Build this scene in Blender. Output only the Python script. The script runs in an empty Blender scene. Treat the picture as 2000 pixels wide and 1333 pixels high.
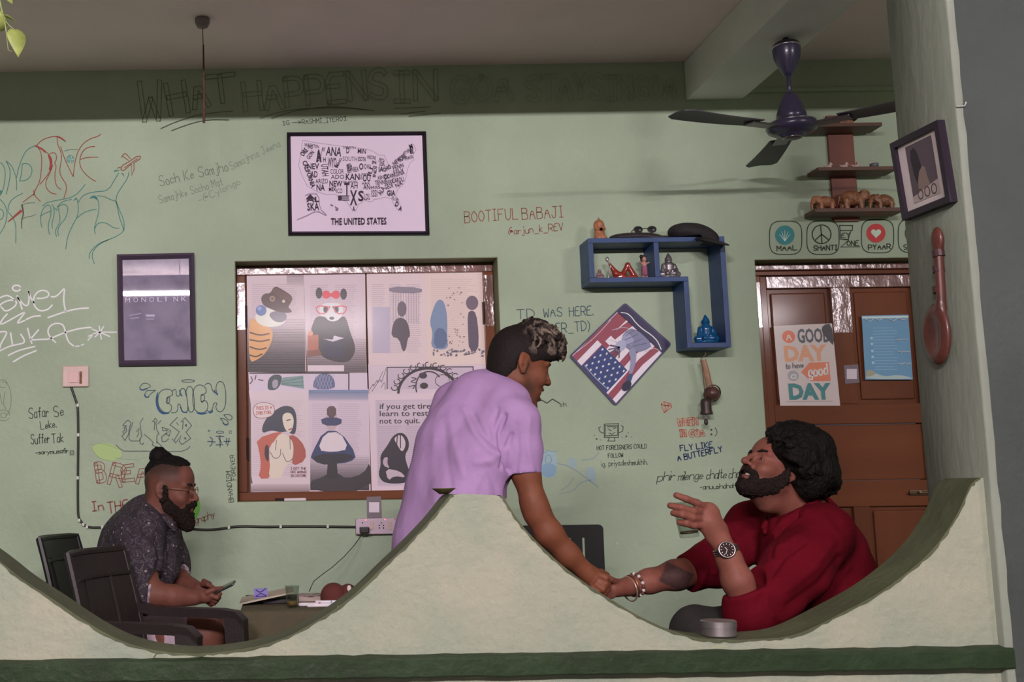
import bpy, bmesh, math, random
import numpy as np
from mathutils import Vector, Matrix
random.seed(7); np.random.seed(7)
SC = bpy.context.scene
COL = SC.collection

# ------------------------------------------------------------------ camera
F, PX, PY = 2250.0, 542.0, 690.0          # focal length and principal point for the 2000x1333 frame
PITCH, ROLL = math.atan(280.0 / F), 0.015
CAMZ = 1.08
YW = 5.0                                   # face of the back wall
YP, YPB = 2.60, 2.73                       # parapet front and back
_f = Vector((0, math.cos(PITCH), math.sin(PITCH)))
_u0 = Vector((0, -math.sin(PITCH), math.cos(PITCH)))
_x = Vector((1, 0, 0))
CR = math.cos(ROLL) * _x - math.sin(ROLL) * _u0
CU = math.sin(ROLL) * _x + math.cos(ROLL) * _u0
CAM = Vector((0, 0, CAMZ))
cd = bpy.data.cameras.new('camera'); cam = bpy.data.objects.new('camera', cd); COL.objects.link(cam)
cd.sensor_width = 36; cd.lens = F / 2000 * 36
cd.shift_x = (1000 - PX) / 2000; cd.shift_y = (PY - 666.5) / 2000
cd.clip_start = 0.05
M = Matrix.Identity(4)
for i in range(3):
    M[i][0] = CR[i]; M[i][1] = CU[i]; M[i][2] = -_f[i]; M[i][3] = CAM[i]
cam.matrix_world = M
SC.camera = cam

# ------------------------------------------------------------------ world, lamps, exposure
SC.view_settings.view_transform = 'Standard'; SC.view_settings.look = 'None'
SC.view_settings.exposure = 0.0; SC.view_settings.gamma = 1.0
SC.view_settings.use_curve_mapping = False
w = bpy.data.worlds.new('dusk'); SC.world = w; w.use_nodes = True
w.node_tree.nodes['Background'].inputs[0].default_value = (0.62, 0.60, 0.68, 1)
w.node_tree.nodes['Background'].inputs[1].default_value = 0.10
TUBE_POWER = 154.0
TUBES = [(-1.30, -2.30, 2.96), (0.45, -2.30, 2.96), (5.0, -2.30, 2.96)]   # batten lamps under the veranda beam
for tx, ty, tz in TUBES:
    l = bpy.data.lights.new('tube_glow', 'AREA'); l.shape = 'RECTANGLE'; l.size = 1.2; l.size_y = 0.04
    l.energy = TUBE_POWER * (1.0 if tx < 2 else 0.55); l.color = (1.0, 0.90, 0.95)
    lo = bpy.data.objects.new('tube_glow', l); COL.objects.link(lo)
    lo.location = (tx, ty + 0.03, tz); lo.rotation_euler = (math.radians(80), 0, 0)

# ------------------------------------------------------------------ geometry helpers
def ray(px, py):
    px, py = float(px), float(py)
    return _f + ((px - PX) / F) * CR - ((py - PY) / F) * CU
def P(px, py, Y):
    """point of the place that shows at this pixel and stands at depth Y"""
    d = ray(px, py)
    return CAM + d * (float(Y) / d.y)
def PXZ(px, py, Y):
    p = P(px, py, Y); return p.x, p.z
def lin(c):
    c = c / 255.0
    return c / 12.92 if c <= 0.04045 else ((c + 0.055) / 1.055) ** 2.4
def C(r, g, b, e=0.80):
    """albedo of a surface that reads r,g,b in the photograph's lamp light"""
    return tuple(min(0.9, lin(v) / e) for v in (r, g, b))
_mats = {}
def mat(name, col, rough=0.6, metal=0.0, spec=0.5, var=0.0, scale=8.0, bump=0.0, bscale=60.0, coat=0.0,
        col2=None, stretch=(1, 1, 1), detail=6.0, trans=0.0, ior=1.45, emit=None, emit_s=0.0, mix_lo=0.35, mix_hi=0.65):
    if name in _mats: return _mats[name]
    m = bpy.data.materials.new(name); m.use_nodes = True
    nt = m.node_tree; b = nt.nodes['Principled BSDF']
    b.inputs['Base Color'].default_value = (*col, 1); b.inputs['Roughness'].default_value = rough
    b.inputs['Metallic'].default_value = metal; b.inputs['Specular IOR Level'].default_value = spec
    b.inputs['Coat Weight'].default_value = coat; b.inputs['Coat Roughness'].default_value = 0.12
    b.inputs['Transmission Weight'].default_value = trans; b.inputs['IOR'].default_value = ior
    if emit: b.inputs['Emission Color'].default_value = (*emit, 1); b.inputs['Emission Strength'].default_value = emit_s
    tc = None
    def coords():
        t = nt.nodes.new('ShaderNodeTexCoord'); mp = nt.nodes.new('ShaderNodeMapping')
        mp.inputs['Scale'].default_value = stretch
        nt.links.new(t.outputs['Object'], mp.inputs['Vector']); return mp.outputs['Vector']
    if var > 0 or col2 is not None:
        tc = coords()
        n = nt.nodes.new('ShaderNodeTexNoise'); n.inputs['Scale'].default_value = scale; n.inputs['Detail'].default_value = detail
        nt.links.new(tc, n.inputs['Vector'])
        r = nt.nodes.new('ShaderNodeValToRGB')
        c2 = col2 if col2 is not None else tuple(v * (1 - var) for v in col)
        c1 = col if col2 is not None else tuple(min(1, v * (1 + var * 0.6)) for v in col)
        r.color_ramp.elements[0].position = mix_lo; r.color_ramp.elements[0].color = (*c2, 1)
        r.color_ramp.elements[1].position = mix_hi; r.color_ramp.elements[1].color = (*c1, 1)
        nt.links.new(n.outputs['Fac'], r.inputs['Fac']); nt.links.new(r.outputs['Color'], b.inputs['Base Color'])
    if bump > 0:
        if tc is None: tc = coords()
        n2 = nt.nodes.new('ShaderNodeTexNoise'); n2.inputs['Scale'].default_value = bscale; n2.inputs['Detail'].default_value = 5
        nt.links.new(tc, n2.inputs['Vector'])
        bp = nt.nodes.new('ShaderNodeBump'); bp.inputs['Strength'].default_value = bump; bp.inputs['Distance'].default_value = 0.01
        nt.links.new(n2.outputs['Fac'], bp.inputs['Height']); nt.links.new(bp.outputs['Normal'], b.inputs['Normal'])
    _mats[name] = m; return m
def ink(rgb, e=0.62, gloss=0):
    k = 'ink_%02x%02x%02x_%d_%d' % (*rgb, int(e * 100), gloss)
    e = e + .2 * (1 - (rgb[0] + rgb[1] + rgb[2]) / 600.)
    return mat(k, C(*rgb, e), 0.7 if not gloss else 0.42, spec=0.3 if not gloss else 0.4, coat=0.0 if not gloss else 0.06)

def obj(name, verts, faces, m=None, parent=None, smooth=False, mats=None, fmat=None):
    me = bpy.data.meshes.new(name); me.from_pydata([tuple(v) for v in verts], [], [tuple(f) for f in faces]); me.update()
    o = bpy.data.objects.new(name, me); COL.objects.link(o)
    for mm in (mats or ([m] if m else [])): me.materials.append(mm)
    if fmat is not None: me.polygons.foreach_set('material_index', fmat)
    if smooth: me.polygons.foreach_set('use_smooth', [True] * len(me.polygons))
    if parent is not None: o.parent = parent
    return o
def place(o, x=None):
    """put the origin of a top-level mesh at its own base, keeping it where it is"""
    me = o.data; n = len(me.vertices); a = np.empty(n * 3, np.float32); me.vertices.foreach_get('co', a); a = a.reshape(-1, 3)
    c = (a.min(0) + a.max(0)) / 2; c[2] = a[:, 2].min()
    a -= c; me.vertices.foreach_set('co', a.ravel()); me.update(); o.location = [float(v) for v in c]
    return o
def empty(name, loc):
    o = bpy.data.objects.new(name, None); COL.objects.link(o); o.location = loc; o.empty_display_size = 0.05
    return o
def adopt(root, *kids):
    """parent parts that were modelled in place coordinates to a thing's empty"""
    for k in kids:
        k.parent = root; k.location = Vector(k.location) - Vector(root.location)
def tag(o, label=None, cat=None, group=None, kind=None):
    if label: o['label'] = label
    if cat: o['category'] = cat
    if group: o['group'] = group
    if kind: o['kind'] = kind
    return o
def rnd_box(lo, hi, bev=0.0, seg=2):
    """verts, faces of a box with bevelled edges"""
    bm = bmesh.new(); bmesh.ops.create_cube(bm, size=1)
    lo, hi = Vector(lo), Vector(hi)
    for v in bm.verts: v.co = Vector(((v.co[i] + .5) * (hi[i] - lo[i]) + lo[i]) for i in range(3))
    if bev > 0: bmesh.ops.bevel(bm, geom=bm.edges[:], offset=bev, segments=seg, profile=0.6, affect='EDGES')
    vs = [v.co.copy() for v in bm.verts]; bm.verts.index_update(); fs = [[v.index for v in f.verts] for f in bm.faces]; bm.free()
    return vs, fs
class MB:
    """collects shapes into one mesh"""
    def __init__(s): s.v = []; s.f = []
    def add(s, vs, fs, mtx=None):
        n = len(s.v); s.v += [mtx @ Vector(v) if mtx is not None else Vector(v) for v in vs]; s.f += [[i + n for i in f] for f in fs]; return s
    def box(s, lo, hi, bev=0.0, mtx=None, seg=2): return s.add(*rnd_box(lo, hi, bev, seg), mtx)
    def prism(s, poly, y0, y1):
        """polygon given as (x,z) extruded along depth"""
        n = len(poly); vs = [(x, y0, z) for x, z in poly] + [(x, y1, z) for x, z in poly]
        fs = [list(range(n))[::-1], list(range(n, 2 * n))] + [[i, (i + 1) % n, n + (i + 1) % n, n + i] for i in range(n)]
        return s.add(vs, fs)
    def lathe(s, prof, seg=20, mtx=None):
        """profile of (r,z), turned about z"""
        vs = []; fs = []
        for r, z in prof:
            for k in range(seg):
                a = 2 * math.pi * k / seg; vs.append((r * math.cos(a), r * math.sin(a), z))
        for i in range(len(prof) - 1):
            for k in range(seg):
                k2 = (k + 1) % seg; fs.append([i * seg + k, i * seg + k2, (i + 1) * seg + k2, (i + 1) * seg + k])
        if prof[0][0] > 1e-6: fs.append(list(range(seg))[::-1])
        if prof[-1][0] > 1e-6: fs.append([(len(prof) - 1) * seg + k for k in range(seg)])
        return s.add(vs, fs, mtx)
    def tube(s, pts, r, seg=8, closed=False):
        pts = [Vector(p) for p in pts]; n = len(pts); rs = r if isinstance(r, (list, tuple)) else [r] * n
        up = Vector((0, 0, 1)); vs = []; fs = []; prev = None
        for i, p in enumerate(pts):
            if closed: d = pts[(i + 1) % n] - pts[i - 1]
            else: d = pts[min(i + 1, n - 1)] - pts[max(i - 1, 0)]
            d.normalize()
            a = prev if prev is not None else (up if abs(d.z) < .9 else Vector((1, 0, 0)))
            a = (a - d * a.dot(d)); a.normalize(); prev = a; b = d.cross(a)
            for k in range(seg):
                t = 2 * math.pi * k / seg; vs.append(p + (a * math.cos(t) + b * math.sin(t)) * rs[i])
        m = n if closed else n - 1
        for i in range(m):
            j = (i + 1) % n
            for k in range(seg):
                k2 = (k + 1) % seg; fs.append([i * seg + k, i * seg + k2, j * seg + k2, j * seg + k])
        if not closed: fs += [list(range(seg))[::-1], [(n - 1) * seg + k for k in range(seg)]]
        return s.add(vs, fs)
    def ball(s, c, r, seg=14, rings=9, mtx=None):
        r = Vector((r, r, r)) if not hasattr(r, '__len__') else Vector(r)
        prof = [(math.sin(math.pi * i / rings), -math.cos(math.pi * i / rings)) for i in range(rings + 1)]
        m2 = Matrix.Translation(Vector(c)) @ (mtx.to_4x4() if mtx is not None else Matrix.Identity(4)) @ Matrix.Diagonal((*r, 1))
        prof[0] = (1e-4, -1); prof[-1] = (1e-4, 1)
        return s.lathe(prof, seg, m2)
    def build(s, name, m, parent=None, smooth=False):
        o = obj(name, s.v, s.f, m, parent, smooth); bm = bmesh.new(); bm.from_mesh(o.data); bmesh.ops.recalc_face_normals(bm, faces=bm.faces); bm.to_mesh(o.data); bm.free(); return o
def smooth_by_angle(o, deg=35):
    me = o.data; me.polygons.foreach_set('use_smooth', [True] * len(me.polygons))
    bm = bmesh.new(); bm.from_mesh(me)
    for e in bm.edges:
        if len(e.link_faces) == 2 and e.calc_face_angle(0) > math.radians(deg): e.smooth = False
    bm.to_mesh(me); bm.free()
def chaikin(p, it=2, closed=False):
    p = [tuple(map(float, q)) for q in p]
    for _ in range(it):
        if len(p) < 3: return p
        q = [] if closed else [p[0]]
        for i in range(len(p) if closed else len(p) - 1):
            a, b = p[i], p[(i + 1) % len(p)]
            q.append(tuple(.75 * u + .25 * v for u, v in zip(a, b))); q.append(tuple(.25 * u + .75 * v for u, v in zip(a, b)))
        if not closed: q.append(p[-1])
        p = q
    return p
def arc(cx, cy, rx, ry=None, a0=0, a1=360, n=20):
    ry = ry or rx
    return [(cx + rx * math.cos(math.radians(a0 + (a1 - a0) * i / n)), cy - ry * math.sin(math.radians(a0 + (a1 - a0) * i / n))) for i in range(n + 1)]

# -------- pen strokes: a hand-lettering alphabet, strokes of digit pairs (x 0-6, y 0-9; base line 2, capitals to 9)
FONT = dict(A='023962 1545', B='0209 0949685606 065664635202', C='6849290704224263', D='0209 093967643202', E='690902 0262 0646', F='6909 0902 0646',
 G='684929070422526535', H='0209 6269 0666', I='1959 3932 1252', J='1969 4943321204', K='0209 690562', L='0902 0262', M='0209 0935 3569 6962', N='0209 0962 6269',
 O='3907043264673 9', P='0209 094968665505', Q='39070432646739 4462', R='0209 094968665505 3562', S='68592907165564522203', T='0969 3932', U='090422426469',
 V='0932 3269', W='0912 1236 3652 5269', X='0269 0962', Y='0936 6936 3632', Z='0969 6902 0262',
 a='562614132253 5652', b='0902 05264655533202', c='552614132253', d='5952 562614132253', e='1454553614132253', f='58493732 1656', g='562614132253 56503011',
 h='0902 0526465552', i='3632 3839', j='46413011 4849', k='0902 4604 0442', l='3932', m='0206 05263532 35465652', n='0206 0526465452', o='3615132242535536',
 p='0600 05264655533202', q='562614132253 5650', r='1612 143655', s='55261544532213', t='39334253 1656', u='0603224253 5652', v='0632 3256', w='0612 1235 3552 5266',
 x='0652 0256', y='0633 5610', z='0656 5602 0252')
FONT.update({'O': '39070432646739', '0': '39070432646739', '1': '1739 3932', '3': '0969 693655 55533312', '7': '0969 6922', '_': '0161', '.': '3233', '-': '1555', '(': '49272441',
 ')': '29474421', ';': '3432 2311 3635', ',': '3221', "'": '3937', '@': '464434364656 5654657466 6949270413228 2'.replace(' 2', ''), '~': '0516253445', '!': '3935 3332'})
def strokes(s, p0, p1, h, hand=0.0, slant=0.0, sm=2, gap=1.9):
    """pen strokes for a text whose base line runs from p0 to p1 (pixels of the photograph), capitals h high"""
    out = []; x = 0; segs = []
    for ch in s:
        if ch == ' ': x += 4.5; continue
        g = FONT.get(ch)
        if g is None: x += 4; continue
        pts = [[(int(t[i]), int(t[i + 1])) for i in range(0, len(t) - 1, 2)] for t in g.split()]
        xm = min(q[0] for t in pts for q in t); xx = max(q[0] for t in pts for q in t)
        j = random.uniform(-hand, hand)
        for t in pts: segs.append([(q[0] - xm + x + slant * (q[1] - 2) + random.uniform(-hand, hand) * .3, q[1] - 2 + j + random.uniform(-hand, hand) * .3) for q in t])
        x += xx - xm + gap
    W = max(x - gap, .1); d = Vector((p1[0] - p0[0], p1[1] - p0[1])); L = d.length; d /= L; nrm = Vector((d.y, -d.x))
    for t in segs:
        q = [(p0[0] + d.x * a * L / W + nrm.x * b * h / 7, p0[1] + d.y * a * L / W + nrm.y * b * h / 7) for a, b in t]
        out.append(chaikin(q, sm))
    return out
def ribbon(pts, w):
    """flat pen line: verts, faces in pixel coordinates; w may taper (a list)"""
    q = [Vector((float(p[0]), float(p[1]))) for p in pts]
    k = [q[0]]
    for p in q[1:]:
        if (p - k[-1]).length > 0.05: k.append(p)
    q = k; n = len(q)
    if n < 2: q = [q[0], q[0] + Vector((w if not hasattr(w, '__len__') else w[0], 0))]; n = 2
    ws = list(np.interp(np.linspace(0, 1, n), np.linspace(0, 1, len(w)), w)) if hasattr(w, '__len__') else [w] * n
    vs = []
    for i in range(n):
        a = (q[i] - q[i - 1]).normalized() if i > 0 else (q[1] - q[0]).normalized()
        b = (q[i + 1] - q[i]).normalized() if i < n - 1 else a
        t = a + b
        if t.length < .2: t = b.copy()
        t.normalize(); nn = Vector((-t.y, t.x)); c = max(.5, nn.dot(Vector((-b.y, b.x)))); r = ws[i] / 2 / c
        e = t * (ws[i] * .25) * (-1 if i == 0 else (1 if i == n - 1 else 0))
        vs += [q[i] + nn * r + e, q[i] - nn * r + e]
    return vs, [[2 * i, 2 * i + 1, 2 * i + 3, 2 * i + 2] for i in range(n - 1)]
class Art:
    """flat print or pen work lying on a surface: layers of fills, lines and lettering in pixels of the photograph"""
    def __init__(s, to3, n, step=0.00012, base=0.0006, gloss=0, e=0.62):
        s.to3 = to3; s.n = Vector(n); s.step = step; s.base = base; s.v = []; s.f = []; s.fm = []; s.mats = []; s.layer = 0; s.gloss = gloss; s.e = e
    def _m(s, rgb):
        m = ink(rgb, s.e, s.gloss)
        if m not in s.mats: s.mats.append(m)
        return s.mats.index(m)
    def _put(s, vs, fs, rgb):
        k = s._m(rgb); n = len(s.v); off = s.n * (s.base + s.layer * s.step)
        s.v += [s.to3(v[0], v[1]) + off for v in vs]; s.f += [[i + n for i in f] for f in fs]; s.fm += [k] * len(fs)
    def fill(s, rgb, pts, sm=0):
        p = chaikin(pts, sm, True) if sm else [tuple(q) for q in pts]
        area = sum(p[i][0] * p[(i + 1) % len(p)][1] - p[(i + 1) % len(p)][0] * p[i][1] for i in range(len(p)))
        if area > 0: p = p[::-1]
        s.layer += 1; s._put(p, [list(range(len(p)))], rgb); return s
    def rect(s, rgb, x0, y0, x1, y1): return s.fill(rgb, [(x0, y0), (x1, y0), (x1, y1), (x0, y1)])
    def ell(s, rgb, cx, cy, rx, ry=None, n=24): return s.fill(rgb, arc(cx, cy, rx, ry, n=n)[:-1])
    def line(s, rgb, pts, w, sm=2):
        s.layer += 1; s._put(*ribbon(chaikin(pts, sm), w), rgb); return s
    def lines(s, rgb, many, w, sm=2):
        s.layer += 1
        for p in many: s._put(*ribbon(chaikin(p, sm), w), rgb)
        return s
    def grad(s, x0, y0, x1, y1, c0, c1, n=14):
        for i in range(n):
            f = i / (n - 1); g = (i + .5) / n; s.rect(tuple(int(round(a * (1 - g) + b * g)) for a, b in zip(c0, c1)), x0, y0 + (y1 - y0) * i / n, x1, y0 + (y1 - y0) * (i + 1) / n + .3); s.layer -= 1
        s.layer += 1; return s
    def text(s, rgb, t, p0, p1, h, w, hand=.25, slant=0., sm=2, gap=1.9):
        s.layer += 1
        for p in strokes(t, p0, p1, h, hand, slant, sm, gap): s._put(*ribbon(p, w), rgb)
        return s
    def type(s, rgb, t, p0, p1, h, bold=0.0, vert=False):
        """printed lettering in the built-in typeface, capitals h high, set from p0 to p1"""
        cu = bpy.data.curves.new('t', 'FONT'); cu.body = t; cu.offset = bold; cu.resolution_u = 2; cu.fill_mode = 'FRONT'
        o = bpy.data.objects.new('t', cu); COL.objects.link(o); bpy.context.view_layer.update()
        me = bpy.data.meshes.new_from_object(o.evaluated_get(bpy.context.evaluated_depsgraph_get()))
        vs = np.array([v.co[:2] for v in me.vertices]); fs = [list(p.vertices) for p in me.polygons]
        bpy.data.objects.remove(o); bpy.data.curves.remove(cu); bpy.data.meshes.remove(me)
        if not len(vs): return s
        x0, x1 = vs[:, 0].min(), vs[:, 0].max(); d = Vector((p1[0] - p0[0], p1[1] - p0[1])); L = d.length; d /= L; nr = Vector((d.y, -d.x))
        k = float(h / 0.69); vs = vs.astype(float)
        pts = [(p0[0] + d.x * float(v[0] - x0) * L / float(x1 - x0) + nr.x * float(v[1]) * k, p0[1] + d.y * float(v[0] - x0) * L / float(x1 - x0) + nr.y * float(v[1]) * k) for v in vs]
        s.layer += 1; s._put(pts, fs, rgb); return s
    def build(s, name, parent=None, label=None):
        o = obj(name, s.v, s.f, None, None, mats=s.mats, fmat=s.fm)
        if parent is not None: adopt(parent, o)
        if label: o['label'] = label
        return o
def on_wall(px, py): return P(px, py, YW)
def plane_at(Y): return lambda px, py: P(px, py, Y)
def quad_map(src, dst):
    """bilinear map: unit-less picture rectangle src (x0,y0,x1,y1) onto four 3D corners dst (tl,tr,br,bl)"""
    x0, y0, x1, y1 = src; tl, tr, br, bl = [Vector(c) for c in dst]
    def f(x, y):
        u = (x - x0) / (x1 - x0); v = (y - y0) / (y1 - y0)
        return (tl * (1 - u) + tr * u) * (1 - v) + (bl * (1 - u) + br * u) * v
    return f
FRONT = (0, -1, 0)
# ------------------------------------------------------------------ modelling of rounded bodies: a signed distance field meshed into one surface
class SDF:
    def __init__(s, lo, hi, h):
        s.h = h; s.lo = np.array(lo, np.float32); n = np.ceil((np.array(hi) - np.array(lo)) / h).astype(int) + 1; s.n = n
        s.f = np.full(tuple(n), .09, np.float32)
        s.ax = [s.lo[i] + np.arange(n[i], dtype=np.float32) * h for i in range(3)]
    def _blk(s, lo, hi):
        i0 = np.maximum(np.floor((np.array(lo) - s.lo) / s.h).astype(int), 0); i1 = np.minimum(np.ceil((np.array(hi) - s.lo) / s.h).astype(int) + 1, s.n)
        if np.any(i1 <= i0): return None
        sl = tuple(slice(a, b) for a, b in zip(i0, i1))
        return sl, s.ax[0][sl[0]][:, None, None], s.ax[1][sl[1]][None, :, None], s.ax[2][sl[2]][None, None, :]
    def _mix(s, sl, d, k, op):
        a = s.f[sl]
        if op == 'add': h = np.maximum(k - np.abs(a - d), 0) / k; s.f[sl] = np.minimum(a, d) - h * h * k * .25
        elif op == 'sub': d = -d; h = np.maximum(k - np.abs(a - d), 0) / k; s.f[sl] = np.maximum(a, d) + h * h * k * .25
    def cap(s, a, b, ra, rb=None, k=.012, op='add'):
        """tapered limb from a to b"""
        rb = ra if rb is None else rb; a = np.array(a, np.float32); b = np.array(b, np.float32); m = max(ra, rb) + k + 3 * s.h
        B = s._blk(np.minimum(a, b) - m, np.maximum(a, b) + m)
        if B is None: return s
        sl, X, Y, Z = B; d = b - a; L = max(float(d @ d), 1e-9)
        t = np.clip(((X - a[0]) * d[0] + (Y - a[1]) * d[1] + (Z - a[2]) * d[2]) / L, 0, 1)
        q = np.sqrt((X - a[0] - t * d[0]) ** 2 + (Y - a[1] - t * d[1]) ** 2 + (Z - a[2] - t * d[2]) ** 2) - (ra + t * (rb - ra))
        s._mix(sl, q, k, op); return s
    def chain(s, pts, rs, k=.012, op='add'):
        rs = rs if hasattr(rs, '__len__') else [rs] * len(pts)
        for i in range(len(pts) - 1): s.cap(pts[i], pts[i + 1], rs[i], rs[i + 1], k, op)
        return s
    def ell(s, c, r, rot=None, k=.012, op='add'):
        c = np.array(c, np.float32); r = np.array(r, np.float32) if hasattr(r, '__len__') else np.array([r] * 3, np.float32); m = float(r.max()) + k + 3 * s.h
        B = s._blk(c - m, c + m)
        if B is None: return s
        sl, X, Y, Z = B; X, Y, Z = X - c[0], Y - c[1], Z - c[2]
        if rot is not None:
            R_ = np.array(rot, np.float32); X, Y, Z = R_[0, 0] * X + R_[1, 0] * Y + R_[2, 0] * Z, R_[0, 1] * X + R_[1, 1] * Y + R_[2, 1] * Z, R_[0, 2] * X + R_[1, 2] * Y + R_[2, 2] * Z
        k0 = np.sqrt((X / r[0]) ** 2 + (Y / r[1]) ** 2 + (Z / r[2]) ** 2); k1 = np.sqrt((X / r[0] ** 2) ** 2 + (Y / r[1] ** 2) ** 2 + (Z / r[2] ** 2) ** 2)
        s._mix(sl, k0 * (k0 - 1) / np.maximum(k1, 1e-6), k, op); return s
    def cut(s, p, n, k=.004, near=None):
        """remove everything on the side of the plane that n points to (within a ball near=(c,r) when given)"""
        n = np.array(n, np.float32); n /= np.linalg.norm(n); p = np.array(p, np.float32)
        B = s._blk(s.lo, s.lo + s.n * s.h) if near is None else s._blk(np.array(near[0]) - near[1], np.array(near[0]) + near[1])
        if B is None: return s
        sl, X, Y, Z = B; d = (X - p[0]) * n[0] + (Y - p[1]) * n[1] + (Z - p[2]) * n[2]
        if near is not None:
            q = np.sqrt((X - near[0][0]) ** 2 + (Y - near[0][1]) ** 2 + (Z - near[0][2]) ** 2) - near[1]; d = np.minimum(d, -q)
        s._mix(sl, -d, k, 'sub'); return s
    def mesh(s):
        f = s.f; b = f < 0; n = s.n
        c = np.zeros(tuple(n - 1), np.uint8)
        for dx in (0, 1):
            for dy in (0, 1):
                for dz in (0, 1): c += b[dx:n[0] - 1 + dx, dy:n[1] - 1 + dy, dz:n[2] - 1 + dz]
        idx = np.argwhere((c > 0) & (c < 8)); del c
        if not len(idx): return np.zeros((0, 3)), np.zeros((0, 4), int)
        vid = np.full(tuple(n - 1), -1, np.int32); vid[idx[:, 0], idx[:, 1], idx[:, 2]] = np.arange(len(idx))
        acc = np.zeros((len(idx), 3), np.float32); cnt = np.zeros(len(idx), np.float32)
        cor = np.array([(x, y, z) for x in (0, 1) for y in (0, 1) for z in (0, 1)])
        val = np.stack([f[idx[:, 0] + q[0], idx[:, 1] + q[1], idx[:, 2] + q[2]] for q in cor], 1)
        for i in range(8):
            for j in range(i + 1, 8):
                if np.abs(cor[i] - cor[j]).sum() != 1: continue
                cr = (val[:, i] < 0) != (val[:, j] < 0)
                t = np.where(cr, val[:, i] / np.where(cr, val[:, i] - val[:, j], 1), 0)[:, None]
                acc += np.where(cr[:, None], cor[i] + t * (cor[j] - cor[i]), 0); cnt += cr
        V = s.lo + (idx + acc / cnt[:, None]) * s.h
        Q = []
        for ax in range(3):
            o1, o2 = [(1, 2), (2, 0), (0, 1)][ax]
            sl = [slice(None)] * 3; sl2 = [slice(None)] * 3; sl[ax] = slice(0, n[ax] - 1); sl2[ax] = slice(1, n[ax])
            A, B_ = b[tuple(sl)], b[tuple(sl2)]
            e = np.argwhere(A != B_)
            ok = (e[:, o1] > 0) & (e[:, o2] > 0) & (e[:, o1] < n[o1] - 1) & (e[:, o2] < n[o2] - 1); e = e[ok]
            ins = A[e[:, 0], e[:, 1], e[:, 2]]
            def g(d1, d2):
                q = e.copy(); q[:, o1] -= d1; q[:, o2] -= d2; return vid[q[:, 0], q[:, 1], q[:, 2]]
            qd = np.stack([g(1, 1), g(0, 1), g(0, 0), g(1, 0)], 1); qd[~ins] = qd[~ins][:, ::-1]; Q.append(qd)
        return V, np.concatenate(Q)
def vnoise(p, seed=0):
    """smooth value noise at points p (n,3)"""
    rs = np.random.RandomState(seed); T = rs.rand(32, 32, 32).astype(np.float32)
    i = np.floor(p).astype(int); f = p - i; f = f * f * (3 - 2 * f); r = 0
    for dx in (0, 1):
        for dy in (0, 1):
            for dz in (0, 1):
                w_ = (f[:, 0] if dx else 1 - f[:, 0]) * (f[:, 1] if dy else 1 - f[:, 1]) * (f[:, 2] if dz else 1 - f[:, 2])
                r = r + w_ * T[(i[:, 0] + dx) % 32, (i[:, 1] + dy) % 32, (i[:, 2] + dz) % 32]
    return r
def mesh_np(name, V, Q, m, parent=None, smooth=True):
    me = bpy.data.meshes.new(name); me.vertices.add(len(V)); me.vertices.foreach_set('co', np.asarray(V, np.float32).ravel())
    me.loops.add(len(Q) * 4); me.loops.foreach_set('vertex_index', np.asarray(Q, np.int32).ravel()); me.polygons.add(len(Q))
    me.polygons.foreach_set('loop_start', np.arange(len(Q), dtype=np.int32) * 4); me.polygons.foreach_set('loop_total', np.full(len(Q), 4, np.int32))
    me.update(calc_edges=True); me.polygons.foreach_set('use_smooth', [smooth] * len(Q)); me.validate()
    for mm in (m if isinstance(m, (list, tuple)) else [m]): me.materials.append(mm)
    o = bpy.data.objects.new(name, me); COL.objects.link(o)
    if parent is not None: adopt(parent, o)
    return o
def normals_np(V, Q):
    n = np.cross(V[Q[:, 2]] - V[Q[:, 0]], V[Q[:, 3]] - V[Q[:, 1]]); N = np.zeros_like(V)
    for k in range(4): np.add.at(N, Q[:, k], n)
    return N / np.maximum(np.linalg.norm(N, axis=1, keepdims=True), 1e-9)
def relax(V, Q, it=1, w=.5):
    for _ in range(it):
        S = np.zeros_like(V); c = np.zeros(len(V))
        for k in range(4):
            for d in (1, 3): np.add.at(S, Q[:, k], V[Q[:, (k + d) % 4]]); np.add.at(c, Q[:, k], 1)
        V = V * (1 - w) + w * S / np.maximum(c, 1)[:, None]
    return V
# ------------------------------------------------------------------ the room
m_wall = mat('green_wall_paint', (.400, .492, .350), 0.55, var=0.10, scale=2.2, bump=0.25, bscale=35, spec=0.35)
m_par = mat('pale_parapet_plaster', (.345, .348, .258), 0.7, var=0.14, scale=5, bump=0.5, bscale=45, spec=0.25, col2=(.265, .305, .232))
m_cop = mat('olive_coping_paint', (.085, .096, .050), 0.6, var=0.2, scale=7, bump=0.35, bscale=40, spec=0.3)
m_band = mat('dark_green_band_paint', (.018, .036, .0125), 0.5, var=0.22, scale=9, bump=0.35, bscale=40, spec=0.35)
m_pil = mat('dark_green_pillar_paint', (.058, .070, .063), 0.55, var=0.12, scale=4, bump=0.2, bscale=60, spec=0.3)
m_pilside = mat('faded_green_pillar_side', (.235, .262, .205), 0.6, var=0.16, scale=4.5, bump=0.3, bscale=40, stretch=(1, 1, .35))
m_ceil = mat('off_white_ceiling_paint', (0.90, 0.755, 0.735), 0.8, var=0.05, scale=3)
m_beam = mat('grey_green_beam_paint', (0.74, 0.75, 0.70), 0.7, var=0.08, scale=3)
m_floor = mat('grey_cement_floor', (0.16, 0.15, 0.135), 0.5, var=0.2, scale=5)
XL, XR, ZC = -2.6, 3.7, 3.0
LZ = 2.83
def slab(name, lo, hi, m, bev=0): return tag(MB().box(lo, hi, bev).build(name, m), kind='structure')
slab('floor', (XL - .2, -2.6, -0.1), (XR + 2.2, YW + .25, 0), m_floor)
slab('ceiling', (XL - .2, YP, ZC), (XR + .2, YW + .25, ZC + .12), m_ceil)
slab('wall_left', (XL - .15, YPB, 0), (XL, YW, ZC), m_wall)
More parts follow.
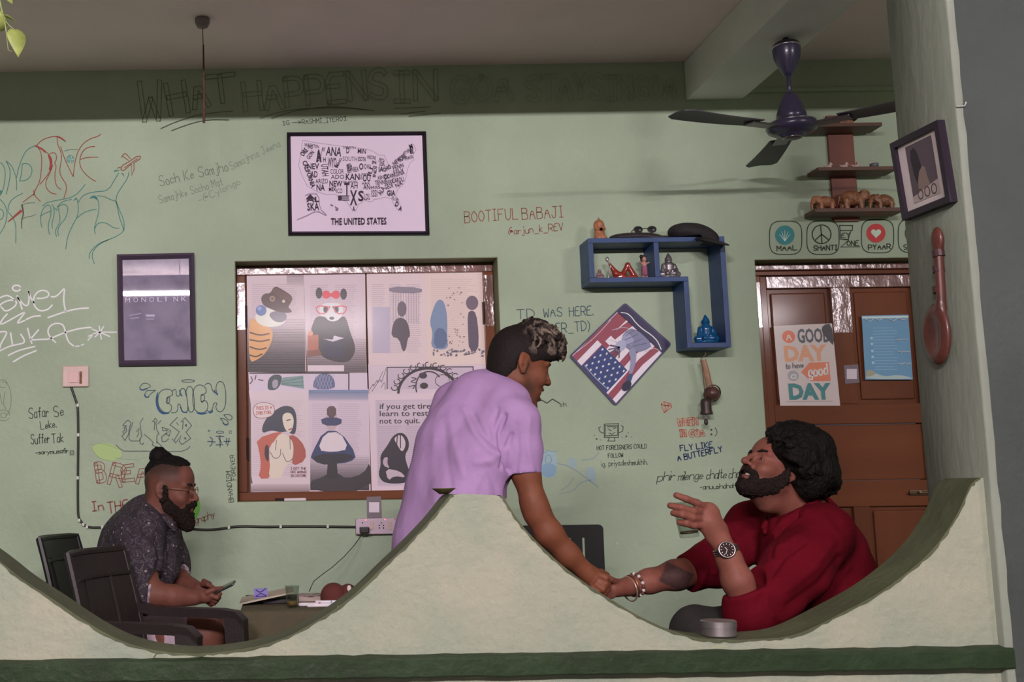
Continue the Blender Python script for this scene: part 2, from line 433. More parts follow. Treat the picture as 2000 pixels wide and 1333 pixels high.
slab('wall_right', (XR, YPB, 0), (XR + .15, YW, ZC), m_wall)
# back wall with a window and a door opening
WX0, WZ1 = PXZ(458, 510, YW); WX1, _ = PXZ(972, 503, YW); _, WZ0 = PXZ(720, 978, YW)
DX0, DZ1 = PXZ(1473, 507, YW); DX1 = PXZ(1846, 700, YW)[0]
REC = 0.115
def wall_with_openings():
    b = MB(); xs = [XL - .15, WX0, WX1, DX0, DX1, XR + .15]; zs = [0, WZ0, WZ1, DZ1, ZC]
    zs = sorted(zs)
    def solid(x, z): return not ((WX0 < x < WX1 and WZ0 < z < WZ1) or (DX0 < x < DX1 and z < DZ1))
    vid = {}; V = []; Fc = []
    def vtx(i, j, k):
        key = (i, j, k)
        if key not in vid: vid[key] = len(V); V.append((xs[i], YW if k == 0 else YW + .2, zs[j]))
        return vid[key]
    S = [[solid((xs[i] + xs[i + 1]) / 2, (zs[j] + zs[j + 1]) / 2) for j in range(len(zs) - 1)] for i in range(len(xs) - 1)]
    for i in range(len(xs) - 1):
        for j in range(len(zs) - 1):
            if not S[i][j]: continue
            Fc.append([vtx(i, j, 0), vtx(i + 1, j, 0), vtx(i + 1, j + 1, 0), vtx(i, j + 1, 0)])
            Fc.append([vtx(i, j, 1), vtx(i, j + 1, 1), vtx(i + 1, j + 1, 1), vtx(i + 1, j, 1)])
            for (di, dj, a, bb) in ((-1, 0, (i, j), (i, j + 1)), (1, 0, (i + 1, j + 1), (i + 1, j)), (0, -1, (i + 1, j), (i, j)), (0, 1, (i, j + 1), (i + 1, j + 1))):
                ii, jj = i + di, j + dj
                if not (0 <= ii < len(xs) - 1 and 0 <= jj < len(zs) - 1) or not S[ii][jj]:
                    Fc.append([vtx(*a, 0), vtx(*bb, 0), vtx(*bb, 1), vtx(*a, 1)])
    return tag(obj('wall_back', V, Fc, m_wall), kind='structure')
wall_back = wall_with_openings()
m_reveal = mat('olive_reveal_paint', C(112, 118, 84), 0.6, var=0.15, scale=8)
# painted reveals of the two openings
for (x0, x1, z0, z1, nm) in ((WX0, WX1, WZ0, WZ1, 'reveal'), (DX0, DX1, 0, DZ1, 'reveal')):
    b = MB(); t = .003
    b.box((x0, YW + .0015, z1 - t), (x1, YW + .2, z1)); b.box((x0, YW + .0015, z0), (x0 + t, YW + .2, z1 - t)); b.box((x1 - t, YW + .0015, z0), (x1, YW + .2, z1 - t))
    if z0 > 0: b.box((x0 + t, YW + .0015, z0), (x1 - t, YW + .2, z0 + t))
    b.build(nm, m_reveal, wall_back)
# ceiling beam running from the back wall to the front
bx0, bz = PXZ(1340, 196, YW); bx1 = PXZ(1450, 196, YW)[0]
beam = tag(MB().box((bx0, YP + .2, bz), (bx1, YW, ZC), 0.006).build('ceiling_beam', m_beam), kind='structure')
# thin wall-coloured strip along the top of the back wall, right of the beam
cz = PXZ(1600, 176, YW)[1]
tag(MB().box((bx1, YW - .012, cz - .01), (XR, YW, cz + .01), .003).build('trim_1', m_wall), kind='structure')

# front wall: scalloped parapet, lintel above the opening, pillar
FRONT_PX = [(-700, 1280), (-520, 1270), (-400, 1200), (-330, 1120), (-262, 1030), (-238, 969), (-140, 966), (-112, 1003), (-60, 1056), (0, 1099), (37, 1130), (75, 1155), (112, 1179), (158, 1211), (200, 1237), (244, 1258), (290, 1271), (345, 1279), (390, 1280), (431, 1277),
            (503, 1266), (560, 1248), (594, 1230), (640, 1203), (683, 1172), (715, 1144), (744, 1114), (785, 1076), (820, 1041), (850, 1008), (873, 978), (885, 965), (930, 966), (978, 968), (986, 980), (1000, 1003), (1017, 1027), (1038, 1051), (1060, 1073),
            (1090, 1101), (1120, 1125), (1150, 1147), (1185, 1169), (1222, 1192), (1260, 1213), (1310, 1235), (1360, 1249), (1400, 1253), (1440, 1253), (1475, 1251), (1520, 1249), (1560, 1241), (1600, 1223), (1640, 1202),
            (1700, 1171), (1742, 1144), (1780, 1115), (1812, 1087), (1840, 1055), (1863, 1020), (1880, 987), (1893, 955), (1902, 942), (1915, 934), (1936, 932)]
crv = [PXZ(x, y, YP) for x, y in FRONT_PX]
crv = [crv[0]] + [q for q in chaikin(crv, 2)[1:-1]] + [crv[-1]]
PILX = PXZ(1938, 970, 2.58)[0]
crv[-1] = (PILX, crv[-1][1])
b = MB(); n = len(crv)
V = [(x, YP, z) for x, z in crv] + [(x, YPB, z) for x, z in crv] + [(x, YP, 0) for x, z in crv] + [(x, YPB, 0) for x, z in crv]
Fc = []
for i in range(n - 1):
    Fc += [[i, 2 * n + i, 2 * n + i + 1, i + 1], [n + i, n + i + 1, 3 * n + i + 1, 3 * n + i], [i, i + 1, n + i + 1, n + i]]
Fc += [[0, n, 3 * n, 2 * n], [n - 1, 2 * n + n - 1, 3 * n + n - 1, 2 * n - 1]]
wall_front = tag(obj('wall_front', V, Fc, m_par), kind='structure')
# olive painted coping on the scallops, its edge brushed unevenly over the face
flat = [i for i in range(n)]
V = []; Fc = []
rr = random.Random(3)
for i, (x, z) in enumerate(crv):
    t = Vector((crv[min(i + 1, n - 1)][0] - crv[max(i - 1, 0)][0], crv[min(i + 1, n - 1)][1] - crv[max(i - 1, 0)][1])).normalized()
    nx, nz = -t.y, t.x
    j = rr.uniform(.0006, .005)
    V += [(x - nx * j, YP - .0012, z - nz * j), (x + nx * .0025, YP - .0012, z + nz * .0025), (x + nx * .0025, YPB + .002, z + nz * .0025), (x - nx * .008, YPB + .002, z - nz * .008)]
def is_top(i): return (crv[i][1] > PXZ(0, 985, YP)[1] and abs(crv[i + 1][1] - crv[i][1]) < abs(crv[i + 1][0] - crv[i][0]) * .3)
for i in range(n - 1):
    if is_top(i): continue
    for k in range(3): Fc.append([4 * i + k, 4 * i + 4 + k, 4 * i + 5 + k, 4 * i + 1 + k])
cop = obj('coping', V, Fc, m_cop, wall_front); cop['label'] = 'olive green paint along the scalloped top edge'
# dark green ledge along the foot of the scallops
lx0 = crv[0][0]; zt = PXZ(1000, 1279, YP)[1]; zb = PXZ(1600, 1314, 2.57)[1]
b = MB(); N = 90
V = []; Fc = []
for i in range(N + 1):
    x = lx0 + (PILX + .012 - lx0) * i / N; j = rr.uniform(-.0018, .0018); j2 = rr.uniform(-.0015, .0015)
    V += [(x, YP - .0005, zt + .004 + j), (x, YP - .026, zt + j), (x, YP - .03, zt - .006 + j), (x, YP - .03, zb + .004 + j2), (x, YP - .026, zb + j2), (x, YP - .0005, zb + j2)]
for i in range(N):
    for k in range(5): Fc.append([6 * i + k, 6 * i + k + 1, 6 * i + 7 + k, 6 * i + 6 + k])
lb = obj('ledge', V, Fc, m_band, wall_front); lb['label'] = 'dark green painted ledge below the scallops'
m_crack = ink((60, 62, 44))
a = Art(plane_at(YP), FRONT)
a.line((70, 72, 52), [(0, 1290), (120, 1291), (240, 1291), (298, 1289), (304, 1280), (309, 1275)], [1.5, 2, 1.5, 2, 2.5, 1.5], 0)
a.line((150, 148, 120), [(434, 1279), (433, 1288)], 1.2, 0)
a.lines((140, 142, 112), [[(660, 1185), (661, 1196)], [(1035, 1136), (1036, 1140)], [(783, 1190), (784, 1196)], [(1205, 1060), (1206, 1064)], [(1390, 1265), (1420, 1264)]], 2, 0)
a.build('crack', wall_front, 'dark hairline crack in the plaster')
# lintel above the opening and the pillar on the right
slab('wall_lintel', (XL - .2, 2.58, LZ), (XR + 2.2, 2.83, 3.27), m_wall)
pil = tag(MB().box((PILX, 2.58, 0), (PILX + .40, 2.83, LZ), 0.012, seg=3).build('wall_pillar', m_pil), kind='structure')
# light green side of the pillar: a coat of plaster with a worn arris
x = PILX
N = 60; V = []; Fc = []
for i in range(N + 1):
    z = (LZ - .005) * i / N; j = rr.uniform(-.0022, .0022)
    V += [(x + .014 + j, 2.5775, z), (x - .001, 2.5785, z), (x - .004, 2.582, z), (x - .004, 2.828, z), (x, 2.832, z)]
for i in range(N):
    for k in range(4): Fc.append([5 * i + k + 1, 5 * i + k, 5 * i + 5 + k, 5 * i + 6 + k])
ps = obj('plaster_face', V, Fc, m_pilside, pil); ps['label'] = 'pale green plastered side of the pillar with a chipped edge'
for p_ in ps.data.polygons: p_.use_smooth = True
slab('wall_front_right', (PILX + .40, YP, 0), (XR + 2.2, YPB, PXZ(400, 1280, YP)[1]), m_par)
# veranda outside, where the photographer stands: slab above, house wall with the two batten lamps
slab('ceiling_veranda', (XL - .2, -2.6, 3.15), (XR + 2.2, 2.58, 3.27), m_ceil)
slab('wall_veranda', (XL - .2, -2.5, 0), (XR + 2.2, -2.36, 3.15), m_par)
m_lampbody = mat('white_lamp_batten', (.75, .75, .75), .4)
for k, (tx, ty, tz) in enumerate(TUBES):
    t = tag(MB().box((tx - .62, -2.36, tz - .03), (tx + .62, ty + .02, tz + .03), .006).build('tube_lamp', m_lampbody),
            ['white batten lamp on the veranda wall, leftmost of three', 'white batten lamp on the veranda wall, middle of three', 'white batten lamp on the veranda wall, rightmost of three'][k], 'lamp', 'veranda batten lamps')
    place(t)
# ------------------------------------------------------------------ window with its printed sheets
m_wood = mat('varnished_brown_wood', (.205, .064, .023), 0.55, spec=0.22, col2=(.150, .046, .018), scale=5, stretch=(1, 1, .22), bump=.12, bscale=30, coat=.22)
m_wood_h = mat('varnished_brown_wood_across', (.205, .064, .023), 0.55, spec=0.22, col2=(.150, .046, .018), scale=5, stretch=(.22, 1, 1), bump=.12, bscale=30, coat=.22)
m_tape = mat('clear_tape_over_wood', C(128, 92, 88), 0.16, spec=.8, col2=C(98, 62, 52), scale=9, bump=.5, bscale=22, coat=.8, stretch=(1, 1, .5))
YF = YW + .105                             # face of the window frame, set back in the wall
def R(px0, py0, px1, py1, Y):
    x0, z1 = PXZ(px0, (py0 + py1) / 2, Y)[0], PXZ((px0 + px1) / 2, py0, Y)[1]
    x1, z0 = PXZ(px1, (py0 + py1) / 2, Y)[0], PXZ((px0 + px1) / 2, py1, Y)[1]
    return x0, x1, z0, z1
def pbox(mb, px0, py0, px1, py1, Y0, Y1, bev=.0):
    x0, x1, z0, z1 = R(px0, py0, px1, py1, Y0); return mb.box((x0, Y0, z0), (x1, Y1, z1), bev)
def window():
    w = tag(empty('window_1', ((WX0 + WX1) / 2, YF + .03, WZ0)), kind='structure')
    kids = []
    def part(name, lo, hi, m, bev=.004):
        o = MB().box(lo, hi, bev).build(name, m); kids.append(o); return o
    fw = .042; y0, y1 = YF, YF + .07
    part('frame_top', (WX0 + .004, y0, WZ1 - .045), (WX1 - .004, y1, WZ1 - .004), m_tape)
    part('frame_bottom', (WX0 + .004, y0, WZ0 + .004), (WX1 - .004, y1, WZ0 + .042), m_wood_h)
    part('frame_side', (WX0 + .004, y0, WZ0 + .042), (WX0 + .044, y1, WZ1 - .045), m_wood)
    part('frame_side', (WX1 - .05, y0, WZ0 + .042), (WX1 - .004, y1, WZ1 - .045), m_wood)
    zt = PXZ(470, 553, YF)[1]; zb = PXZ(470, 645, YF)[1]
    part('tape_strip', (WX0 + .006, y0 - .0015, zb), (WX0 + .042, y0 + .002, zt), m_tape, .0006)
    part('tape_strip', (WX1 - .048, y0 - .0015, zb), (WX1 - .006, y0 + .002, zt + .02), m_tape, .0006)
    xm = PXZ(718, 740, YF)[0]
    for a, b in ((WX0 + .046, xm - .002), (xm + .002, WX1 - .052)):
        part('shutter', (a, y0 + .014, WZ0 + .044), (b, y0 + .05, WZ1 - .047), m_wood)
    for zf in (.22, .78):
        z = WZ0 + (WZ1 - WZ0) * zf
        for hx in (WX0 + .045, WX1 - .051):
            h = MB().tube([(hx, y0 + .002, z - .05), (hx, y0 + .002, z + .05)], .006, 8).build('hinge', mat('dark_hinge', (.05, .03, .025), .4, metal=.6)); kids.append(h)
    adopt(w, *kids); return w
window()
YS = YF + .0105                            # posters lie on the shutters
PAPER = (196, 180, 188)
def sheet(name, quad, rgb, label, cat, Y=YS, group=None, gloss=1, th=.0012, e=.62, parent=None):
    """a flat printed sheet: its four pixel corners (tl,tr,br,bl) on the plane Y; returns thing, map from pixels"""
    c = [P(x, y, Y) for x, y in quad]; n = Vector((0, th, 0))
    vs = c + [p + n for p in c]
    o = obj(name, vs, [[0, 3, 2, 1], [4, 5, 6, 7], [0, 1, 5, 4], [1, 2, 6, 5], [2, 3, 7, 6], [3, 0, 4, 7]], ink(rgb, e, gloss)); place(o)
    tag(o, label, cat, group)
    return o, Art(plane_at(Y), FRONT, gloss=gloss)
def columns(a, rgb, x0, y0, x1, y1, step=5, w=1.0, cols=2, seed=1):
    r = random.Random(seed); L = []
    for k in range(cols):
        cx0 = x0 + (x1 - x0) * k / cols; cx1 = x0 + (x1 - x0) * (k + 1) / cols - 5
        y = y0
        while y < y1: L.append([(cx0, y), (cx0 + (cx1 - cx0) * r.uniform(.75, 1), y)]); y += step
    a.lines(rgb, L, w, 0)
GL = 'pages of printed art on the window shutters'
def ruled(a, rgb, q, step, w=1.1): columns(a, rgb, *q, step=step, w=w, cols=1)
# 1 striped animal in a brown hat
o, a = sheet('poster', [(482, 538), (593, 534), (598, 726), (484, 728)], (188, 170, 176), 'aged page print of a striped animal in a brown hat and blue goggles', 'poster', group=GL)
columns(a, (164, 146, 156), 492, 556, 590, 650, 4, .8, 2)
a.grad(484, 620, 596, 727, (186, 168, 174), (46, 40, 42), 22); a.grad(560, 534, 593, 560, (150, 134, 144), (186, 168, 174), 8)
a.fill((206, 150, 92), [(486, 620), (500, 625), (530, 640), (534, 660), (520, 690), (500, 705), (486, 708)], 2)
a.lines((98, 62, 40), [[(488, 650), (508, 656), (526, 652)], [(488, 664), (508, 668), (526, 664)], [(488, 678), (506, 684), (520, 680)], [(488, 694), (500, 698), (512, 692)]], 3)
a.fill((214, 200, 186), [(498, 612), (520, 600), (556, 606), (560, 628), (545, 638), (520, 640), (500, 630)], 2)
a.fill((112, 106, 118), [(522, 612), (548, 606), (562, 616), (556, 630), (536, 630)], 2)
a.ell((88, 110, 160), 510, 607, 10.5); a.ell((128, 146, 186), 507, 603, 4)
a.fill((74, 48, 44), [(509, 582), (517, 573), (528, 574), (536, 558), (552, 566), (573, 580), (567, 594), (562, 600), (571, 608), (568, 611), (548, 611), (528, 604), (513, 596)], 2)
a.fill((92, 60, 52), [(530, 570), (536, 560), (572, 580), (566, 592)], 1); a.ell((150, 122, 104), 532, 584, 5.5); a.ell((92, 66, 54), 532, 584, 3); a.ell((190, 168, 150), 554, 589, 3)
a.build('picture', o)
# 2 panda with a bow
o, a = sheet('poster', [(593, 534), (713, 530), (716, 729), (600, 727)], (190, 172, 180), 'aged page print of a panda with red bow and glasses reading', 'poster', group=GL)
columns(a, (166, 148, 160), 606, 558, 702, 700, 4, .8, 2, 4)
a.grad(599, 660, 715, 728, (188, 170, 178), (92, 80, 84), 16)
a.ell((58, 52, 56), 623, 573, 6.5, 11); a.ell((58, 52, 56), 671, 575, 6.5, 11)
for x in (637, 656): a.ell((206, 74, 84), x, 576, 8, 8)
a.rect((206, 74, 84), 640, 573, 654, 580)
a.fill((206, 196, 200), [(630, 592), (664, 592), (672, 606), (664, 625), (648, 632), (630, 624), (622, 606)], 2)
a.fill((52, 46, 50), [(617, 619), (634, 618), (642, 628), (658, 628), (668, 618), (676, 620), (684, 650), (695, 678), (690, 698), (676, 710), (640, 704), (622, 690), (606, 648), (612, 630)], 2)
a.ell((52, 46, 50), 636, 605, 4.5, 7); a.ell((52, 46, 50), 657, 605, 4.5, 7); a.ell((60, 54, 58), 648, 622, 5, 3)
for sx, x in ((-1, 630), (1, 664)): a.line((200, 84, 98), [(x - sx * 14, 600), (x + sx * 14, 597), (x + sx * 10, 612), (x - sx * 6, 614), (x - sx * 14, 600)], 2, 1)
a.fill((190, 182, 196), [(630, 662), (650, 664), (652, 656), (672, 661), (650, 668)], 0); a.fill((46, 44, 66), [(628, 668), (674, 668), (668, 700), (634, 698)], 0)
a.fill((168, 96, 70), [(601, 656), (622, 654), (622, 684), (602, 686)]); a.fill((206, 138, 100), [(602, 648), (610, 646), (612, 656), (601, 656)], 1); a.fill((126, 74, 62), [(600, 686), (624, 683), (628, 694), (600, 698)])
a.rect((200, 182, 190), 601, 714, 672, 726)
a.build('picture', o)
# 3 grey plain shape on a page of columns, stand-in
o, a = sheet('poster', [(716, 528), (830, 526), (835, 712), (720, 714)], (196, 178, 180), 'pale page print with grey columns and a dark standing silhouette', 'poster', group=GL)
columns(a, (166, 154, 168), 726, 556, 828, 692, 4, .9, 3, 7)
a.fill((168, 158, 176), [(728, 600), (762, 600), (762, 690), (728, 690)]); a.lines((140, 128, 146), [[(768 + 5 * i, 566), (768 + 5 * i, 632)] for i in range(11)], .9, 0)
a.fill((84, 74, 84), [(766, 638), (772, 624), (784, 620), (796, 628), (802, 656), (796, 662), (793, 684), (786, 688), (780, 662), (764, 658)], 1)
a.ell((104, 94, 104), 785, 604, 9, 15); a.fill((128, 118, 132), [(760, 560), (824, 562), (824, 574), (760, 572)], 1)
a.build('picture', o)
# 4 two plain tall shapes and drifting specks, stand-in
o, a = sheet('poster', [(830, 526), (947, 524), (954, 712), (835, 714)], (198, 180, 174), 'cream page print with a blue and a dark tall shape among specks', 'poster', group=GL)
columns(a, (180, 162, 160), 842, 546, 940, 690, 4, .7, 1, 9)
a.fill((112, 130, 158), [(849, 594), (858, 584), (868, 590), (874, 620), (873, 660), (876, 684), (840, 682), (846, 650), (838, 630)], 2)
a.fill((84, 100, 132), [(850, 640), (872, 644), (873, 680), (846, 680)], 1)
a.fill((88, 76, 92), [(913, 612), (921, 606), (930, 612), (935, 650), (934, 686), (916, 686), (914, 650)], 1); a.ell((104, 90, 104), 922, 592, 12, 14)
r = random.Random(5)
for _ in range(34): x, y = r.uniform(872, 906), r.uniform(556, 676); a.ell((128, 110, 118), x, y, r.uniform(.8, 2.2), r.uniform(.8, 1.8), 7)
for _ in range(50): x, y = r.uniform(845, 945), r.uniform(682, 696); a.ell((96, 96, 116), x, y, r.uniform(1, 2.5), r.uniform(.8, 2), 7)
a.build('picture', o)
# strip left: green cone and blue scaled oval
o, a = sheet('poster', [(485, 728), (717, 729), (718, 768), (487, 768)], (190, 176, 190), 'narrow page strip with green rays and a blue netted oval', 'poster', Y=YS + .0012, group=GL)
a.lines((92, 76, 84), [[(490, 736), (494, 744), (488, 750)], [(500, 734), (498, 742)], [(505, 742), (514, 744)]], 2.2)
a.fill((62, 74, 78), [(522, 758), (524, 740), (536, 731), (552, 734), (548, 752), (540, 762), (526, 763)], 2); a.fill((112, 140, 136), [(548, 752), (552, 738), (592, 734), (594, 760)], 0)
a.lines((76, 100, 98), [[(550, 746), (592, 738)], [(550, 750), (592, 746)], [(550, 752), (592, 754)]], 1.2, 0); a.fill((150, 142, 156), [(532, 742), (544, 742), (542, 758), (532, 760)], 1)
a.fill((88, 94, 128), [(610, 761), (614, 740), (626, 730), (644, 730), (654, 744), (654, 761)], 1); a.lines((150, 152, 178), [[(612 + 6 * i, 761), (622 + 6 * i, 732)] for i in range(6)] + [[(616 + 6 * i, 734), (626 + 6 * i, 761)] for i in range(5)], .8, 0)
a.rect((54, 42, 44), 487, 728.5, 682, 730.5); a.rect((54, 42, 44), 680, 729, 682.5, 762)
a.build('picture', o)
# strip right: dark scroll ornament
o, a = sheet('poster', [(719, 712), (955, 710), (958, 768), (721, 770)], (190, 174, 184), 'page strip with an arched black scrollwork frame and round dark blots', 'poster', Y=YS + .0012, group=GL)
a.lines((96, 84, 90), [[(722, 762), (730, 748), (728, 758), (738, 740), (736, 752), (748, 726)], [(726, 766), (744, 738), (744, 752), (754, 720)], [(744, 758), (752, 744), (752, 762)]], 1.1)
a.fill((178, 162, 176), [(756, 719), (924, 718), (924, 760), (756, 760)]); a.line((46, 36, 40), [(756, 760), (756, 718), (924, 717), (924, 740)], 2, 0)
a.line((48, 40, 44), arc(836, 770, 58, 50, 178, 2, 26), 5, 0)
for t in range(12, 176, 13): a.line((48, 40, 44), arc(836 + 67 * math.cos(math.radians(t)), 770 - 57 * math.sin(math.radians(t)), 6, 5, t, t + 290, 12), 1.8, 0)
a.ell((52, 44, 48), 826, 734, 8, 6); a.ell((52, 44, 48), 828, 754, 8, 6); a.line((60, 52, 56), arc(838, 756, 26, 30, 200, 40, 14), 2.5, 0); a.line((60, 52, 56), arc(864, 744, 14, 12, 0, 320, 14), 1.2, 0)
a.lines((56, 48, 52), [[(804, 738), (816, 740), (800, 746), (812, 748)], [(798, 756), (812, 752), (806, 760)]], 1.6)
a.build('picture', o)
# 5 comic page
o, a = sheet('poster', [(486, 764), (602, 764), (606, 961), (489, 962)], (194, 178, 184), 'comic page of a dark haired woman opening a red jacket', 'poster', group=GL)
columns(a, (172, 156, 164), 494, 784, 598, 930, 4, .8, 2, 11)
a.fill((98, 82, 80), [(486, 764), (490, 790), (491, 930), (496, 961), (489, 962)], 0); a.grad(490, 945, 605, 961, (192, 176, 182), (140, 120, 124), 6)
a.fill((56, 58, 72), [(524, 812), (540, 800), (556, 792), (574, 796), (580, 816), (578, 846), (572, 850), (560, 842), (550, 846), (530, 840), (512, 848), (512, 832)], 2)
a.fill((176, 92, 74), [(500, 858), (546, 842), (552, 850), (524, 872), (526, 900), (530, 935), (504, 936), (510, 910), (506, 880)], 1)
a.fill((160, 82, 70), [(562, 852), (576, 850), (596, 872), (598, 900), (570, 912), (572, 886)], 1)
a.fill((206, 186, 172), [(538, 858), (548, 846), (562, 852), (574, 866), (572, 900), (556, 912), (550, 936), (524, 936), (528, 906), (526, 880)], 2)
a.fill((210, 188, 172), [(550, 814), (558, 806), (570, 808), (575, 824), (568, 848), (556, 840)], 2); a.line((70, 50, 56), [(560, 822), (567, 820)], 2.2, 0); a.line((150, 50, 60), [(564, 840), (570, 838)], 2.5, 0)
a.lines((66, 52, 54), [[(528, 884), (536, 898), (548, 892), (548, 878)], [(552, 886), (560, 906), (572, 896)], [(540, 860), (538, 880)], [(566, 856), (567, 878)]], 1.1)
a.fill((60, 44, 48), [(518, 868), (526, 872), (525, 906), (516, 892)], 1)
a.fill((206, 184, 184), [(494, 800), (500, 789), (516, 786), (532, 790), (538, 802), (530, 815), (508, 818), (497, 814)], 2); a.line((120, 60, 60), chaikin([(494, 800), (500, 789), (516, 786), (532, 790), (538, 802), (530, 815), (508, 818), (497, 814), (494, 800)], 2), 1)
a.text((176, 78, 70), 'THIS IS A', (500, 801), (531, 799), 6, 1.1); a.text((176, 78, 70), 'JOB FOR..', (500, 811), (531, 809), 6, 1.1)
for t, y in (('I GOT THE', 918), ('HOT WOMAN', 925), ('IN COSTUME', 932)): a.text((110, 60, 64), t, (568, y), (598, y), 4.5, .9)
a.build('picture', o)
# 6 plain navy bell on a dark foot, stand-in
o, a = sheet('poster', [(602, 762), (720, 760), (724, 960), (606, 961)], (190, 174, 186), 'blue tinted page print of a navy bell shape on a dark foot', 'poster', group=GL)
a.grad(603, 762, 719, 784, (104, 122, 158), (188, 172, 186), 10); a.grad(606, 890, 721, 958, (188, 172, 184), (60, 52, 56), 16)
columns(a, (170, 154, 170), 610, 790, 712, 900, 4, .8, 2, 13)
a.fill((52, 46, 50), [(606, 940), (626, 934), (644, 924), (660, 924), (676, 936), (710, 926), (724, 900), (724, 960), (606, 961)], 1)
a.fill((48, 58, 98), [(632, 842), (664, 842), (698, 890), (684, 904), (640, 908), (606, 898), (610, 884)], 1); a.fill((40, 38, 46), [(614, 888), (684, 886), (692, 898), (640, 910), (612, 902)], 1)
a.fill((204, 186, 192), [(634, 846), (664, 844), (682, 878), (650, 884), (620, 880)], 1); a.fill((42, 38, 42), [(640, 906), (658, 906), (660, 934), (638, 934)], 0)
a.fill((176, 156, 160), [(637, 800), (648, 790), (658, 800), (658, 842), (637, 842)], 1); a.fill((54, 60, 96), [(626, 816), (668, 816), (666, 832), (630, 832)], 1); a.fill((92, 70, 74), [(638, 794), (657, 794), (656, 816), (639, 816)], 1)
a.build('picture', o)
# 7 if you get tired learn to rest not to quit
o, a = sheet('poster', [(720, 770), (958, 768), (964, 958), (726, 960)], (196, 178, 186), 'black and white page with bold lettering about learning to rest', 'poster', group=GL)
a.fill((180, 164, 178), [(733, 782), (900, 780), (902, 946), (738, 950)]); columns(a, (158, 142, 158), 738, 786, 898, 944, 4, .9, 3, 15)
a.fill((182, 166, 178), [(738, 784), (880, 782), (882, 830), (740, 832)])
for t, x1, y in (('if you get tired', 850, 799.5), ('learn to rest', 836, 813.5), ('not to quit.', 820, 828)): a.type((42, 34, 44), t, (741.5, y), (x1, y - 1.0), 10.5, .012)
a.fill((48, 42, 48), [(742, 890), (756, 872), (768, 850), (786, 844), (798, 858), (799, 876), (790, 890), (796, 912), (802, 926), (800, 944), (752, 946), (738, 930), (744, 908)], 2)
a.fill((188, 172, 180), [(768, 856), (784, 848), (794, 866), (786, 886), (776, 870)], 2); a.fill((178, 160, 170), [(752, 916), (780, 920), (794, 934), (770, 930), (758, 940)], 1); a.fill((170, 152, 164), [(748, 896), (758, 892), (756, 906), (762, 916), (748, 910)], 1)
a.lines((48, 42, 48), [[(770, 852), (768, 880)], [(776, 850), (774, 880)], [(782, 848), (782, 876)]], 2)
a.build('picture', o)

# marker pen on the bottom frame of the window
def marker(name, p0, p1, r, body, capc, label, cap_at=.32, Y=None, band=None, group=None):
    a, b = Vector(p0), Vector(p1); d = (b - a); L = d.length; rot = d.to_track_quat('Z', 'Y').to_matrix().to_4x4(); mt = Matrix.Translation(a) @ rot
    root = tag(empty(name, a), label, 'pen', group)
    bo = MB().lathe([(r * .6, L), (r, L - .004), (r, L * cap_at), (r * .9, L * cap_at - .002)], 12, mt).build('barrel', ink(body)); ca = MB().lathe([(r * .8, 0), (r * 1.06, .003), (r * 1.06, L * cap_at), (r * .5, L * cap_at)], 12, mt).build('cap', ink(capc))
    ks = [bo, ca]
    if band: ks.append(MB().lathe([(r * 1.03, L * .62), (r * 1.03, L * .68)], 12, mt).build('band', ink(band)))
    for k in ks: smooth_by_angle(k)
    adopt(root, *ks); return root
zz = WZ0 + .0035
marker('marker_pen', P(537, 977.5, YW + .02), P(598, 976.3, YW + .02), .0075, (190, 178, 184), (42, 26, 28), 'white marker pen with black cap on the window ledge', .3)
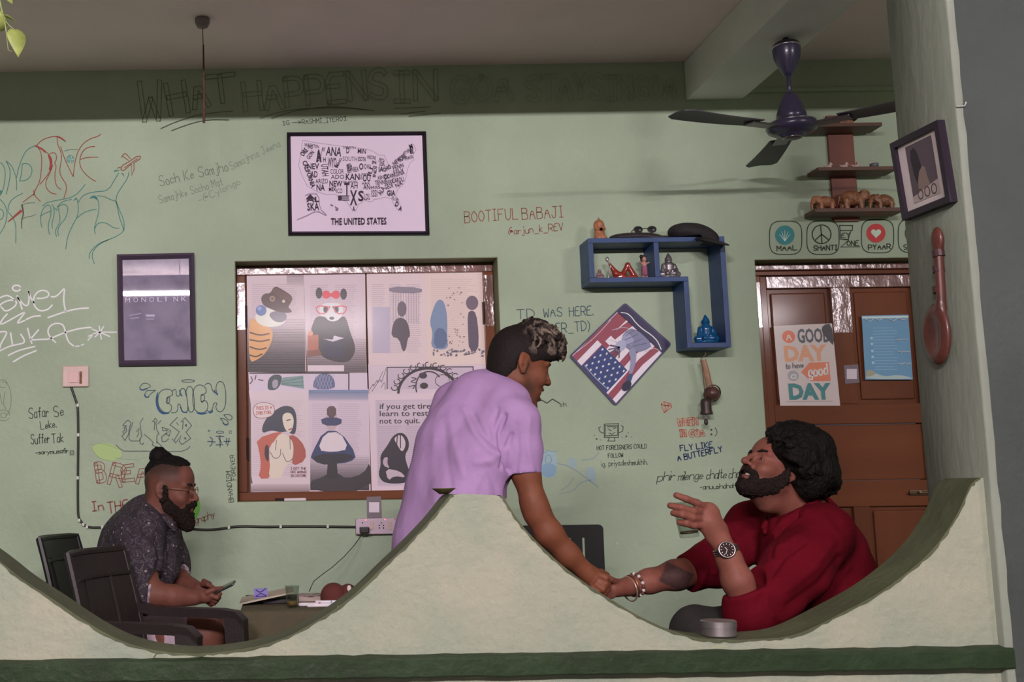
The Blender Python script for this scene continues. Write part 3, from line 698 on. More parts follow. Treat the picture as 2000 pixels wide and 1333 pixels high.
# ------------------------------------------------------------------ door
def door():
    d = tag(empty('door_1', ((DX0 + DX1) / 2, YF, 0)), kind='structure'); ks = []; sub = []
    def part(name, mb, m): o = mb.build(name, m); ks.append(o); return o
    y0 = YF - .02
    x0, _ = PXZ(1477, 600, y0)
    jw = PXZ(1503, 600, y0)[0] - x0
    z1 = DZ1 - .004
    part('frame_top', MB().box((DX0 + .004, y0, z1 - .03), (DX1 - .004, y0 + .09, z1), .004), m_tape)
    part('frame_top', MB().box((DX0 + .004, y0 + .012, z1 - .05), (DX1 - .004, y0 + .09, z1 - .032), .002), m_wood_h)
    zj = z1 - .052
    zl = PXZ(1490, 640, y0)[1]
    part('frame_side', MB().box((DX0 + .004, y0 + .006, 0), (DX0 + jw, y0 + .09, zj), .005), m_wood)
    part('frame_side', MB().box((DX1 - jw, y0 + .006, 0), (DX1 - .004, y0 + .09, zj), .005), m_wood)
    part('tape_strip', MB().box((DX0 + .006, y0 + .004, zl), (DX0 + jw - .004, y0 + .008, zj - .03), .0005), m_tape)
    # leaf: stiles, rails, raised panels
    lx0, lx1, lz1 = DX0 + jw + .002, DX1 - jw - .002, zj - .002
    yl = y0 + .02
    zr1 = PXZ(1640, 562, yl)[1]; zr2a = PXZ(1640, 790, yl)[1]
    zm1, zm2 = PXZ(1690, 828, yl)[1], PXZ(1690, 990, yl)[1]
    xs1a, xs1b = PXZ(1508, 700, yl)[0], PXZ(1508, 700, yl)[0]
    xa, xb = PXZ(1628, 660, yl)[0], PXZ(1668, 660, yl)[0]
    xr = PXZ(1790, 660, yl)[0]
    st = .03
    part('stile', MB().box((lx0, yl, .01), (lx0 + st, yl + .04, lz1), .003), m_wood)
    part('stile', MB().box((max(xr, lx1 - .10), yl, .01), (lx1, yl + .04, lz1), .003), m_wood)
    part('rail', MB().box((lx0 + st, yl, zr1), (max(xr, lx1 - .10), yl + .04, lz1), .003), m_tape)
    part('rail', MB().box((lx0 + st, yl, zm1), (max(xr, lx1 - .10), yl + .04, zr2a), .003), m_wood_h)
    part('mullion', MB().box((xa, yl, zr2a), (xb, yl + .04, zr1), .003), m_wood)
    zs = PXZ(1650, 650, yl)[1]
    part('tape_strip', MB().box((xa + .004, yl - .0015, zs), (xb - .004, yl + .001, zr1), .0005), m_tape)
    xe = max(xr, lx1 - .10)
    for a, b in ((lx0 + st, xa), (xb, xe)):
        pp = part('panel', MB().box((a, yl + .02, zr2a), (b, yl + .035, zr1), .0), m_wood)
        part('panel_field', MB().box((a + .02, yl + .012, zr2a + .02), (b - .02, yl + .02, zr1 - .02), .006), m_wood); sub.append((ks.pop(), pp))
    # middle boards between two rails
    zb1 = PXZ(1690, 938, yl)[1]
    part('panel', MB().box((lx0 + st, yl + .012, zb1), (xe, yl + .03, zm1 - .004), .004), m_wood_h)
    part('rail', MB().box((lx0 + st, yl, zm2), (xe, yl + .04, zb1 - .002), .003), m_wood_h)
    # lower part: two raised panels and a middle stile
    xm0, xm1 = PXZ(1672, 1050, yl)[0], PXZ(1704, 1050, yl)[0]
    part('mullion', MB().box((xm0, yl, .14), (xm1, yl + .04, zm2), .003), m_wood)
    part('rail', MB().box((lx0 + st, yl, .01), (xe, yl + .04, .14), .003), m_wood_h)
    for a, b in ((lx0 + st, xm0), (xm1, xe)):
        pp = part('panel', MB().box((a, yl + .02, .14), (b, yl + .035, zm2), 0), m_wood)
        part('panel_field', MB().box((a + .018, yl + .008, .16), (b - .018, yl + .02, zm2 - .018), .008), m_wood); sub.append((ks.pop(), pp))
    lz = PXZ(1800, 963, yl)[1]; la = PXZ(1776, 963, yl)[0]
    bb = MB(); bb.box((la, yl - .008, lz - .012), (la + .10, yl, lz + .012), .003); bb.tube([(la - .01, yl - .016, lz), (la + .11, yl - .016, lz)], .006, 10); bb.tube([(la + .03, yl - .016, lz), (la + .03, yl - .035, lz + .004)], .005, 8)
    part('bolt_latch', bb, mat('dull_brass', (.22, .15, .09), .4, metal=.8))
    adopt(d, *ks)
    for q, pp in sub: q.parent = pp
    return d, yl
door_1, YL = door()
# posters on the door
o, a = sheet('poster', [(1511, 637), (1625, 632), (1641, 793), (1524, 793)], (190, 180, 176), 'cream lettering poster with orange and teal words on the door', 'poster', Y=YL - .002)
q = [(1511, 637), (1625, 632), (1641, 793), (1524, 793)]
qm = quad_map((0, 0, 100, 140), [P(x, y, YL - .002) for x, y in q]); a.to3 = qm
a.ell((206, 112, 88), 24, 20, 11); a.text((222, 190, 176), 'A', (20, 26), (28, 26), 11, 2)
def slabword(t, x0, x1, y, h, rgb, bold=.03): a.type(rgb, t, (x0, y), (x1, y), h, bold)
slabword('GOOD', 39, 95, 31, 23, (84, 88, 94), .03)
a.fill((70, 66, 72), [(84, 2), (99, 0), (100, 40), (92, 30), (80, 14)], 1)
slabword('DAY', 14, 86, 62, 25, (222, 150, 116), .045)
a.text((110, 104, 108), 'to have', (14, 76), (44, 74), 9, 1.6, slant=.25)
a.fill((218, 122, 90), [(40, 82), (55, 66), (88, 66), (88, 98), (55, 98)], 0); a.text((236, 216, 206), 'good', (52, 90), (84, 86), 18, 2.6, slant=.2)
a.ell((156, 154, 158), 26, 88, 9); a.text((206, 200, 200), 'a', (22, 93), (30, 93), 12, 2)
slabword('DAY', 16, 87, 128, 25, (66, 128, 128), .05)
a.line((170, 160, 158), [(10, 133), (88, 132)], 1.2, 0)
a.build('lettering', o)
o, a = sheet('poster', [(1683, 617), (1774, 615), (1783, 742), (1690, 742)], (96, 142, 172), 'pale blue plastic covered notice taped to the right door panel', 'poster', Y=YL - .006, gloss=1)
qm = quad_map((0, 0, 100, 130), [P(x, y, YL - .006) for x, y in [(1683, 617), (1774, 615), (1783, 742), (1690, 742)]]); a.to3 = qm
a.fill((176, 196, 208), [(0, 2), (100, 2), (100, 6), (0, 6)]); a.fill((160, 178, 176), [(2, 122), (20, 116), (40, 124), (70, 120), (98, 126), (98, 129), (2, 129)], 1); a.fill((150, 150, 126), [(2, 112), (14, 110), (24, 118), (10, 124), (2, 124)], 1)
ruled(a, (124, 164, 190), (22, 26, 80, 116), 6, 1.6)
for y in (46, 58, 72, 84, 96): a.ell((150, 184, 202), 18, y, 3)
a.build('lettering', o)
r = random.Random(8)
for (x0, x1, y0) in ((6, 96, 8), (70, 96, 50), (70, 98, 74), (70, 98, 98)):
    pts = [qm(x0 + (x1 - x0) * t / 9, y0 + r.uniform(-3, 5) * (1 if x0 < 10 else .4)) + Vector((0, -.003, 0)) for t in range(10)]
    adopt(o, MB().tube(pts, .0022, 6).build('plastic_crease', mat('clear_plastic_fold', (.75, .78, .82), .08, spec=1.0, coat=1)))
for q, nm, Yq in (([(1648, 714), (1676, 712), (1679, 748), (1651, 750)], 'grey card with a pale blank square on the door mullion', YL - .002), ([(716, 971), (744, 970), (746, 1012), (717, 1013)], 'grey card with a pale blank square above the socket', YW - .003)):
    o, a = sheet('card', q, (108, 96, 104), nm, 'card', Y=Yq, group='grey cards on door and wall')
    cx = sum(p[0] for p in q) / 4; cy = sum(p[1] for p in q) / 4
    a.rect((190, 178, 186), cx - 10, cy - 10, cx + 10, cy + 10); a.build('print', o)

# ------------------------------------------------------------------ framed pictures on the back wall
def framed(name, quad, fw, depth, mframe, mglass, label, Y=YW, tilt=0.0):
    """frame hung on the wall; tilt leans its top off the wall"""
    c = [P(x, y, Y) for x, y in quad]; n = Vector((0, -1, 0))
    zb = (c[2].z + c[3].z) / 2; root = tag(empty(name, (sum((p for p in c), Vector()) / 4).to_tuple()), label, 'picture')
    root.location.z = zb
    def lean(p, off): return Vector((p.x, Y - .002 - off - (p.z - zb) * math.tan(tilt), p.z))
    ctr = sum(c, Vector()) / 4
    def inset(p, d): return Vector((p.x + math.copysign(d, ctr.x - p.x), p.y, p.z + math.copysign(d, ctr.z - p.z)))
    ins = [inset(p, fw) for p in c]; mid = [inset(p, fw * .45) for p in c]
    ks = []
    for k in range(4):
        j = (k + 1) % 4
        vs = [lean(c[k], 0), lean(c[j], 0), lean(c[k], depth * .7), lean(c[j], depth * .7), lean(mid[k], depth), lean(mid[j], depth), lean(ins[k], depth * .45), lean(ins[j], depth * .45), lean(ins[k], 0), lean(ins[j], 0)]
        ks.append(obj('frame_bar', vs, [[0, 1, 3, 2][::-1], [2, 3, 5, 4][::-1], [4, 5, 7, 6][::-1], [6, 7, 9, 8][::-1], [8, 9, 1, 0][::-1], [0, 2, 4, 6, 8], [1, 9, 7, 5, 3]], mframe))
    g = [inset(p, fw * .9) for p in c]
    vs = [lean(p, depth * .4) for p in g] + [lean(p, depth * .1) for p in g]
    pane = obj('pane', vs, [[0, 3, 2, 1], [4, 5, 6, 7], [0, 1, 5, 4], [1, 2, 6, 5], [2, 3, 7, 6], [3, 0, 4, 7]], mglass); ks.append(pane)
    adopt(root, *ks)
    f = lambda px, py: lean(P(px, py, Y), depth * .4)
    return root, f
m_fr = mat('dark_plum_frame', (.022, .014, .024), .4, spec=.3)
m_fr2 = mat('plum_grey_frame', (.085, .060, .092), .35, spec=.5)
us, umap = framed('framed_map', [(560, 261), (831, 259), (838, 460), (563, 461)], .017, .022, m_fr, ink((200, 182, 200), .62, 0), 'dark framed word map titled the united states')
a = Art(umap, FRONT)
INK = (62, 50, 64)
usa = [(591, 276), (600, 277), (612, 280), (680, 289), (716, 293), (728, 297), (740, 305), (750, 305), (755, 316), (760, 327), (764, 328), (772, 318), (782, 307), (790, 299), (799, 292), (802, 283), (807, 284), (812, 294), (806, 304), (808, 314), (800, 320), (795, 334), (792, 350), (788, 360), (777, 371), (772, 382), (779, 396), (783, 408), (779, 413), (770, 403), (764, 390), (752, 386), (740, 390), (730, 391), (725, 396), (712, 393), (700, 401), (694, 414), (686, 410), (678, 396), (668, 392), (655, 381), (640, 382), (622, 377), (600, 365), (590, 345), (583, 325), (588, 300)]
a.line((150, 134, 152), usa + usa[:1], .9, 0)
def W2(t, x0, y0, x1, y1, h, b=.02): a.type(INK, t, (x0, y0), (x1, y1), h, b)
W2('MONT', 628, 297, 634, 298, 8); W2('ANA', 636, 305, 666, 307, 17); W2('IDA', 618, 317, 627, 318, 21); W2('A', 617, 317, 628, 317, 22, .05); W2('H', 631, 318, 636, 318, 9)
W2('D', 676, 301, 682, 301, 11); W2('NORTH', 670, 292, 694, 293, 5, .0); W2('MIN', 698, 301, 714, 302, 9); W2('SOUTH', 669, 316, 697, 317, 9, .0); W2('ESOTA', 699, 316, 714, 317, 8)
W2('NEV', 600, 332, 623, 332, 11); W2('AD', 606, 348, 620, 348, 12); W2('UTAH', 628, 324, 637, 350, 9) if False else a.type(INK, 'UTAH', (627, 323), (629, 346), 13, .01)
W2('WYO', 640, 328, 657, 328, 18); W2('MING', 659, 330, 668, 312, 5); W2('COLOR', 645, 341, 671, 341, 9, .0); W2('ADO', 646, 351, 672, 351, 8, .0)
W2('KAN', 675, 353, 702, 353, 12); W2('SAS', 703, 352, 707, 352, 9, .0); a.type(INK, 'NEBRASKA', (676, 322), (678, 340), 9, .0); W2('RA', 678, 336, 689, 336, 12, .0); W2('BEA', 690, 337, 700, 337, 9, .0)
W2('O', 701, 333, 709, 333, 12); W2('IOWA', 710, 332, 724, 332, 10, .0); W2('MISS', 706, 345, 722, 345, 5, .0); W2('OU', 708, 356, 723, 356, 13)
W2('ARIZO', 616, 360, 640, 360, 9, .0); W2('NA', 618, 374, 634, 374, 12); W2('NEW', 643, 366, 668, 366, 11); W2('MEX', 642, 375, 656, 375, 7); W2('ICO', 657, 379, 668, 379, 9, .0)
W2('OKLAHOMA', 669, 359, 698, 359, 4, .0); W2('AH', 684, 370, 698, 370, 12, .0); W2('T', 672, 383, 682, 383, 24); W2('E', 660, 393, 682, 393, 9); W2('X', 683, 402, 697, 402, 28); W2('S', 699, 394, 710, 394, 19); W2('A', 688, 414, 693, 414, 9)
W2('AN', 709, 372, 722, 372, 10, .0); W2('ARK', 706, 362, 722, 362, 4, .0); W2('LOU', 711, 392, 722, 392, 12, .0); W2('ISSI', 725, 386, 736, 386, 13, .0)
a.type(INK, 'CALIFORNIA', (590, 318), (608, 369), 9, .01); W2('ORE', 592, 308, 602, 296, 9); W2('GON', 604, 314, 614, 300, 8, .0); W2('WASH', 594, 288, 610, 290, 7, .0); W2('ING', 601, 292, 610, 293, 7, .0); W2('TON', 611, 290, 622, 292, 6, .0)
W2('WISCONS', 716, 312, 733, 314, 7, .0); W2('IN', 726, 322, 734, 322, 6); W2('ILL', 724, 346, 730, 326, 8, .0); W2('INDI', 733, 348, 736, 328, 6, .0); W2('MICH', 738, 318, 748, 322, 9, .0); W2('IGAN', 740, 326, 750, 328, 7, .0); W2('IA', 739, 337, 748, 337, 9)
W2('OHIO', 750, 338, 764, 330, 8); W2('KENTUCKY', 738, 353, 768, 348, 7, .0); W2('CK', 749, 352, 760, 351, 9); W2('TENNE', 732, 363, 754, 361, 8, .0); W2('SSEE', 754, 361, 768, 358, 6, .0)
W2('MISS', 724, 372, 742, 370, 6, .0); W2('ALA', 744, 384, 752, 370, 9, .0); W2('GEOR', 752, 372, 768, 368, 9, .0); W2('GIA', 755, 384, 771, 384, 10); W2('FLORI', 764, 391, 776, 396, 6, .0); W2('D', 770, 404, 776, 406, 9); W2('A', 777, 412, 783, 414, 8)
W2('CAROLI', 766, 360, 788, 356, 9, .0); W2('NA', 774, 369, 786, 362, 8, .0); W2('VIRGINIA', 764, 350, 790, 342, 8, .0); W2('PENN', 768, 335, 788, 328, 8, .0); W2('SYLV', 768, 342, 788, 336, 6, .0); W2('NEW', 770, 326, 784, 314, 8, .0); W2('YORK', 781, 320, 794, 308, 9); W2('VT NH', 790, 306, 800, 298, 7, .0); W2('MASS', 792, 316, 806, 310, 6, .0); W2('M', 800, 294, 806, 292, 9); W2('E', 800, 302, 807, 301, 8)
W2('AL', 598, 396, 624, 396, 9); W2('A', 597, 391, 615, 391, 8); W2('SKA', 600, 413, 623, 412, 14, .01)
a.line((140, 124, 144), [(596, 384), (606, 380), (622, 381), (624, 410), (637, 421), (636, 423), (618, 413), (600, 423), (580, 431)], 1.0, 1)
a.lines((120, 106, 124), [[(645, 402), (650, 404)], [(654, 406), (660, 410)]], 1.5, 0); a.ell((130, 116, 134), 657, 411, 2.5, 2)
a.type(INK, 'THE UNITED STATES', (646, 441), (754, 440), 12.5, .015)
a.build('print', us)
m_mono = mat('dark_violet_print_behind_glass', C(84, 76, 100), .5, spec=.2, col2=C(126, 116, 140), scale=7.0, coat=1.0, mix_lo=.42, mix_hi=.72)
m_mono.node_tree.nodes['Principled BSDF'].inputs['Coat Roughness'].default_value = .012
mo, mmap = framed('framed_poster', [(230, 500), (380, 497), (384, 714), (233, 716)], .024, .028, m_fr2, m_mono, 'plum framed violet poster with faint white lettering under glass', tilt=math.radians(1.2))
a = Art(mmap, FRONT)
for k, ch in enumerate('MONOLINK'): x = 246 + k * 15.6; a.type((190, 180, 200), ch, (x, 592.5 - k * .35), (x + (9 if ch != 'I' else 2), 592.5 - k * .35), 9, -.005)
a.rect((172, 164, 186), 286, 616, 303, 620); a.rect((150, 142, 166), 286, 624, 302, 626); a.lines((150, 142, 166), [[(254, 618), (276, 614)], [(256, 624), (272, 622)]], 2, 0)
a.build('print', mo)
# picture hung on the pillar's side
def on_pillar(px, py, off=0.0):
    d = ray(px, py); x = PILX - .004 - off; return CAM + d * (x / d.x)
q = [on_pillar(1751, 281), on_pillar(1845, 234), on_pillar(1871, 394), on_pillar(1776, 431)]
pc = sum(q, Vector()) / 4
root = tag(empty('framed_photograph', (PILX - .01, pc.y, min(p.z for p in q))), 'black framed photograph hung askew on the pillar side', 'picture')
def pin(p, d): return p.lerp(pc, d)
ks = []; nx = Vector((-.018, 0, 0)); T0, T1 = [p for p in q], [pin(p, .16) for p in q]
for k in range(4):
    j = (k + 1) % 4; vs = [T0[k], T0[j], T0[k] + nx, T0[j] + nx, T1[k] + nx, T1[j] + nx, T1[k], T1[j]]
    ks.append(obj('frame_bar', vs, [[0, 1, 3, 2], [2, 3, 5, 4], [4, 5, 7, 6], [6, 7, 1, 0], [0, 2, 4, 6], [1, 7, 5, 3]], m_fr))
T2 = [pin(p, .14) for p in q]
ks.append(obj('mount', [p + nx * .5 for p in T2] + [p + nx * .05 for p in T2], [[0, 1, 2, 3], [7, 6, 5, 4], [0, 4, 5, 1], [1, 5, 6, 2], [2, 6, 7, 3], [3, 7, 4, 0]], ink((176, 166, 164))))
adopt(root, *ks)
qm = quad_map((0, 0, 100, 100), [p + nx * .5 for p in q]); a = Art(qm, (-1, 0, 0))
a.fill((84, 74, 80), [(24, 12), (78, 12), (78, 84), (24, 84)]); a.fill((52, 46, 52), [(30, 20), (44, 16), (52, 50), (46, 70), (34, 60)], 1); a.fill((120, 104, 98), [(40, 52), (56, 40), (60, 66), (70, 84), (36, 84)], 1); a.fill((150, 138, 134), [(24, 76), (78, 66), (78, 84), (24, 84)])
for x in (40, 54, 68): a.line((74, 62, 64), arc(x, 76, 5, 6, n=12), 1.6, 0)
a.build('print', root)

# diamond shaped tin plate with flag and crowned figure
TS = [(1221, 591), (1312, 672), (1202, 794), (1112, 696)]
c = [P(x, y, YW - .012) for x, y in TS]
def plate():
    bm = bmesh.new(); vs = [bm.verts.new(p) for p in c]; f = bm.faces.new(vs[::-1]) if True else None
    r = bmesh.ops.extrude_face_region(bm, geom=[f]); 
    for v in [e for e in r['geom'] if isinstance(e, bmesh.types.BMVert)]: v.co.y += .010
    vert_e = [e for e in bm.edges if abs(e.verts[0].co.y - e.verts[1].co.y) > .005]
    bmesh.ops.bevel(bm, geom=vert_e, offset=.012, segments=4, affect='EDGES', profile=.5)
    bm.verts.index_update(); V = [v.co.copy() for v in bm.verts]; Fc = [[v.index for v in f.verts] for f in bm.faces]; bm.free()
    o = obj('tin_sign', V, Fc, ink((66, 62, 92), .62, 1)); bm = bmesh.new(); bm.from_mesh(o.data); bmesh.ops.recalc_face_normals(bm, faces=bm.faces); bm.to_mesh(o.data); bm.free()
    return place(tag(o, 'glossy diamond hung tin sign with flag stars, stripes and crowned statue', 'sign'))
ts = plate()
qm = quad_map((0, 0, 100, 120), [c[3], c[0], c[1], c[2]]); a = Art(qm, FRONT, gloss=1)   # x runs up-right along the upper left edge, y down-right
a.fill((206, 190, 200), [(3, 3), (84, 3), (84, 117), (3, 117)])
for k in range(5):
    y = 4 + k * 23; a.fill((136, 66, 80), [(3, y), (60, y - 2), (84, y + 3), (84, y + 15), (58, y + 10), (3, y + 12)])
a.fill((206, 190, 200), [(3, 80), (20, 84), (20, 92), (3, 90)])
a.fill((48, 62, 112), [(3, 3), (46, 3), (46, 52), (3, 58)] ) if False else a.fill((48, 62, 112), [(3, 28), (40, 28), (40, 92), (3, 92)])
a.fill((136, 66, 80), [(40, 4), (84, 4), (84, 26), (40, 26)]); a.fill((206, 190, 200), [(46, 26), (56, 26), (56, 40), (46, 40)])
for i in range(5):
    for j in range(6):
        x, y = 8 + i * 7, 33 + j * 11 + (5 if i % 2 else 0)
        if y < 90: a.fill((214, 206, 216), [(x + (2.4 if k % 2 == 0 else 1.0) * math.cos(k * math.pi / 5), y + (2.4 if k % 2 == 0 else 1.0) * math.sin(k * math.pi / 5)) for k in range(10)])
a.fill((116, 118, 144), [(58, 50), (70, 38), (84, 46), (84, 96), (70, 90), (60, 76)], 1); a.fill((140, 142, 168), [(62, 44), (74, 42), (72, 66), (62, 64)], 1); a.ell((150, 154, 176), 55, 52, 8, 9)
a.lines((76, 66, 92), [[(53, 52), (53 + 16 * math.cos(t), 52 + 16 * math.sin(t))] for t in (2.2, 2.6, 3.0, 3.5, 3.9, 4.3)], 1.6, 0)
a.lines((86, 88, 116), [[(64, 50), (80, 60)], [(62, 60), (80, 72)], [(66, 70), (80, 84)], [(68, 46), (82, 50)]], 1.2, 0)
a.fill((128, 130, 156), [(56, 70), (66, 70), (60, 88), (40, 104), (36, 100), (52, 84)], 1); a.fill((52, 74, 110), [(28, 104), (38, 98), (42, 104), (32, 112)], 1); a.ell((36, 40, 62), 26, 110, 7)
a.fill((50, 46, 76), [(84, 3), (97, 3), (97, 117), (84, 117)]); a.line((206, 196, 210), [(86, 8), (92, 20), (88, 50), (92, 90), (86, 112)], 1.2)
a.build('print', ts)
for pts in ([(10, 4), (40, 8), (70, 5)], [(52, 30), (60, 60), (66, 84)], [(62, 20), (78, 34), (80, 60)], [(70, 92), (82, 100), (84, 112)], [(6, 30), (5, 60), (7, 90)]):
    adopt(ts, MB().tube([qm(*p) + Vector((0, -.0025, 0)) for p in chaikin(pts, 2)], .0016, 6).build('plastic_crease', _mats['clear_plastic_fold']))
# ------------------------------------------------------------------ pen and marker work on the back wall (paint on the wall: parts of it)
def Zm(x0, y0, s): return lambda pts: [(x0 + x / s, y0 + y / s) for x, y in pts]
def G(): return Art(on_wall, FRONT)
TEAL, REDP, WHT, BLK, NAVY, PENCIL = (62, 116, 108), (142, 62, 54), (206, 208, 204), (52, 60, 50), (48, 72, 104), (112, 126, 104)
def outlined(a, rgb, t, p0, p1, h, d, w, hand=.2):
    """letters drawn as hollow outlines"""
    for p in strokes(t, p0, p1, h, hand, 0, 1):
        vs, _ = ribbon(p, d * 2); L = [tuple(v) for v in vs[0::2]]; Rr = [tuple(v) for v in vs[1::2]]
        a.line(rgb, L + Rr[::-1] + L[:1], w, 0)
# drink and drive / smoke and fly, teal and red
z = Zm(0, 250, 4.937); a = G()
T = [[(-10, 335), (20, 340), (50, 400), (50, 500), (30, 600), (0, 650)], [(60, 320), (100, 400), (95, 500), (60, 640)], [(62, 322), (110, 360), (140, 430), (160, 490), (160, 600)], [(160, 480), (180, 380), (230, 250), (280, 195), (340, 175)], [(215, 350), (210, 430), (190, 515)], [(212, 348), (260, 340), (300, 370), (312, 420), (290, 480), (240, 510), (195, 512)],
     [(0, 690), (40, 730), (70, 800), (66, 880), (40, 960), (0, 1020)], [(0, 780), (30, 800), (38, 840), (20, 880), (0, 885)], [(75, 800), (90, 720), (140, 670), (220, 630)], [(78, 810), (120, 860), (150, 920), (155, 1000), (152, 1110)],
     [(410, 755), (450, 720), (520, 705), (600, 690), (680, 675), (740, 640), (780, 600), (820, 545)], [(405, 960), (390, 900), (395, 830), (420, 770), (470, 735), (495, 780), (490, 850), (465, 930), (470, 1000), (480, 1030)], [(395, 850), (440, 820), (490, 805)], [(500, 740), (530, 780), (548, 800), (555, 760), (600, 710), (690, 690)], [(520, 770), (525, 840), (500, 920), (505, 970)], [(570, 770), (565, 800), (580, 860), (575, 920), (530, 990), (545, 1050)], [(560, 760), (610, 735), (650, 750), (655, 800), (630, 880), (580, 930), (555, 990), (565, 1040)],
     [(710, 700), (740, 680), (755, 740), (755, 840), (700, 940), (650, 1050), (635, 1170)], [(755, 720), (790, 660), (850, 630), (930, 615), (1010, 612), (1060, 580), (1100, 510), (1145, 435)], [(745, 870), (800, 820), (870, 795), (930, 785)], [(870, 680), (910, 660), (945, 690), (958, 760), (945, 850), (915, 940), (910, 990), (920, 1025)], [(940, 655), (1000, 660), (1060, 690), (1120, 710)], [(915, 970), (940, 920), (1000, 912), (1050, 930), (1090, 965), (1150, 968)],
     [(1245, 425), (1230, 490), (1180, 560), (1130, 640), (1115, 700), (1135, 770), (1150, 860), (1175, 930), (1195, 990)], [(1120, 710), (1150, 790), (1190, 880), (1200, 950), (1190, 1000), (1130, 1045), (1040, 1080), (960, 1120), (900, 1180), (885, 1240), (910, 1310)], [(1050, 1078), (960, 1110), (890, 1170), (860, 1220), (862, 1265)]]
a.lines(TEAL, [z(t) for t in T], 1.5)
a.fill(TEAL, z([(858, 690), (885, 655), (930, 652), (955, 720), (930, 690), (895, 675)]), 1); a.fill(TEAL, z([(705, 702), (738, 668), (752, 712), (735, 690)]), 0); a.fill(TEAL, z([(1092, 428), (1110, 405), (1160, 412), (1110, 422)]), 0); a.fill(TEAL, z([(1165, 435), (1190, 440), (1200, 475), (1180, 450)]), 0); a.fill(TEAL, z([(0, 600), (30, 610), (5, 655), (0, 655)]), 0)
a.line(TEAL, arc(137.5, 311, 7, n=14), 1.2, 0); a.ell((88, 140, 140), 137.5, 311, 5); a.lines((150, 176, 160), [z([(655, 300), (720, 310)]), z([(690, 270), (680, 340)])], 1.2, 0)
a.lines(TEAL, [z([(620, 225), (680, 205), (750, 212)])], 1)
Rd = [[(350, 175), (400, 120), (470, 90), (550, 80), (600, 100), (635, 132)], [(550, 85), (555, 160), (585, 220), (598, 290), (580, 370), (575, 430), (600, 490), (640, 540), (640, 610), (615, 680)], [(345, 170), (385, 210), (405, 280), (400, 400), (385, 520), (340, 600), (325, 650)], [(385, 545), (450, 470), (495, 400), (505, 320), (480, 260), (400, 195)], [(325, 640), (270, 680), (222, 718)], [(325, 600), (330, 650), (390, 710)], [(480, 250), (520, 235), (545, 260), (545, 310), (525, 340), (545, 370), (530, 430), (530, 510), (550, 570), (590, 595)], [(510, 360), (480, 440), (440, 520), (445, 580), (490, 630), (545, 640)], [(585, 180), (620, 290), (670, 400), (707, 470)], [(707, 470), (720, 340), (750, 230), (800, 150), (880, 100), (940, 85), (972, 62)], [(915, 180), (850, 185), (800, 220), (770, 290), (770, 360), (800, 420), (860, 480), (925, 518)], [(775, 305), (830, 285), (945, 283)]]
a.lines(REDP, [z(t) for t in Rd], 1.4)
a.fill(REDP, z([(455, 245), (500, 290), (508, 350), (490, 400), (468, 415), (485, 340)]), 1); a.line(REDP, z([(82, 905), (205, 800)]), [2, 5, 5], 0); a.line((86, 70, 60), z([(212, 745), (230, 830), (205, 900), (212, 970)]), [3.5, 2, 1.5]); a.lines((96, 112, 96), [z([(215, 740), (270, 725), (335, 722)]), z([(215, 885), (250, 860), (300, 855), (345, 835)])], 1.1)
a.line(REDP, z([(340, 172), (400, 200), (440, 240)]), [2.5, 3, 1]); a.line(REDP, z([(530, 82), (575, 88), (630, 130)]), [1, 3, 1.5])
pl = [(1165, 400), (1185, 360), (1240, 330), (1320, 275), (1355, 275), (1352, 300), (1290, 340), (1295, 400), (1270, 460), (1268, 350), (1190, 415)]
a.line(REDP, z(pl + pl[:1]), 1.3, 0); a.lines(REDP, [z([(1170, 285), (1190, 255), (1215, 250), (1260, 300)]), z([(1185, 275), (1240, 315)]), z([(1130, 390), (1165, 378)]), z([(1200, 385), (1330, 295)])], 1.2, 0)
a.build('marker_lettering', wall_back, 'teal and red flowing marker lettering with a small aeroplane')
# white tags
z = Zm(0, 520, 5.553); a = G()
Wt = [arc(180, 240, 45, 32, n=16), [(-10, 350), (40, 325), (95, 318), (160, 370)], [(-20, 440), (40, 390), (120, 365), (175, 378), (180, 410), (150, 450), (60, 500), (10, 440)], [(185, 320), (215, 390), (240, 470)], [(190, 340), (230, 390), (270, 430), (305, 430), (318, 350), (310, 275)], [(310, 275), (335, 350), (370, 400)], [(400, 350), (460, 352), (520, 335), (535, 300), (500, 265), (430, 265), (380, 310), (360, 370), (375, 440), (430, 490), (500, 480), (540, 455), (568, 422)], [(555, 332), (600, 335), (650, 295), (705, 230), (690, 330), (695, 420), (712, 490)], [(520, 560), (620, 525), (740, 485), (850, 462), (960, 455)],
      [(80, 520), (40, 560), (0, 620), (20, 635), (120, 580), (260, 500), (270, 510), (220, 570), (180, 628), (270, 590)], [(285, 580), (360, 545), (440, 540)], [(-10, 715), (80, 708), (60, 760), (10, 840), (0, 890)], [(115, 725), (135, 850)], [(225, 740), (265, 800), (262, 835), (200, 850), (100, 870), (0, 920)], [(300, 675), (320, 760), (345, 840)], [(420, 690), (370, 750), (320, 805), (450, 795), (530, 795), (620, 755), (720, 715), (850, 680), (970, 665), (990, 670)], [(605, 830), (540, 770), (515, 710), (540, 650), (600, 620), (660, 625), (695, 650), (715, 750), (745, 830), (800, 868)], [(90, 970), (200, 915), (380, 872)], [(145, 1040), (250, 975), (395, 918)]]
a.lines(WHT, [z(t) for t in Wt], 3.0)
a.lines(WHT, [z(t) for t in ([(820, 872), (860, 868)], [(880, 862), (910, 848)], [(955, 805), (1000, 755)], [(960, 762), (1000, 745)], [(1000, 685), (1190, 765)], [(1075, 650), (1085, 720), (1100, 795)], [(1125, 655), (1085, 720), (1030, 770)], [(1010, 735), (1080, 720)], [(1110, 718), (1265, 718)])], 2.4, 0)
a.build('marker_tag', wall_back, 'white marker tag ending in a star')
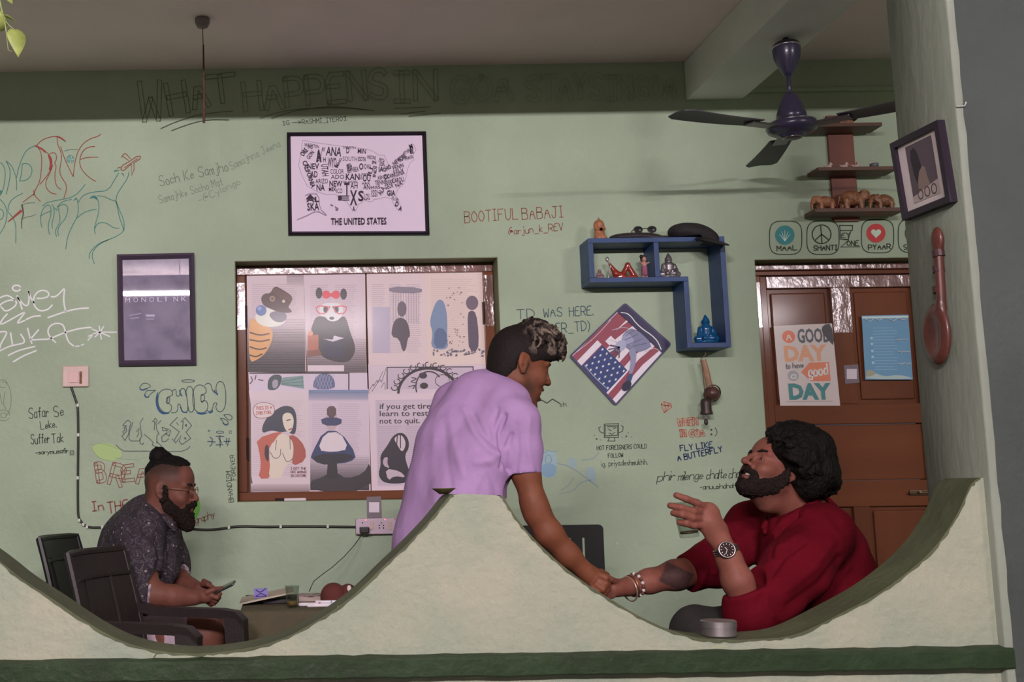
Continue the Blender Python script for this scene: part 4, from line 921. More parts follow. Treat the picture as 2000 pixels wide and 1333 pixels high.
# outlined line of lettering along the top of the wall
a = G(); PC = (112, 126, 100)
def ol(t, p0, p1, h, d=4.2, w=1.2, c=PC): outlined(a, c, t, p0, p1, h, d, w)
DK = (84, 96, 76)
for t, p0, p1, h in (('W', (276, 236), (316, 234), 76), ('H', (334, 224), (368, 218), 60), ('A', (380, 212), (408, 206), 50)): ol(t, p0, p1, h, c=DK)
ol('T', (408, 202), (462, 196), 52, c=DK)
ol('HAPPENS', (480, 218), (756, 190), 54, c=(106, 120, 96)); ol('IN', (772, 198), (852, 196), 56)
PC = (122, 136, 112); ol('GOA', (884, 200), (1000, 196), 48, c=PC); ol('STAYS', (1030, 196), (1176, 194), 46, c=PC); ol('IN', (1186, 194), (1232, 192), 44, c=PC); ol('GOA', (1242, 194), (1318, 192), 42, c=PC)
a.lines(DK, [[(314, 252), (345, 238), (385, 226), (420, 221), (455, 218)], [(335, 256), (375, 241), (410, 234), (447, 235)]], 1.3); a.lines((84, 96, 74), [[(508, 232), (550, 218), (610, 212), (680, 212), (730, 218)], [(530, 232), (580, 216), (650, 208), (720, 216)], [(770, 213), (840, 210)], [(798, 228), (860, 222)], [(782, 224), (830, 218)]], 1.1)
a.build('pencil_lettering', wall_back, 'large hollow pencil lettering along the top of the wall')
# short writings
def write(label, items, name='handwriting'):
    a = G()
    for it in items:
        t, p0, p1, h, w, rgb = it[:6]; kw = it[6] if len(it) > 6 else {}
        a.text(rgb, t, p0, p1, h, w, **kw)
    return a, lambda: a.build(name, wall_back, label)
a, fin = write('small black handle written above the map', [('IG', (553, 245), (566, 243), 8, 1.1, BLK), ('RASHMI_IYER03.', (590, 243), (678, 236), 9, 1.1, BLK)]); a.lines(BLK, [[(570, 240), (587, 239)], [(582, 236), (588, 239), (583, 242)]], 1.1, 0); fin()
GR = (104, 122, 104)
a, fin = write('faint grey slanting handwriting', [('Soch Ke Samjho', (313, 364), (446, 334), 20, 1.2, (88, 104, 88)), ('Samajhna Jeena', (452, 332), (548, 286), 15, .9, GR), ('Samajhke Socho Mat', (312, 398), (436, 362), 15, 1.0, GR), ('-@Cylongo', (390, 398), (470, 360), 14, .9, GR)]); fin()
BR = (132, 70, 60)
write('red brown capitals and a handle', [('BOOTIFUL', (908, 436), (1012, 428), 22, 1.5, BR), ('BABAJI', (1020, 430), (1100, 424), 22, 1.5, BR), ('@arjun_k_REV', (993, 459), (1100, 450), 14, 1.4, BR)])[1]()
DB = (58, 78, 88)
a, fin = write('dark blue capitals beside the tin sign', [('TD', (1010, 624), (1044, 622), 18, 1.5, DB), ('WAS', (1062, 620), (1098, 618), 17, 1.5, DB), ('HERE.', (1112, 618), (1158, 616), 18, 1.5, DB), ('(KILLER_TD)', (1030, 655), (1152, 646), 19, 1.5, DB)]); fin()
a = G(); a.line(BLK, [(1036, 787), (1046, 786), (1058, 782), (1068, 788), (1079, 780), (1094, 789)], 2, 0); a.text(BLK, 'ch', (1094, 795), (1106, 794), 9, 1.1); a.build('zigzag_line', wall_back, 'black zigzag line')
a = G(); a.lines((170, 70, 60), [[(1291, 790), (1297, 785), (1310, 789), (1312, 796), (1297, 807), (1291, 790)], [(1292, 791), (1311, 794)], [(1297, 786), (1300, 793), (1298, 806)], [(1304, 788), (1306, 795), (1299, 806)], [(1291, 790), (1300, 794), (1310, 790)]], 1.2, 0); a.build('gem_doodle', wall_back, 'small red gem doodle')
a = G(); outlined(a, (168, 74, 62), 'WHEN', (1325, 832), (1362, 830), 13, 1.9, .9); outlined(a, (168, 74, 62), 'IN', (1329, 853), (1339, 852), 12, 1.9, .9); outlined(a, (168, 74, 62), 'GOA', (1347, 853), (1375, 852), 12, 1.9, .9)
a.ell(BLK, 1389, 840, 1.8); a.ell(BLK, 1389, 849, 1.8); a.line(BLK, [(1396, 836), (1400, 842), (1400, 848), (1396, 852)], 1.1); a.build('hollow_lettering', wall_back, 'red hollow letters with a wink sign')
NV = (44, 58, 92)
write('navy capitals slanting upward', [('FLY LIKE', (1329, 882), (1392, 874), 11, 2.0, NV), ('A BUTTERFLY', (1324, 901), (1411, 883), 11, 2.1, NV)])[1]()
a, fin = write('black note under a monitor doodle', [('HOT FOREIGNERS COULD', (1166, 880), (1263, 876), 8.5, 1.2, BLK), ('FOLLOW', (1188, 895), (1217, 893), 8, 1.2, BLK), ('ig.', (1175, 912), (1183, 911), 10, 1.0, BLK), ('priya.deshmukhh.', (1189, 911), (1264, 908), 11, 1.1, BLK)])
a.lines(BLK, [[(1180, 829), (1208, 828), (1208, 855), (1180, 855), (1180, 829)], [(1182, 832), (1206, 831), (1206, 851), (1182, 852), (1182, 832)], [(1180, 847), (1172, 844), (1169, 836), (1173, 834)], [(1208, 846), (1216, 843), (1217, 834), (1213, 832)], [(1190, 856), (1187, 862), (1201, 862), (1200, 856)], [(1187, 838), (1194, 842)], [(1198, 838), (1203, 836)], [(1189, 846), (1195, 849), (1201, 845)], [(1186, 834), (1204, 834)]], 1.3, 0)
for x, y in ((1161, 851), (1165, 858), (1172, 860), (1215, 855), (1223, 853), (1227, 846), (1233, 854)): a.ell((84, 96, 76), x, y, 2 if x in (1165, 1223) else 1, None, 8)
fin()
write('flowing black cursive line beside the door', [('phir', (1283, 941), (1318, 939), 18, 1.4, BLK, dict(slant=.3, gap=.9)), ('milenge', (1324, 939), (1372, 937), 17, 1.4, BLK, dict(slant=.3, gap=.9)), ('chalte', (1379, 937), (1418, 935), 18, 1.4, BLK, dict(slant=.3, gap=.9)), ('chalte', (1423, 935), (1460, 933), 19, 1.4, BLK, dict(slant=.3, gap=.9)), ('-anuushahaha_', (1367, 957), (1452, 953), 10, 1.2, BLK, dict(gap=.9))])[1]()
write('black handwriting beside the cable', [('Safar', (57, 818), (96, 815), 21, 1.5, BLK), ('Se', (106, 815), (125, 812), 21, 1.5, BLK), ('Leke.', (80, 839), (110, 835), 15, 1.4, BLK), ('Suffer', (61, 868), (97, 866), 19, 1.5, BLK), ('Tak', (102, 866), (124, 864), 18, 1.5, BLK), ('-sarymusafir', (70, 889), (134, 885), 9, 1.3, BLK, dict(gap=1.0))])[1]()
a = G(); a.line(BLK, [(137, 881), (144, 881), (144, 889), (137, 889), (137, 881)], 1.1, 0); a.line(BLK, arc(140.5, 885, 2, n=8), .9, 0)
a.lines((100, 118, 98), [arc(8, 780, 14, 34, 110, -80, 14), arc(6, 750, 8, 8, 0, 300, 10), arc(7, 812, 12, 11, 0, 330, 12), arc(7, 812, 6, 5, 0, 330, 10), [(10, 765), (6, 790), (12, 800)], [(0, 770), (4, 790)]], 1.1); a.build('doodle', wall_back, 'faint grey scroll doodle at the left')
# bubble lettering, angular lettering and marks
z = Zm(220, 730, 5.796); a = G()
a.fill((46, 80, 118), z([(520, 195), (490, 250), (485, 340), (510, 420), (560, 465), (620, 460), (660, 445), (590, 445), (540, 420), (515, 350), (510, 270)]), 1)
a.fill((46, 80, 118), z([(930, 440), (990, 470), (1050, 462), (1085, 440), (1040, 446), (980, 446)]), 1); a.fill((60, 94, 126), z([(1075, 430), (1100, 460), (1140, 440), (1130, 400), (1110, 435)]), 1)
Bb = [[(680, 240), (675, 200), (640, 175), (580, 180), (530, 210), (510, 290), (520, 370), (560, 430), (620, 448), (665, 420), (670, 370), (640, 335), (610, 345), (625, 300), (620, 270), (650, 260), (680, 240)], [(605, 330), (610, 270), (645, 265), (648, 320), (620, 340)], [(680, 200), (700, 175), (720, 190), (720, 260), (760, 255), (765, 190), (790, 165), (820, 180), (830, 250)], [(665, 440), (700, 450), (740, 420), (735, 350), (765, 345), (770, 400), (800, 445), (850, 430), (855, 380)], [(830, 200), (850, 150), (890, 145), (910, 190), (925, 300), (925, 410), (890, 445), (855, 420), (845, 300), (830, 200)], [(1060, 210), (1055, 160), (1000, 125), (940, 140), (910, 200), (905, 300), (920, 400), (970, 445), (1040, 445), (1080, 400), (1075, 330), (1045, 300), (1010, 330), (1000, 310), (1000, 240), (1040, 235), (1060, 210)], [(1000, 245), (1040, 245), (1042, 300), (1005, 325)], [(1045, 130), (1080, 105), (1115, 125), (1130, 200), (1160, 220), (1190, 240), (1165, 180), (1180, 110), (1220, 85), (1260, 110), (1280, 200), (1282, 340), (1260, 410), (1220, 440), (1180, 420), (1165, 370), (1190, 330), (1140, 335), (1135, 400), (1100, 440), (1070, 420)]]
a.lines((72, 88, 88), [z(t) for t in Bb], 1.6)
a.lines((56, 80, 110), [z([(760, 190), (765, 230), (785, 255)]), z([(770, 380), (790, 440), (840, 440)]), z([(1150, 190), (1165, 220), (1190, 240)])], 2.6)
a.lines((72, 88, 88), [arc(220 + 855 / 5.796, 730 + 85 / 5.796, 12.5, 2.6, n=16), z([(305, 160), (320, 190), (370, 175), (440, 150), (395, 110), (340, 110), (305, 160)]), z([(485, 190), (440, 195), (390, 190), (365, 230), (365, 265), (400, 270), (430, 230), (485, 190)]), z([(1260, 470), (1310, 460), (1360, 490), (1340, 530), (1305, 525), (1260, 470)]), z([(1220, 510), (1260, 510), (1310, 545), (1300, 580), (1260, 580), (1250, 540), (1220, 510)])], 1.5)
a.lines((56, 80, 110), [z([(310, 175), (340, 192), (390, 170)]), z([(362, 240), (375, 272), (410, 265)]), z([(1250, 560), (1280, 588), (1308, 570)])], 2.6)
Ux = [[(115, 590), (150, 545), (180, 530), (210, 560), (190, 620), (180, 690), (140, 760), (105, 710), (130, 690), (115, 660), (140, 640), (130, 610), (160, 590), (115, 590)], [(150, 600), (160, 650), (135, 680)], [(230, 550), (215, 600), (190, 660), (185, 740), (210, 765), (300, 765), (330, 710), (320, 640), (310, 560), (345, 505)], [(270, 660), (300, 620), (290, 690), (275, 720)], [(310, 740), (310, 790), (340, 805), (350, 785)], [(360, 690), (420, 740), (460, 780), (450, 810), (485, 830)], [(470, 640), (475, 540), (450, 545), (485, 505), (505, 540), (490, 560), (500, 640), (525, 680), (500, 710), (500, 790)], [(550, 530), (510, 575)], [(500, 770), (560, 830)], [(640, 635), (560, 610), (570, 650), (620, 640), (600, 690), (660, 640), (640, 710), (600, 680), (555, 720), (560, 770), (600, 770), (635, 740)], [(735, 495), (650, 580), (755, 660), (700, 750), (715, 795), (675, 740)], [(790, 630), (800, 540), (775, 545), (820, 500), (895, 590), (830, 665), (885, 735), (785, 805), (755, 770), (775, 700), (720, 780)], [(820, 590), (835, 575), (840, 600), (820, 590)], [(810, 735), (825, 725), (830, 745), (810, 735)], [(725, 555), (745, 585)], [(40, 810), (80, 850), (130, 880), (400, 880), (600, 885), (780, 882), (850, 855), (875, 825)]]
a.lines((78, 92, 90), [z(t) for t in Ux], 1.5, 0)
Ty = [[(1075, 770), (1165, 775)], [(1100, 720), (1130, 740), (1125, 800), (1100, 825)], [(1170, 710), (1260, 712)], [(1215, 700), (1217, 835)], [(1170, 810), (1250, 808)], [(1200, 730), (1235, 790)], [(1260, 770), (1335, 768)], [(1290, 730), (1285, 800)], [(1320, 730), (1300, 820)]]
a.lines((62, 84, 104), [z(t) for t in Ty], 1.6, 0); a.line((62, 84, 104), arc(220 + 1215 / 5.796, 730 + 665 / 5.796, 7, 2.4, n=12), 1.3, 0); a.ell((90, 108, 108), 408, 842, 2); a.line((90, 108, 108), [(448, 842), (452, 842), (452, 847), (448, 847), (448, 842)], 1, 0)
a.build('bubble_lettering', wall_back, 'blue bubble lettering over angular hollow letters')
a, fin = write('small vertical capitals beside the window', [('BHANDISM', (456, 981), (450, 921), 9, 1.3, (64, 74, 60)), ('FOREVER', (461, 938), (457, 889), 8, 1.2, (64, 74, 60))]); fin()
a = G(); RB = (128, 70, 64)
a.fill((150, 172, 116), [(176, 872), (205, 864), (232, 874), (240, 892), (215, 904), (192, 894)], 2); a.lines((124, 148, 104), [[(172, 870), (200, 865), (232, 878)], [(176, 874), (192, 896), (220, 902)], [(226, 895), (262, 900), (290, 892)]], 1)
for t, p0, p1, h in (('B', (192, 943), (206, 941), 36), ('R', (213, 944), (236, 950), 40), ('E', (241, 940), (262, 938), 28), ('A', (268, 944), (292, 942), 32), ('K', (298, 942), (318, 940), 32)): outlined(a, RB, t, p0, p1, h, 3.2, 1.3)
a.text(RB, 'In', (181, 999), (203, 997), 18, 2.0); a.text(RB, 'THE', (212, 1003), (252, 998), 22, 2.2)
a.ell((92, 150, 62), 372, 990, 19, 28); a.text((112, 76, 62), 'Calligraphy', (366, 1030), (420, 1010), 14, 1.2, slant=.3, gap=.8)
a.build('red_lettering', wall_back, 'red outlined lettering with green patches behind the seated man')
a = G(); a.fill((136, 160, 166), [(1054, 882), (1080, 880), (1088, 890), (1087, 930), (1070, 936), (1054, 926)], 1); a.fill((118, 146, 166), [(1055, 908), (1087, 906), (1086, 928), (1070, 935), (1056, 926)], 1)
a.fill((134, 154, 156), [(1108, 896), (1122, 894), (1128, 906), (1122, 916), (1110, 912)], 2); a.fill((134, 154, 158), [(1142, 916), (1160, 912), (1166, 932), (1160, 946), (1146, 938)], 2)
a.lines((120, 142, 146), [[(1053, 884), (1064, 886), (1070, 878), (1078, 884), (1088, 882)], arc(1071, 898, 6, 9, n=12), [(1088, 906), (1110, 910), (1140, 930), (1168, 952)], [(1136, 900), (1160, 896), (1170, 884)], [(1092, 966), (1120, 960), (1134, 942), (1156, 938)], [(1096, 958), (1112, 948), (1120, 934)]], 1.6); a.build('faded_crest', wall_back, 'faded blue crest drawing')
# four rounded badges above the door
z = Zm(1480, 210, 4.5975); a = G()
def badge(cx, cy, hw=145, hh=150):
    p = [(cx + hw * math.copysign(abs(math.cos(t)) ** .55, math.cos(t)), cy + hh * math.copysign(abs(math.sin(t)) ** .55, math.sin(t))) for t in np.linspace(0, 2 * math.pi, 40)]; a.line(BLK, z(p), 1.8, 0)
for cx, cy in ((250, 1172), (585, 1172), (1075, 1158), (1405, 1155)): badge(cx, cy)
a.ell((62, 122, 124), *z([(242, 1148)])[0], 19)
for t in (-60, -32, 0, 32, 60): a.line((176, 194, 176), z([(242, 1200), (242 + 55 * math.sin(math.radians(t)), 1190 - 85 * math.cos(math.radians(t * .9)))]), [1.2, 3.2, .8], 0)
c0 = z([(572, 1140)])[0]; a.line(BLK, arc(*c0, 18.3, n=28), 2, 0); a.lines(BLK, [[(c0[0] - 2, c0[1] - 18), (c0[0] + 1, c0[1] + 19)], [c0, (c0[0] - 13, c0[1] + 12)], [c0, (c0[0] + 14, c0[1] + 11)]], 2, 0)
c1 = z([(1060, 1130)])[0]; a.ell((176, 66, 68), *c1, 18.5); hp = [(c1[0] + .62 * 16 * math.sin(t) ** 3, c1[1] - .62 * (13 * math.cos(t) - 5 * math.cos(2 * t) - 2 * math.cos(3 * t) - math.cos(4 * t))) for t in np.linspace(0, 2 * math.pi, 30)[:-1]]; a.fill((170, 190, 168), hp)
a.line(BLK, arc(*z([(1405, 1130)])[0], 18, n=28), 1.6, 0)
for t, x0, x1, y in (('MAAL', 172, 350, 1290), ('SHANTI', 500, 712, 1288), ('PYAAR', 992, 1190, 1280), ('SA', 1312, 1368, 1280)): a.text(BLK, t, z([(x0, y)])[0], z([(x1, y - 8)])[0], 9.5, 1.6)
a.lines(BLK, [z([(732, 1060), (850, 1062), (848, 1105), (738, 1108), (732, 1060)]), z([(738, 1110), (742, 1185), (810, 1185), (835, 1110)]), z([(770, 1190), (815, 1190), (745, 1255), (915, 1252)])], 1.4, 0); a.text(BLK, 'EY', z([(752, 1172)])[0], z([(828, 1168)])[0], 9, 1.4); a.text(BLK, 'ONE', z([(800, 1245)])[0], z([(905, 1242)])[0], 10, 1.4)
a.build('badge_drawings', wall_back, 'row of round cornered badge drawings over the door')
# ------------------------------------------------------------------ blue seven-shaped wall shelf and what stands on it
m_blue = mat('blue_painted_wood', C(42, 66, 108), .45, var=.18, scale=9, bump=.12, bscale=40)
YB = 4.855                                  # front of the blue shelf
def blue_shelf():
    x0 = PXZ(1150, 500, YB)[0]; x1 = PXZ(1421, 560, YB)[0]; z1 = PXZ(1200, 465, YB)[1]; z0 = PXZ(1390, 679, YB)[1]
    zm = PXZ(1250, 551, YB)[1]; xm = PXZ(1339, 610, YB)[0]; xd = PXZ(1283, 500, YB)[0]; t = .021
    r = tag(empty('wall_shelf', ((x0 + x1) / 2, YW, z0)), 'blue painted wooden wall shelf shaped like a figure seven', 'shelf'); ks = []
    def pl(name, a, b): o = MB().box(a, b, .0015).build(name, m_blue); ks.append(o)
    y0, y1 = YB, YW - .001
    pl('top_board', (x0, y0, z1 - t), (x1, y1, z1)); pl('side_board', (x0, y0, zm + t), (x0 + t, y1, z1 - t)); pl('bottom_board', (x0, y0, zm), (xm + t, y1, zm + t))
    pl('divider', (xd - t / 2, y0 + .001, zm + t), (xd + t / 2, y1, z1 - t)); pl('side_board', (x1 - t, y0, z0), (x1, y1, z1 - t)); pl('side_board', (xm, y0, z0), (xm + t, y1, zm)); pl('bottom_board', (xm + t, y0, z0), (x1 - t, y1, z0 + t))
    adopt(r, *ks); return z1, zm + t, z0 + t
BZ1, BZM, BZ0 = blue_shelf()
def pxm(Y): return F / Y
class Fig:
    """small sculpted figure in metres around a base point; mesh from rounded shapes"""
    def __init__(s, base, size, h): s.b = np.array(base, float); s.s = SDF(s.b - np.array([size[0], size[1], .004]), s.b + np.array([size[0], size[1], size[2]]), h)
    def p(s, q): return s.b + np.array(q)
    def cap(s, a, b, ra, rb=None, k=.004, op='add'): s.s.cap(s.p(a), s.p(b), ra, rb, k, op); return s
    def ell(s, c, r, rot=None, k=.004, op='add'): s.s.ell(s.p(c), r, rot, k, op); return s
    def flat(s): s.s.cut(s.b, (0, 0, -1), .001); return s
    def out(s, name, m, parent=None): V, Q = s.s.mesh(); return mesh_np(name, V, Q, m, parent)
def seated(base, H, m, name, label, h=.0012, robe=None, aura=True):
    """seated meditating figure, H tall, facing the room"""
    k = H / .1
    f = Fig(base, (.055 * k, .045 * k, .108 * k), h * k)
    f.ell((0, 0, .006 * k), (.042 * k, .03 * k, .008 * k)); f.cap((-.034 * k, -.004 * k, .018 * k), (.014 * k, -.024 * k, .018 * k), .011 * k, .009 * k); f.cap((.034 * k, -.004 * k, .018 * k), (-.014 * k, -.024 * k, .018 * k), .011 * k, .009 * k)
    f.cap((0, .002 * k, .02 * k), (0, .002 * k, .052 * k), .019 * k, .021 * k, .008 * k)
    for sx in (-1, 1): f.cap((sx * .021 * k, 0, .055 * k), (sx * .028 * k, -.006 * k, .034 * k), .008 * k, .007 * k, .003 * k); f.cap((sx * .028 * k, -.006 * k, .034 * k), (sx * .006 * k, -.024 * k, .028 * k), .007 * k, .005 * k, .003 * k)
    f.cap((0, 0, .06 * k), (0, 0, .07 * k), .008 * k, .008 * k); f.ell((0, -.002 * k, .08 * k), (.0125 * k, .013 * k, .0155 * k)); f.ell((0, 0, .096 * k), (.006 * k, .006 * k, .006 * k), k=.006); f.cap((0, 0, .098 * k), (0, 0, .105 * k), .003 * k, .0012 * k)
    f.cap((0, -.014 * k, .081 * k), (0, -.016 * k, .077 * k), .002 * k, .0026 * k)
    for sx in (-1, 1): f.ell((sx * .013 * k, .001 * k, .078 * k), (.002 * k, .003 * k, .006 * k))
    f.flat(); o = f.out(name, m); place(o); return tag(o, label, 'figurine', 'figurines on the blue shelf')
bp = lambda px, Y, z: (PXZ(px, 500, Y)[0], Y, z)
seated(bp(1370, 4.91, BZ0 + .0005), .122, mat('glossy_teal_blue', C(20, 74, 116), .22, coat=.3), 'buddha_figurine', 'glossy blue seated buddha in the lower blue compartment')
seated((PXZ(1305, 500, 4.91)[0], 4.91, BZM + .0005), .108, mat('dull_silver', (.30, .27, .28), .38, metal=.7, var=.3, scale=60), 'buddha_figurine', 'silver seated buddha right of the shelf divider')
# brown robed figurine on top
f = Fig((PXZ(1170, 440, 4.9)[0], 4.9, BZ1 + .0005), (.035, .03, .11), .0013)
f.cap((0, 0, .008), (0, 0, .052), .026, .019, .006); f.ell((0, -.004, .07), (.017, .016, .019)); f.ell((0, .003, .066), (.024, .016, .026), k=.006); f.cap((0, 0, .088), (0, 0, .1), .006, .002); f.cap((-.018, -.01, .05), (.002, -.026, .042), .008, .006); f.cap((.018, -.01, .05), (-.002, -.026, .042), .008, .006); f.ell((.014, -.014, .008), (.014, .014, .009)); f.flat()
tag(place(f.out('monk_figurine', mat('tan_glazed_clay', C(158, 104, 72), .35, var=.3, scale=50))), 'tan clay hooded figurine standing on top of the blue shelf', 'figurine', 'figurines on the blue shelf')
# small seated figure, red reclining sculpture, dancing doll in the left compartment
m_red = mat('red_glazed_clay', C(132, 46, 36), .18, coat=.6)
f = Fig((PXZ(1171, 530, 4.9)[0], 4.9, BZM + .0005), (.03, .025, .05), .001)
f.ell((0, 0, .008), (.018, .014, .009)); f.cap((0, 0, .012), (0, 0, .026), .010, .008); f.ell((0, -.001, .037), (.0075, .0075, .008)); f.cap((-.009, 0, .026), (-.014, -.008, .012), .004, .003); f.cap((.009, 0, .026), (.014, -.008, .014), .004, .003); f.flat()
tag(place(f.out('child_figurine', mat('pale_painted_clay', C(150, 120, 118), .5, col2=C(86, 62, 76), scale=90))), 'tiny pale seated figurine in the left corner of the blue shelf', 'figurine', 'figurines on the blue shelf')
rx = PXZ(1212, 530, 4.9)[0]
root = tag(empty('reclining_figurine', (rx, 4.9, BZM)), 'red glazed reclining lady sculpture in the blue shelf', 'figurine', 'figurines on the blue shelf')
f = Fig((rx, 4.9, BZM + .0005), (.085, .03, .125), .0013)
f.cap((-.045, 0, .066), (-.02, 0, .024), .0055, .014, .006); f.cap((-.02, 0, .024), (.006, 0, .013), .014, .014, .008); f.cap((.006, 0, .014), (.032, 0, .062), .011, .010, .01); f.cap((.032, 0, .062), (.058, 0, .012), .010, .013, .006); f.ell((.055, 0, .008), (.02, .014, .009)); f.ell((.02, 0, .007), (.05, .015, .008)); f.flat()
ks = [f.out('dress', m_red)]
m_sil = mat('silver_glaze', (.42, .38, .38), .25, metal=.6)
f = Fig((rx, 4.9, BZM + .0005), (.085, .03, .125), .0013); f.ell((-.055, 0, .088), (.008, .006, .011)); f.cap((-.052, 0, .078), (-.042, 0, .064), .004, .004); f.cap((-.044, -.004, .062), (-.056, -.006, .006), .0032, .0028, .003); f.cap((-.042, .006, .062), (-.012, -.008, .028), .0032, .003, .003); f.flat(); ks.append(f.out('head_and_arms', m_sil))
adopt(root, *ks)
dx = PXZ(1259, 530, 4.9)[0]; root = tag(empty('doll_figurine', (dx, 4.9, BZM)), 'dark haired dancing doll in a pink skirt beside the shelf divider', 'figurine', 'figurines on the blue shelf')
f = Fig((dx, 4.9, BZM + .0005), (.035, .03, .12), .0012); f.cap((-.006, 0, .004), (-.006, 0, .03), .006, .007); f.cap((.006, 0, .004), (.006, 0, .03), .006, .007); f.cap((0, 0, .05), (0, 0, .066), .011, .010); f.ell((0, -.002, .086), (.0095, .010, .012)); f.cap((-.010, 0, .066), (-.020, -.008, .074), .004, .0035); f.cap((.010, 0, .066), (.018, -.008, .07), .004, .0035); f.flat(); ks = [f.out('body', mat('doll_skin', C(170, 128, 116), .5))]
f = Fig((dx, 4.9, BZM + .0005), (.035, .03, .12), .0012); f.cap((0, 0, .022), (0, 0, .05), .0145, .0125); ks.append(f.out('skirt', mat('pink_grass_skirt', C(136, 78, 100), .7, var=.5, scale=120, stretch=(1, 1, .1))))
f = Fig((dx, 4.9, BZM + .0005), (.035, .03, .12), .0012); f.ell((0, .004, .092), (.0125, .011, .012)); f.ell((-.011, -.001, .098), (.008, .008, .008)); f.cap((-.010, .004, .088), (-.011, .004, .074), .005, .004); ks.append(f.out('hair', mat('doll_hair', (.03, .018, .015), .5)))
adopt(root, *ks)
# dark pouch, sunglasses, cap
cx = PXZ(1250, 455, 4.92)[0]
f = Fig((cx, 4.92, BZ1 + .0005), (.15, .055, .045), .002); f.ell((-.02, 0, .015), (.115, .04, .02)); f.ell((-.075, -.005, .012), (.05, .035, .014), k=.01); f.ell((.085, -.01, .008), (.05, .03, .009), k=.01); f.cap((-.1, -.03, .012), (.1, -.03, .006), .006, .004, .006); f.flat()
tag(place(f.out('pouch', mat('black_nylon', C(44, 36, 40), .5, var=.3, scale=30, bump=.2, bscale=90))), 'flat black pouch lying on the blue shelf', 'pouch')
gx = PXZ(1259, 444, 4.92)[0]; gz = BZ1 + .037
root = tag(empty('sunglasses', (gx, 4.92, gz)), 'dark round sunglasses lying on the black pouch', 'sunglasses'); m_sg = mat('dark_tortoise', (.03, .022, .02), .2, coat=.5); ks = []
for s_ in (-1, 1):
    c0 = Vector((gx + s_ * .03, 4.915, gz + .012)); ring = [c0 + Vector((.018 * math.cos(t), .004 * math.sin(t) * 0, .013 * math.sin(t))) for t in np.linspace(0, 2 * math.pi, 17)[:-1]]
    ks.append(MB().tube(ring, .0028, 6, True).build('rim', m_sg)); ks.append(MB().ball(c0, (.017, .002, .012), 14, 8).build('lens', mat('smoked_lens', (.02, .02, .022), .08, coat=.6)))
    ks.append(MB().tube([c0 + Vector((s_ * .017, 0, .004)), c0 + Vector((s_ * .02, .03, -.002)), c0 + Vector((s_ * .004, .06, -.011))], .002, 6).build('temple', m_sg))
ks.append(MB().tube([(gx - .013, 4.914, gz + .014), (gx, 4.912, gz + .017), (gx + .013, 4.914, gz + .014)], .0022, 6).build('bridge', m_sg)); adopt(root, *ks)
m_cap = mat('black_cotton_cap', C(36, 32, 34), .75, var=.25, scale=20, bump=.25, bscale=160)
root = tag(empty('baseball_cap', (PXZ(1365, 470, 4.88)[0], 4.89, BZ1)), 'black baseball cap with a red emblem hanging over the shelf corner', 'cap')
s = SDF(np.array((P(1290, 470, 4.9).x, 4.68, P(1350, 500, 4.9).z)), np.array((P(1440, 470, 4.9).x, 5.0, P(1350, 425, 4.9).z)), .0022)
c0 = np.array(P(1350, 458, 4.90)); R_ = np.array(Matrix.Rotation(math.radians(10), 3, 'Y'))
s.ell(c0, (.100, .080, .046), R_, k=.01); s.cap(np.array(P(1362, 460, 4.87)), np.array(P(1392, 468, 4.86)), .034, .026, .03); s.cut(np.array((0, 0, BZ1 + .0015)), (0, 0, -1), .003, (c0 + np.array((-.06, .0, -.06)), .11))
V, Q = s.mesh(); ks = [mesh_np('crown', V, Q, m_cap)]
s = SDF(np.array(P(1400, 470, 4.83)) - .12, np.array(P(1400, 470, 4.83)) + .12, .0022)
bc_ = np.array(P(1394, 472, 4.82)); R_ = np.array(Matrix.Rotation(math.radians(-8), 3, 'Z') @ Matrix.Rotation(math.radians(16), 3, 'Y') @ Matrix.Rotation(math.radians(18), 3, 'X'))
s.ell(bc_, (.066, .074, .0065), R_, k=.004); s.ell(bc_ + np.array((-.02, .02, .006)), (.05, .05, .010), R_, k=.008)
V, Q = s.mesh(); ks.append(mesh_np('brim', V, Q, m_cap))
em = Art(lambda x, y: P(x, y, 4.80), FRONT); em.to3 = lambda x, y: P(x, y, 4.905 - .085 * math.sqrt(max(.05, 1 - ((x - 1350) / 60.) ** 2)) - .004)
em.fill((200, 66, 46), [(1370, 448), (1384, 449), (1391, 455), (1384, 456), (1372, 452)], 1); ks.append(em.build('emblem', None)); adopt(root, *ks)
# hook, strap, ball and bell hanging under the shelf
root = tag(empty('bell_ornament', P(1380, 820, 4.93)), 'hanging ornament with pale stick, brown ball and small dark bell', 'ornament'); Yk = 4.93
ks = [MB().tube([P(x, y, Yk) for x, y in chaikin([(1377, 689), (1378, 692), (1376, 695), (1370, 700), (1368, 706), (1371, 714)], 2)], .002, 6).build('hook', mat('dark_wire', (.08, .05, .04), .35, metal=.7)),
      MB().tube([P(x, y, Yk) for x, y in ((1374, 703), (1379, 724), (1386, 757))], [.011, .013, .014], 10).build('stick', mat('pale_bamboo', C(150, 116, 92), .6, var=.25, scale=25)),
      MB().tube([P(x, y, Yk - .012) for x, y in ((1371, 714), (1375, 750), (1377, 780))], .0018, 6).build('cord', mat('dark_wire', (.08, .05, .04))),
      MB().ball(P(1391, 769, Yk), .031, 18, 12).build('ball', mat('brown_wood_ball', C(82, 56, 48), .35, var=.3, scale=30), smooth=True)]
ring = [Vector(P(1391, 769, Yk)) + Vector((.0345 * math.cos(t), -.0345 * math.sin(t) * .5, .0345 * math.sin(t))) for t in np.linspace(0, 2 * math.pi, 25)[:-1]]
ks.append(MB().tube(ring, .003, 6, True).build('ring', mat('dark_wire', (.08, .05, .04))))
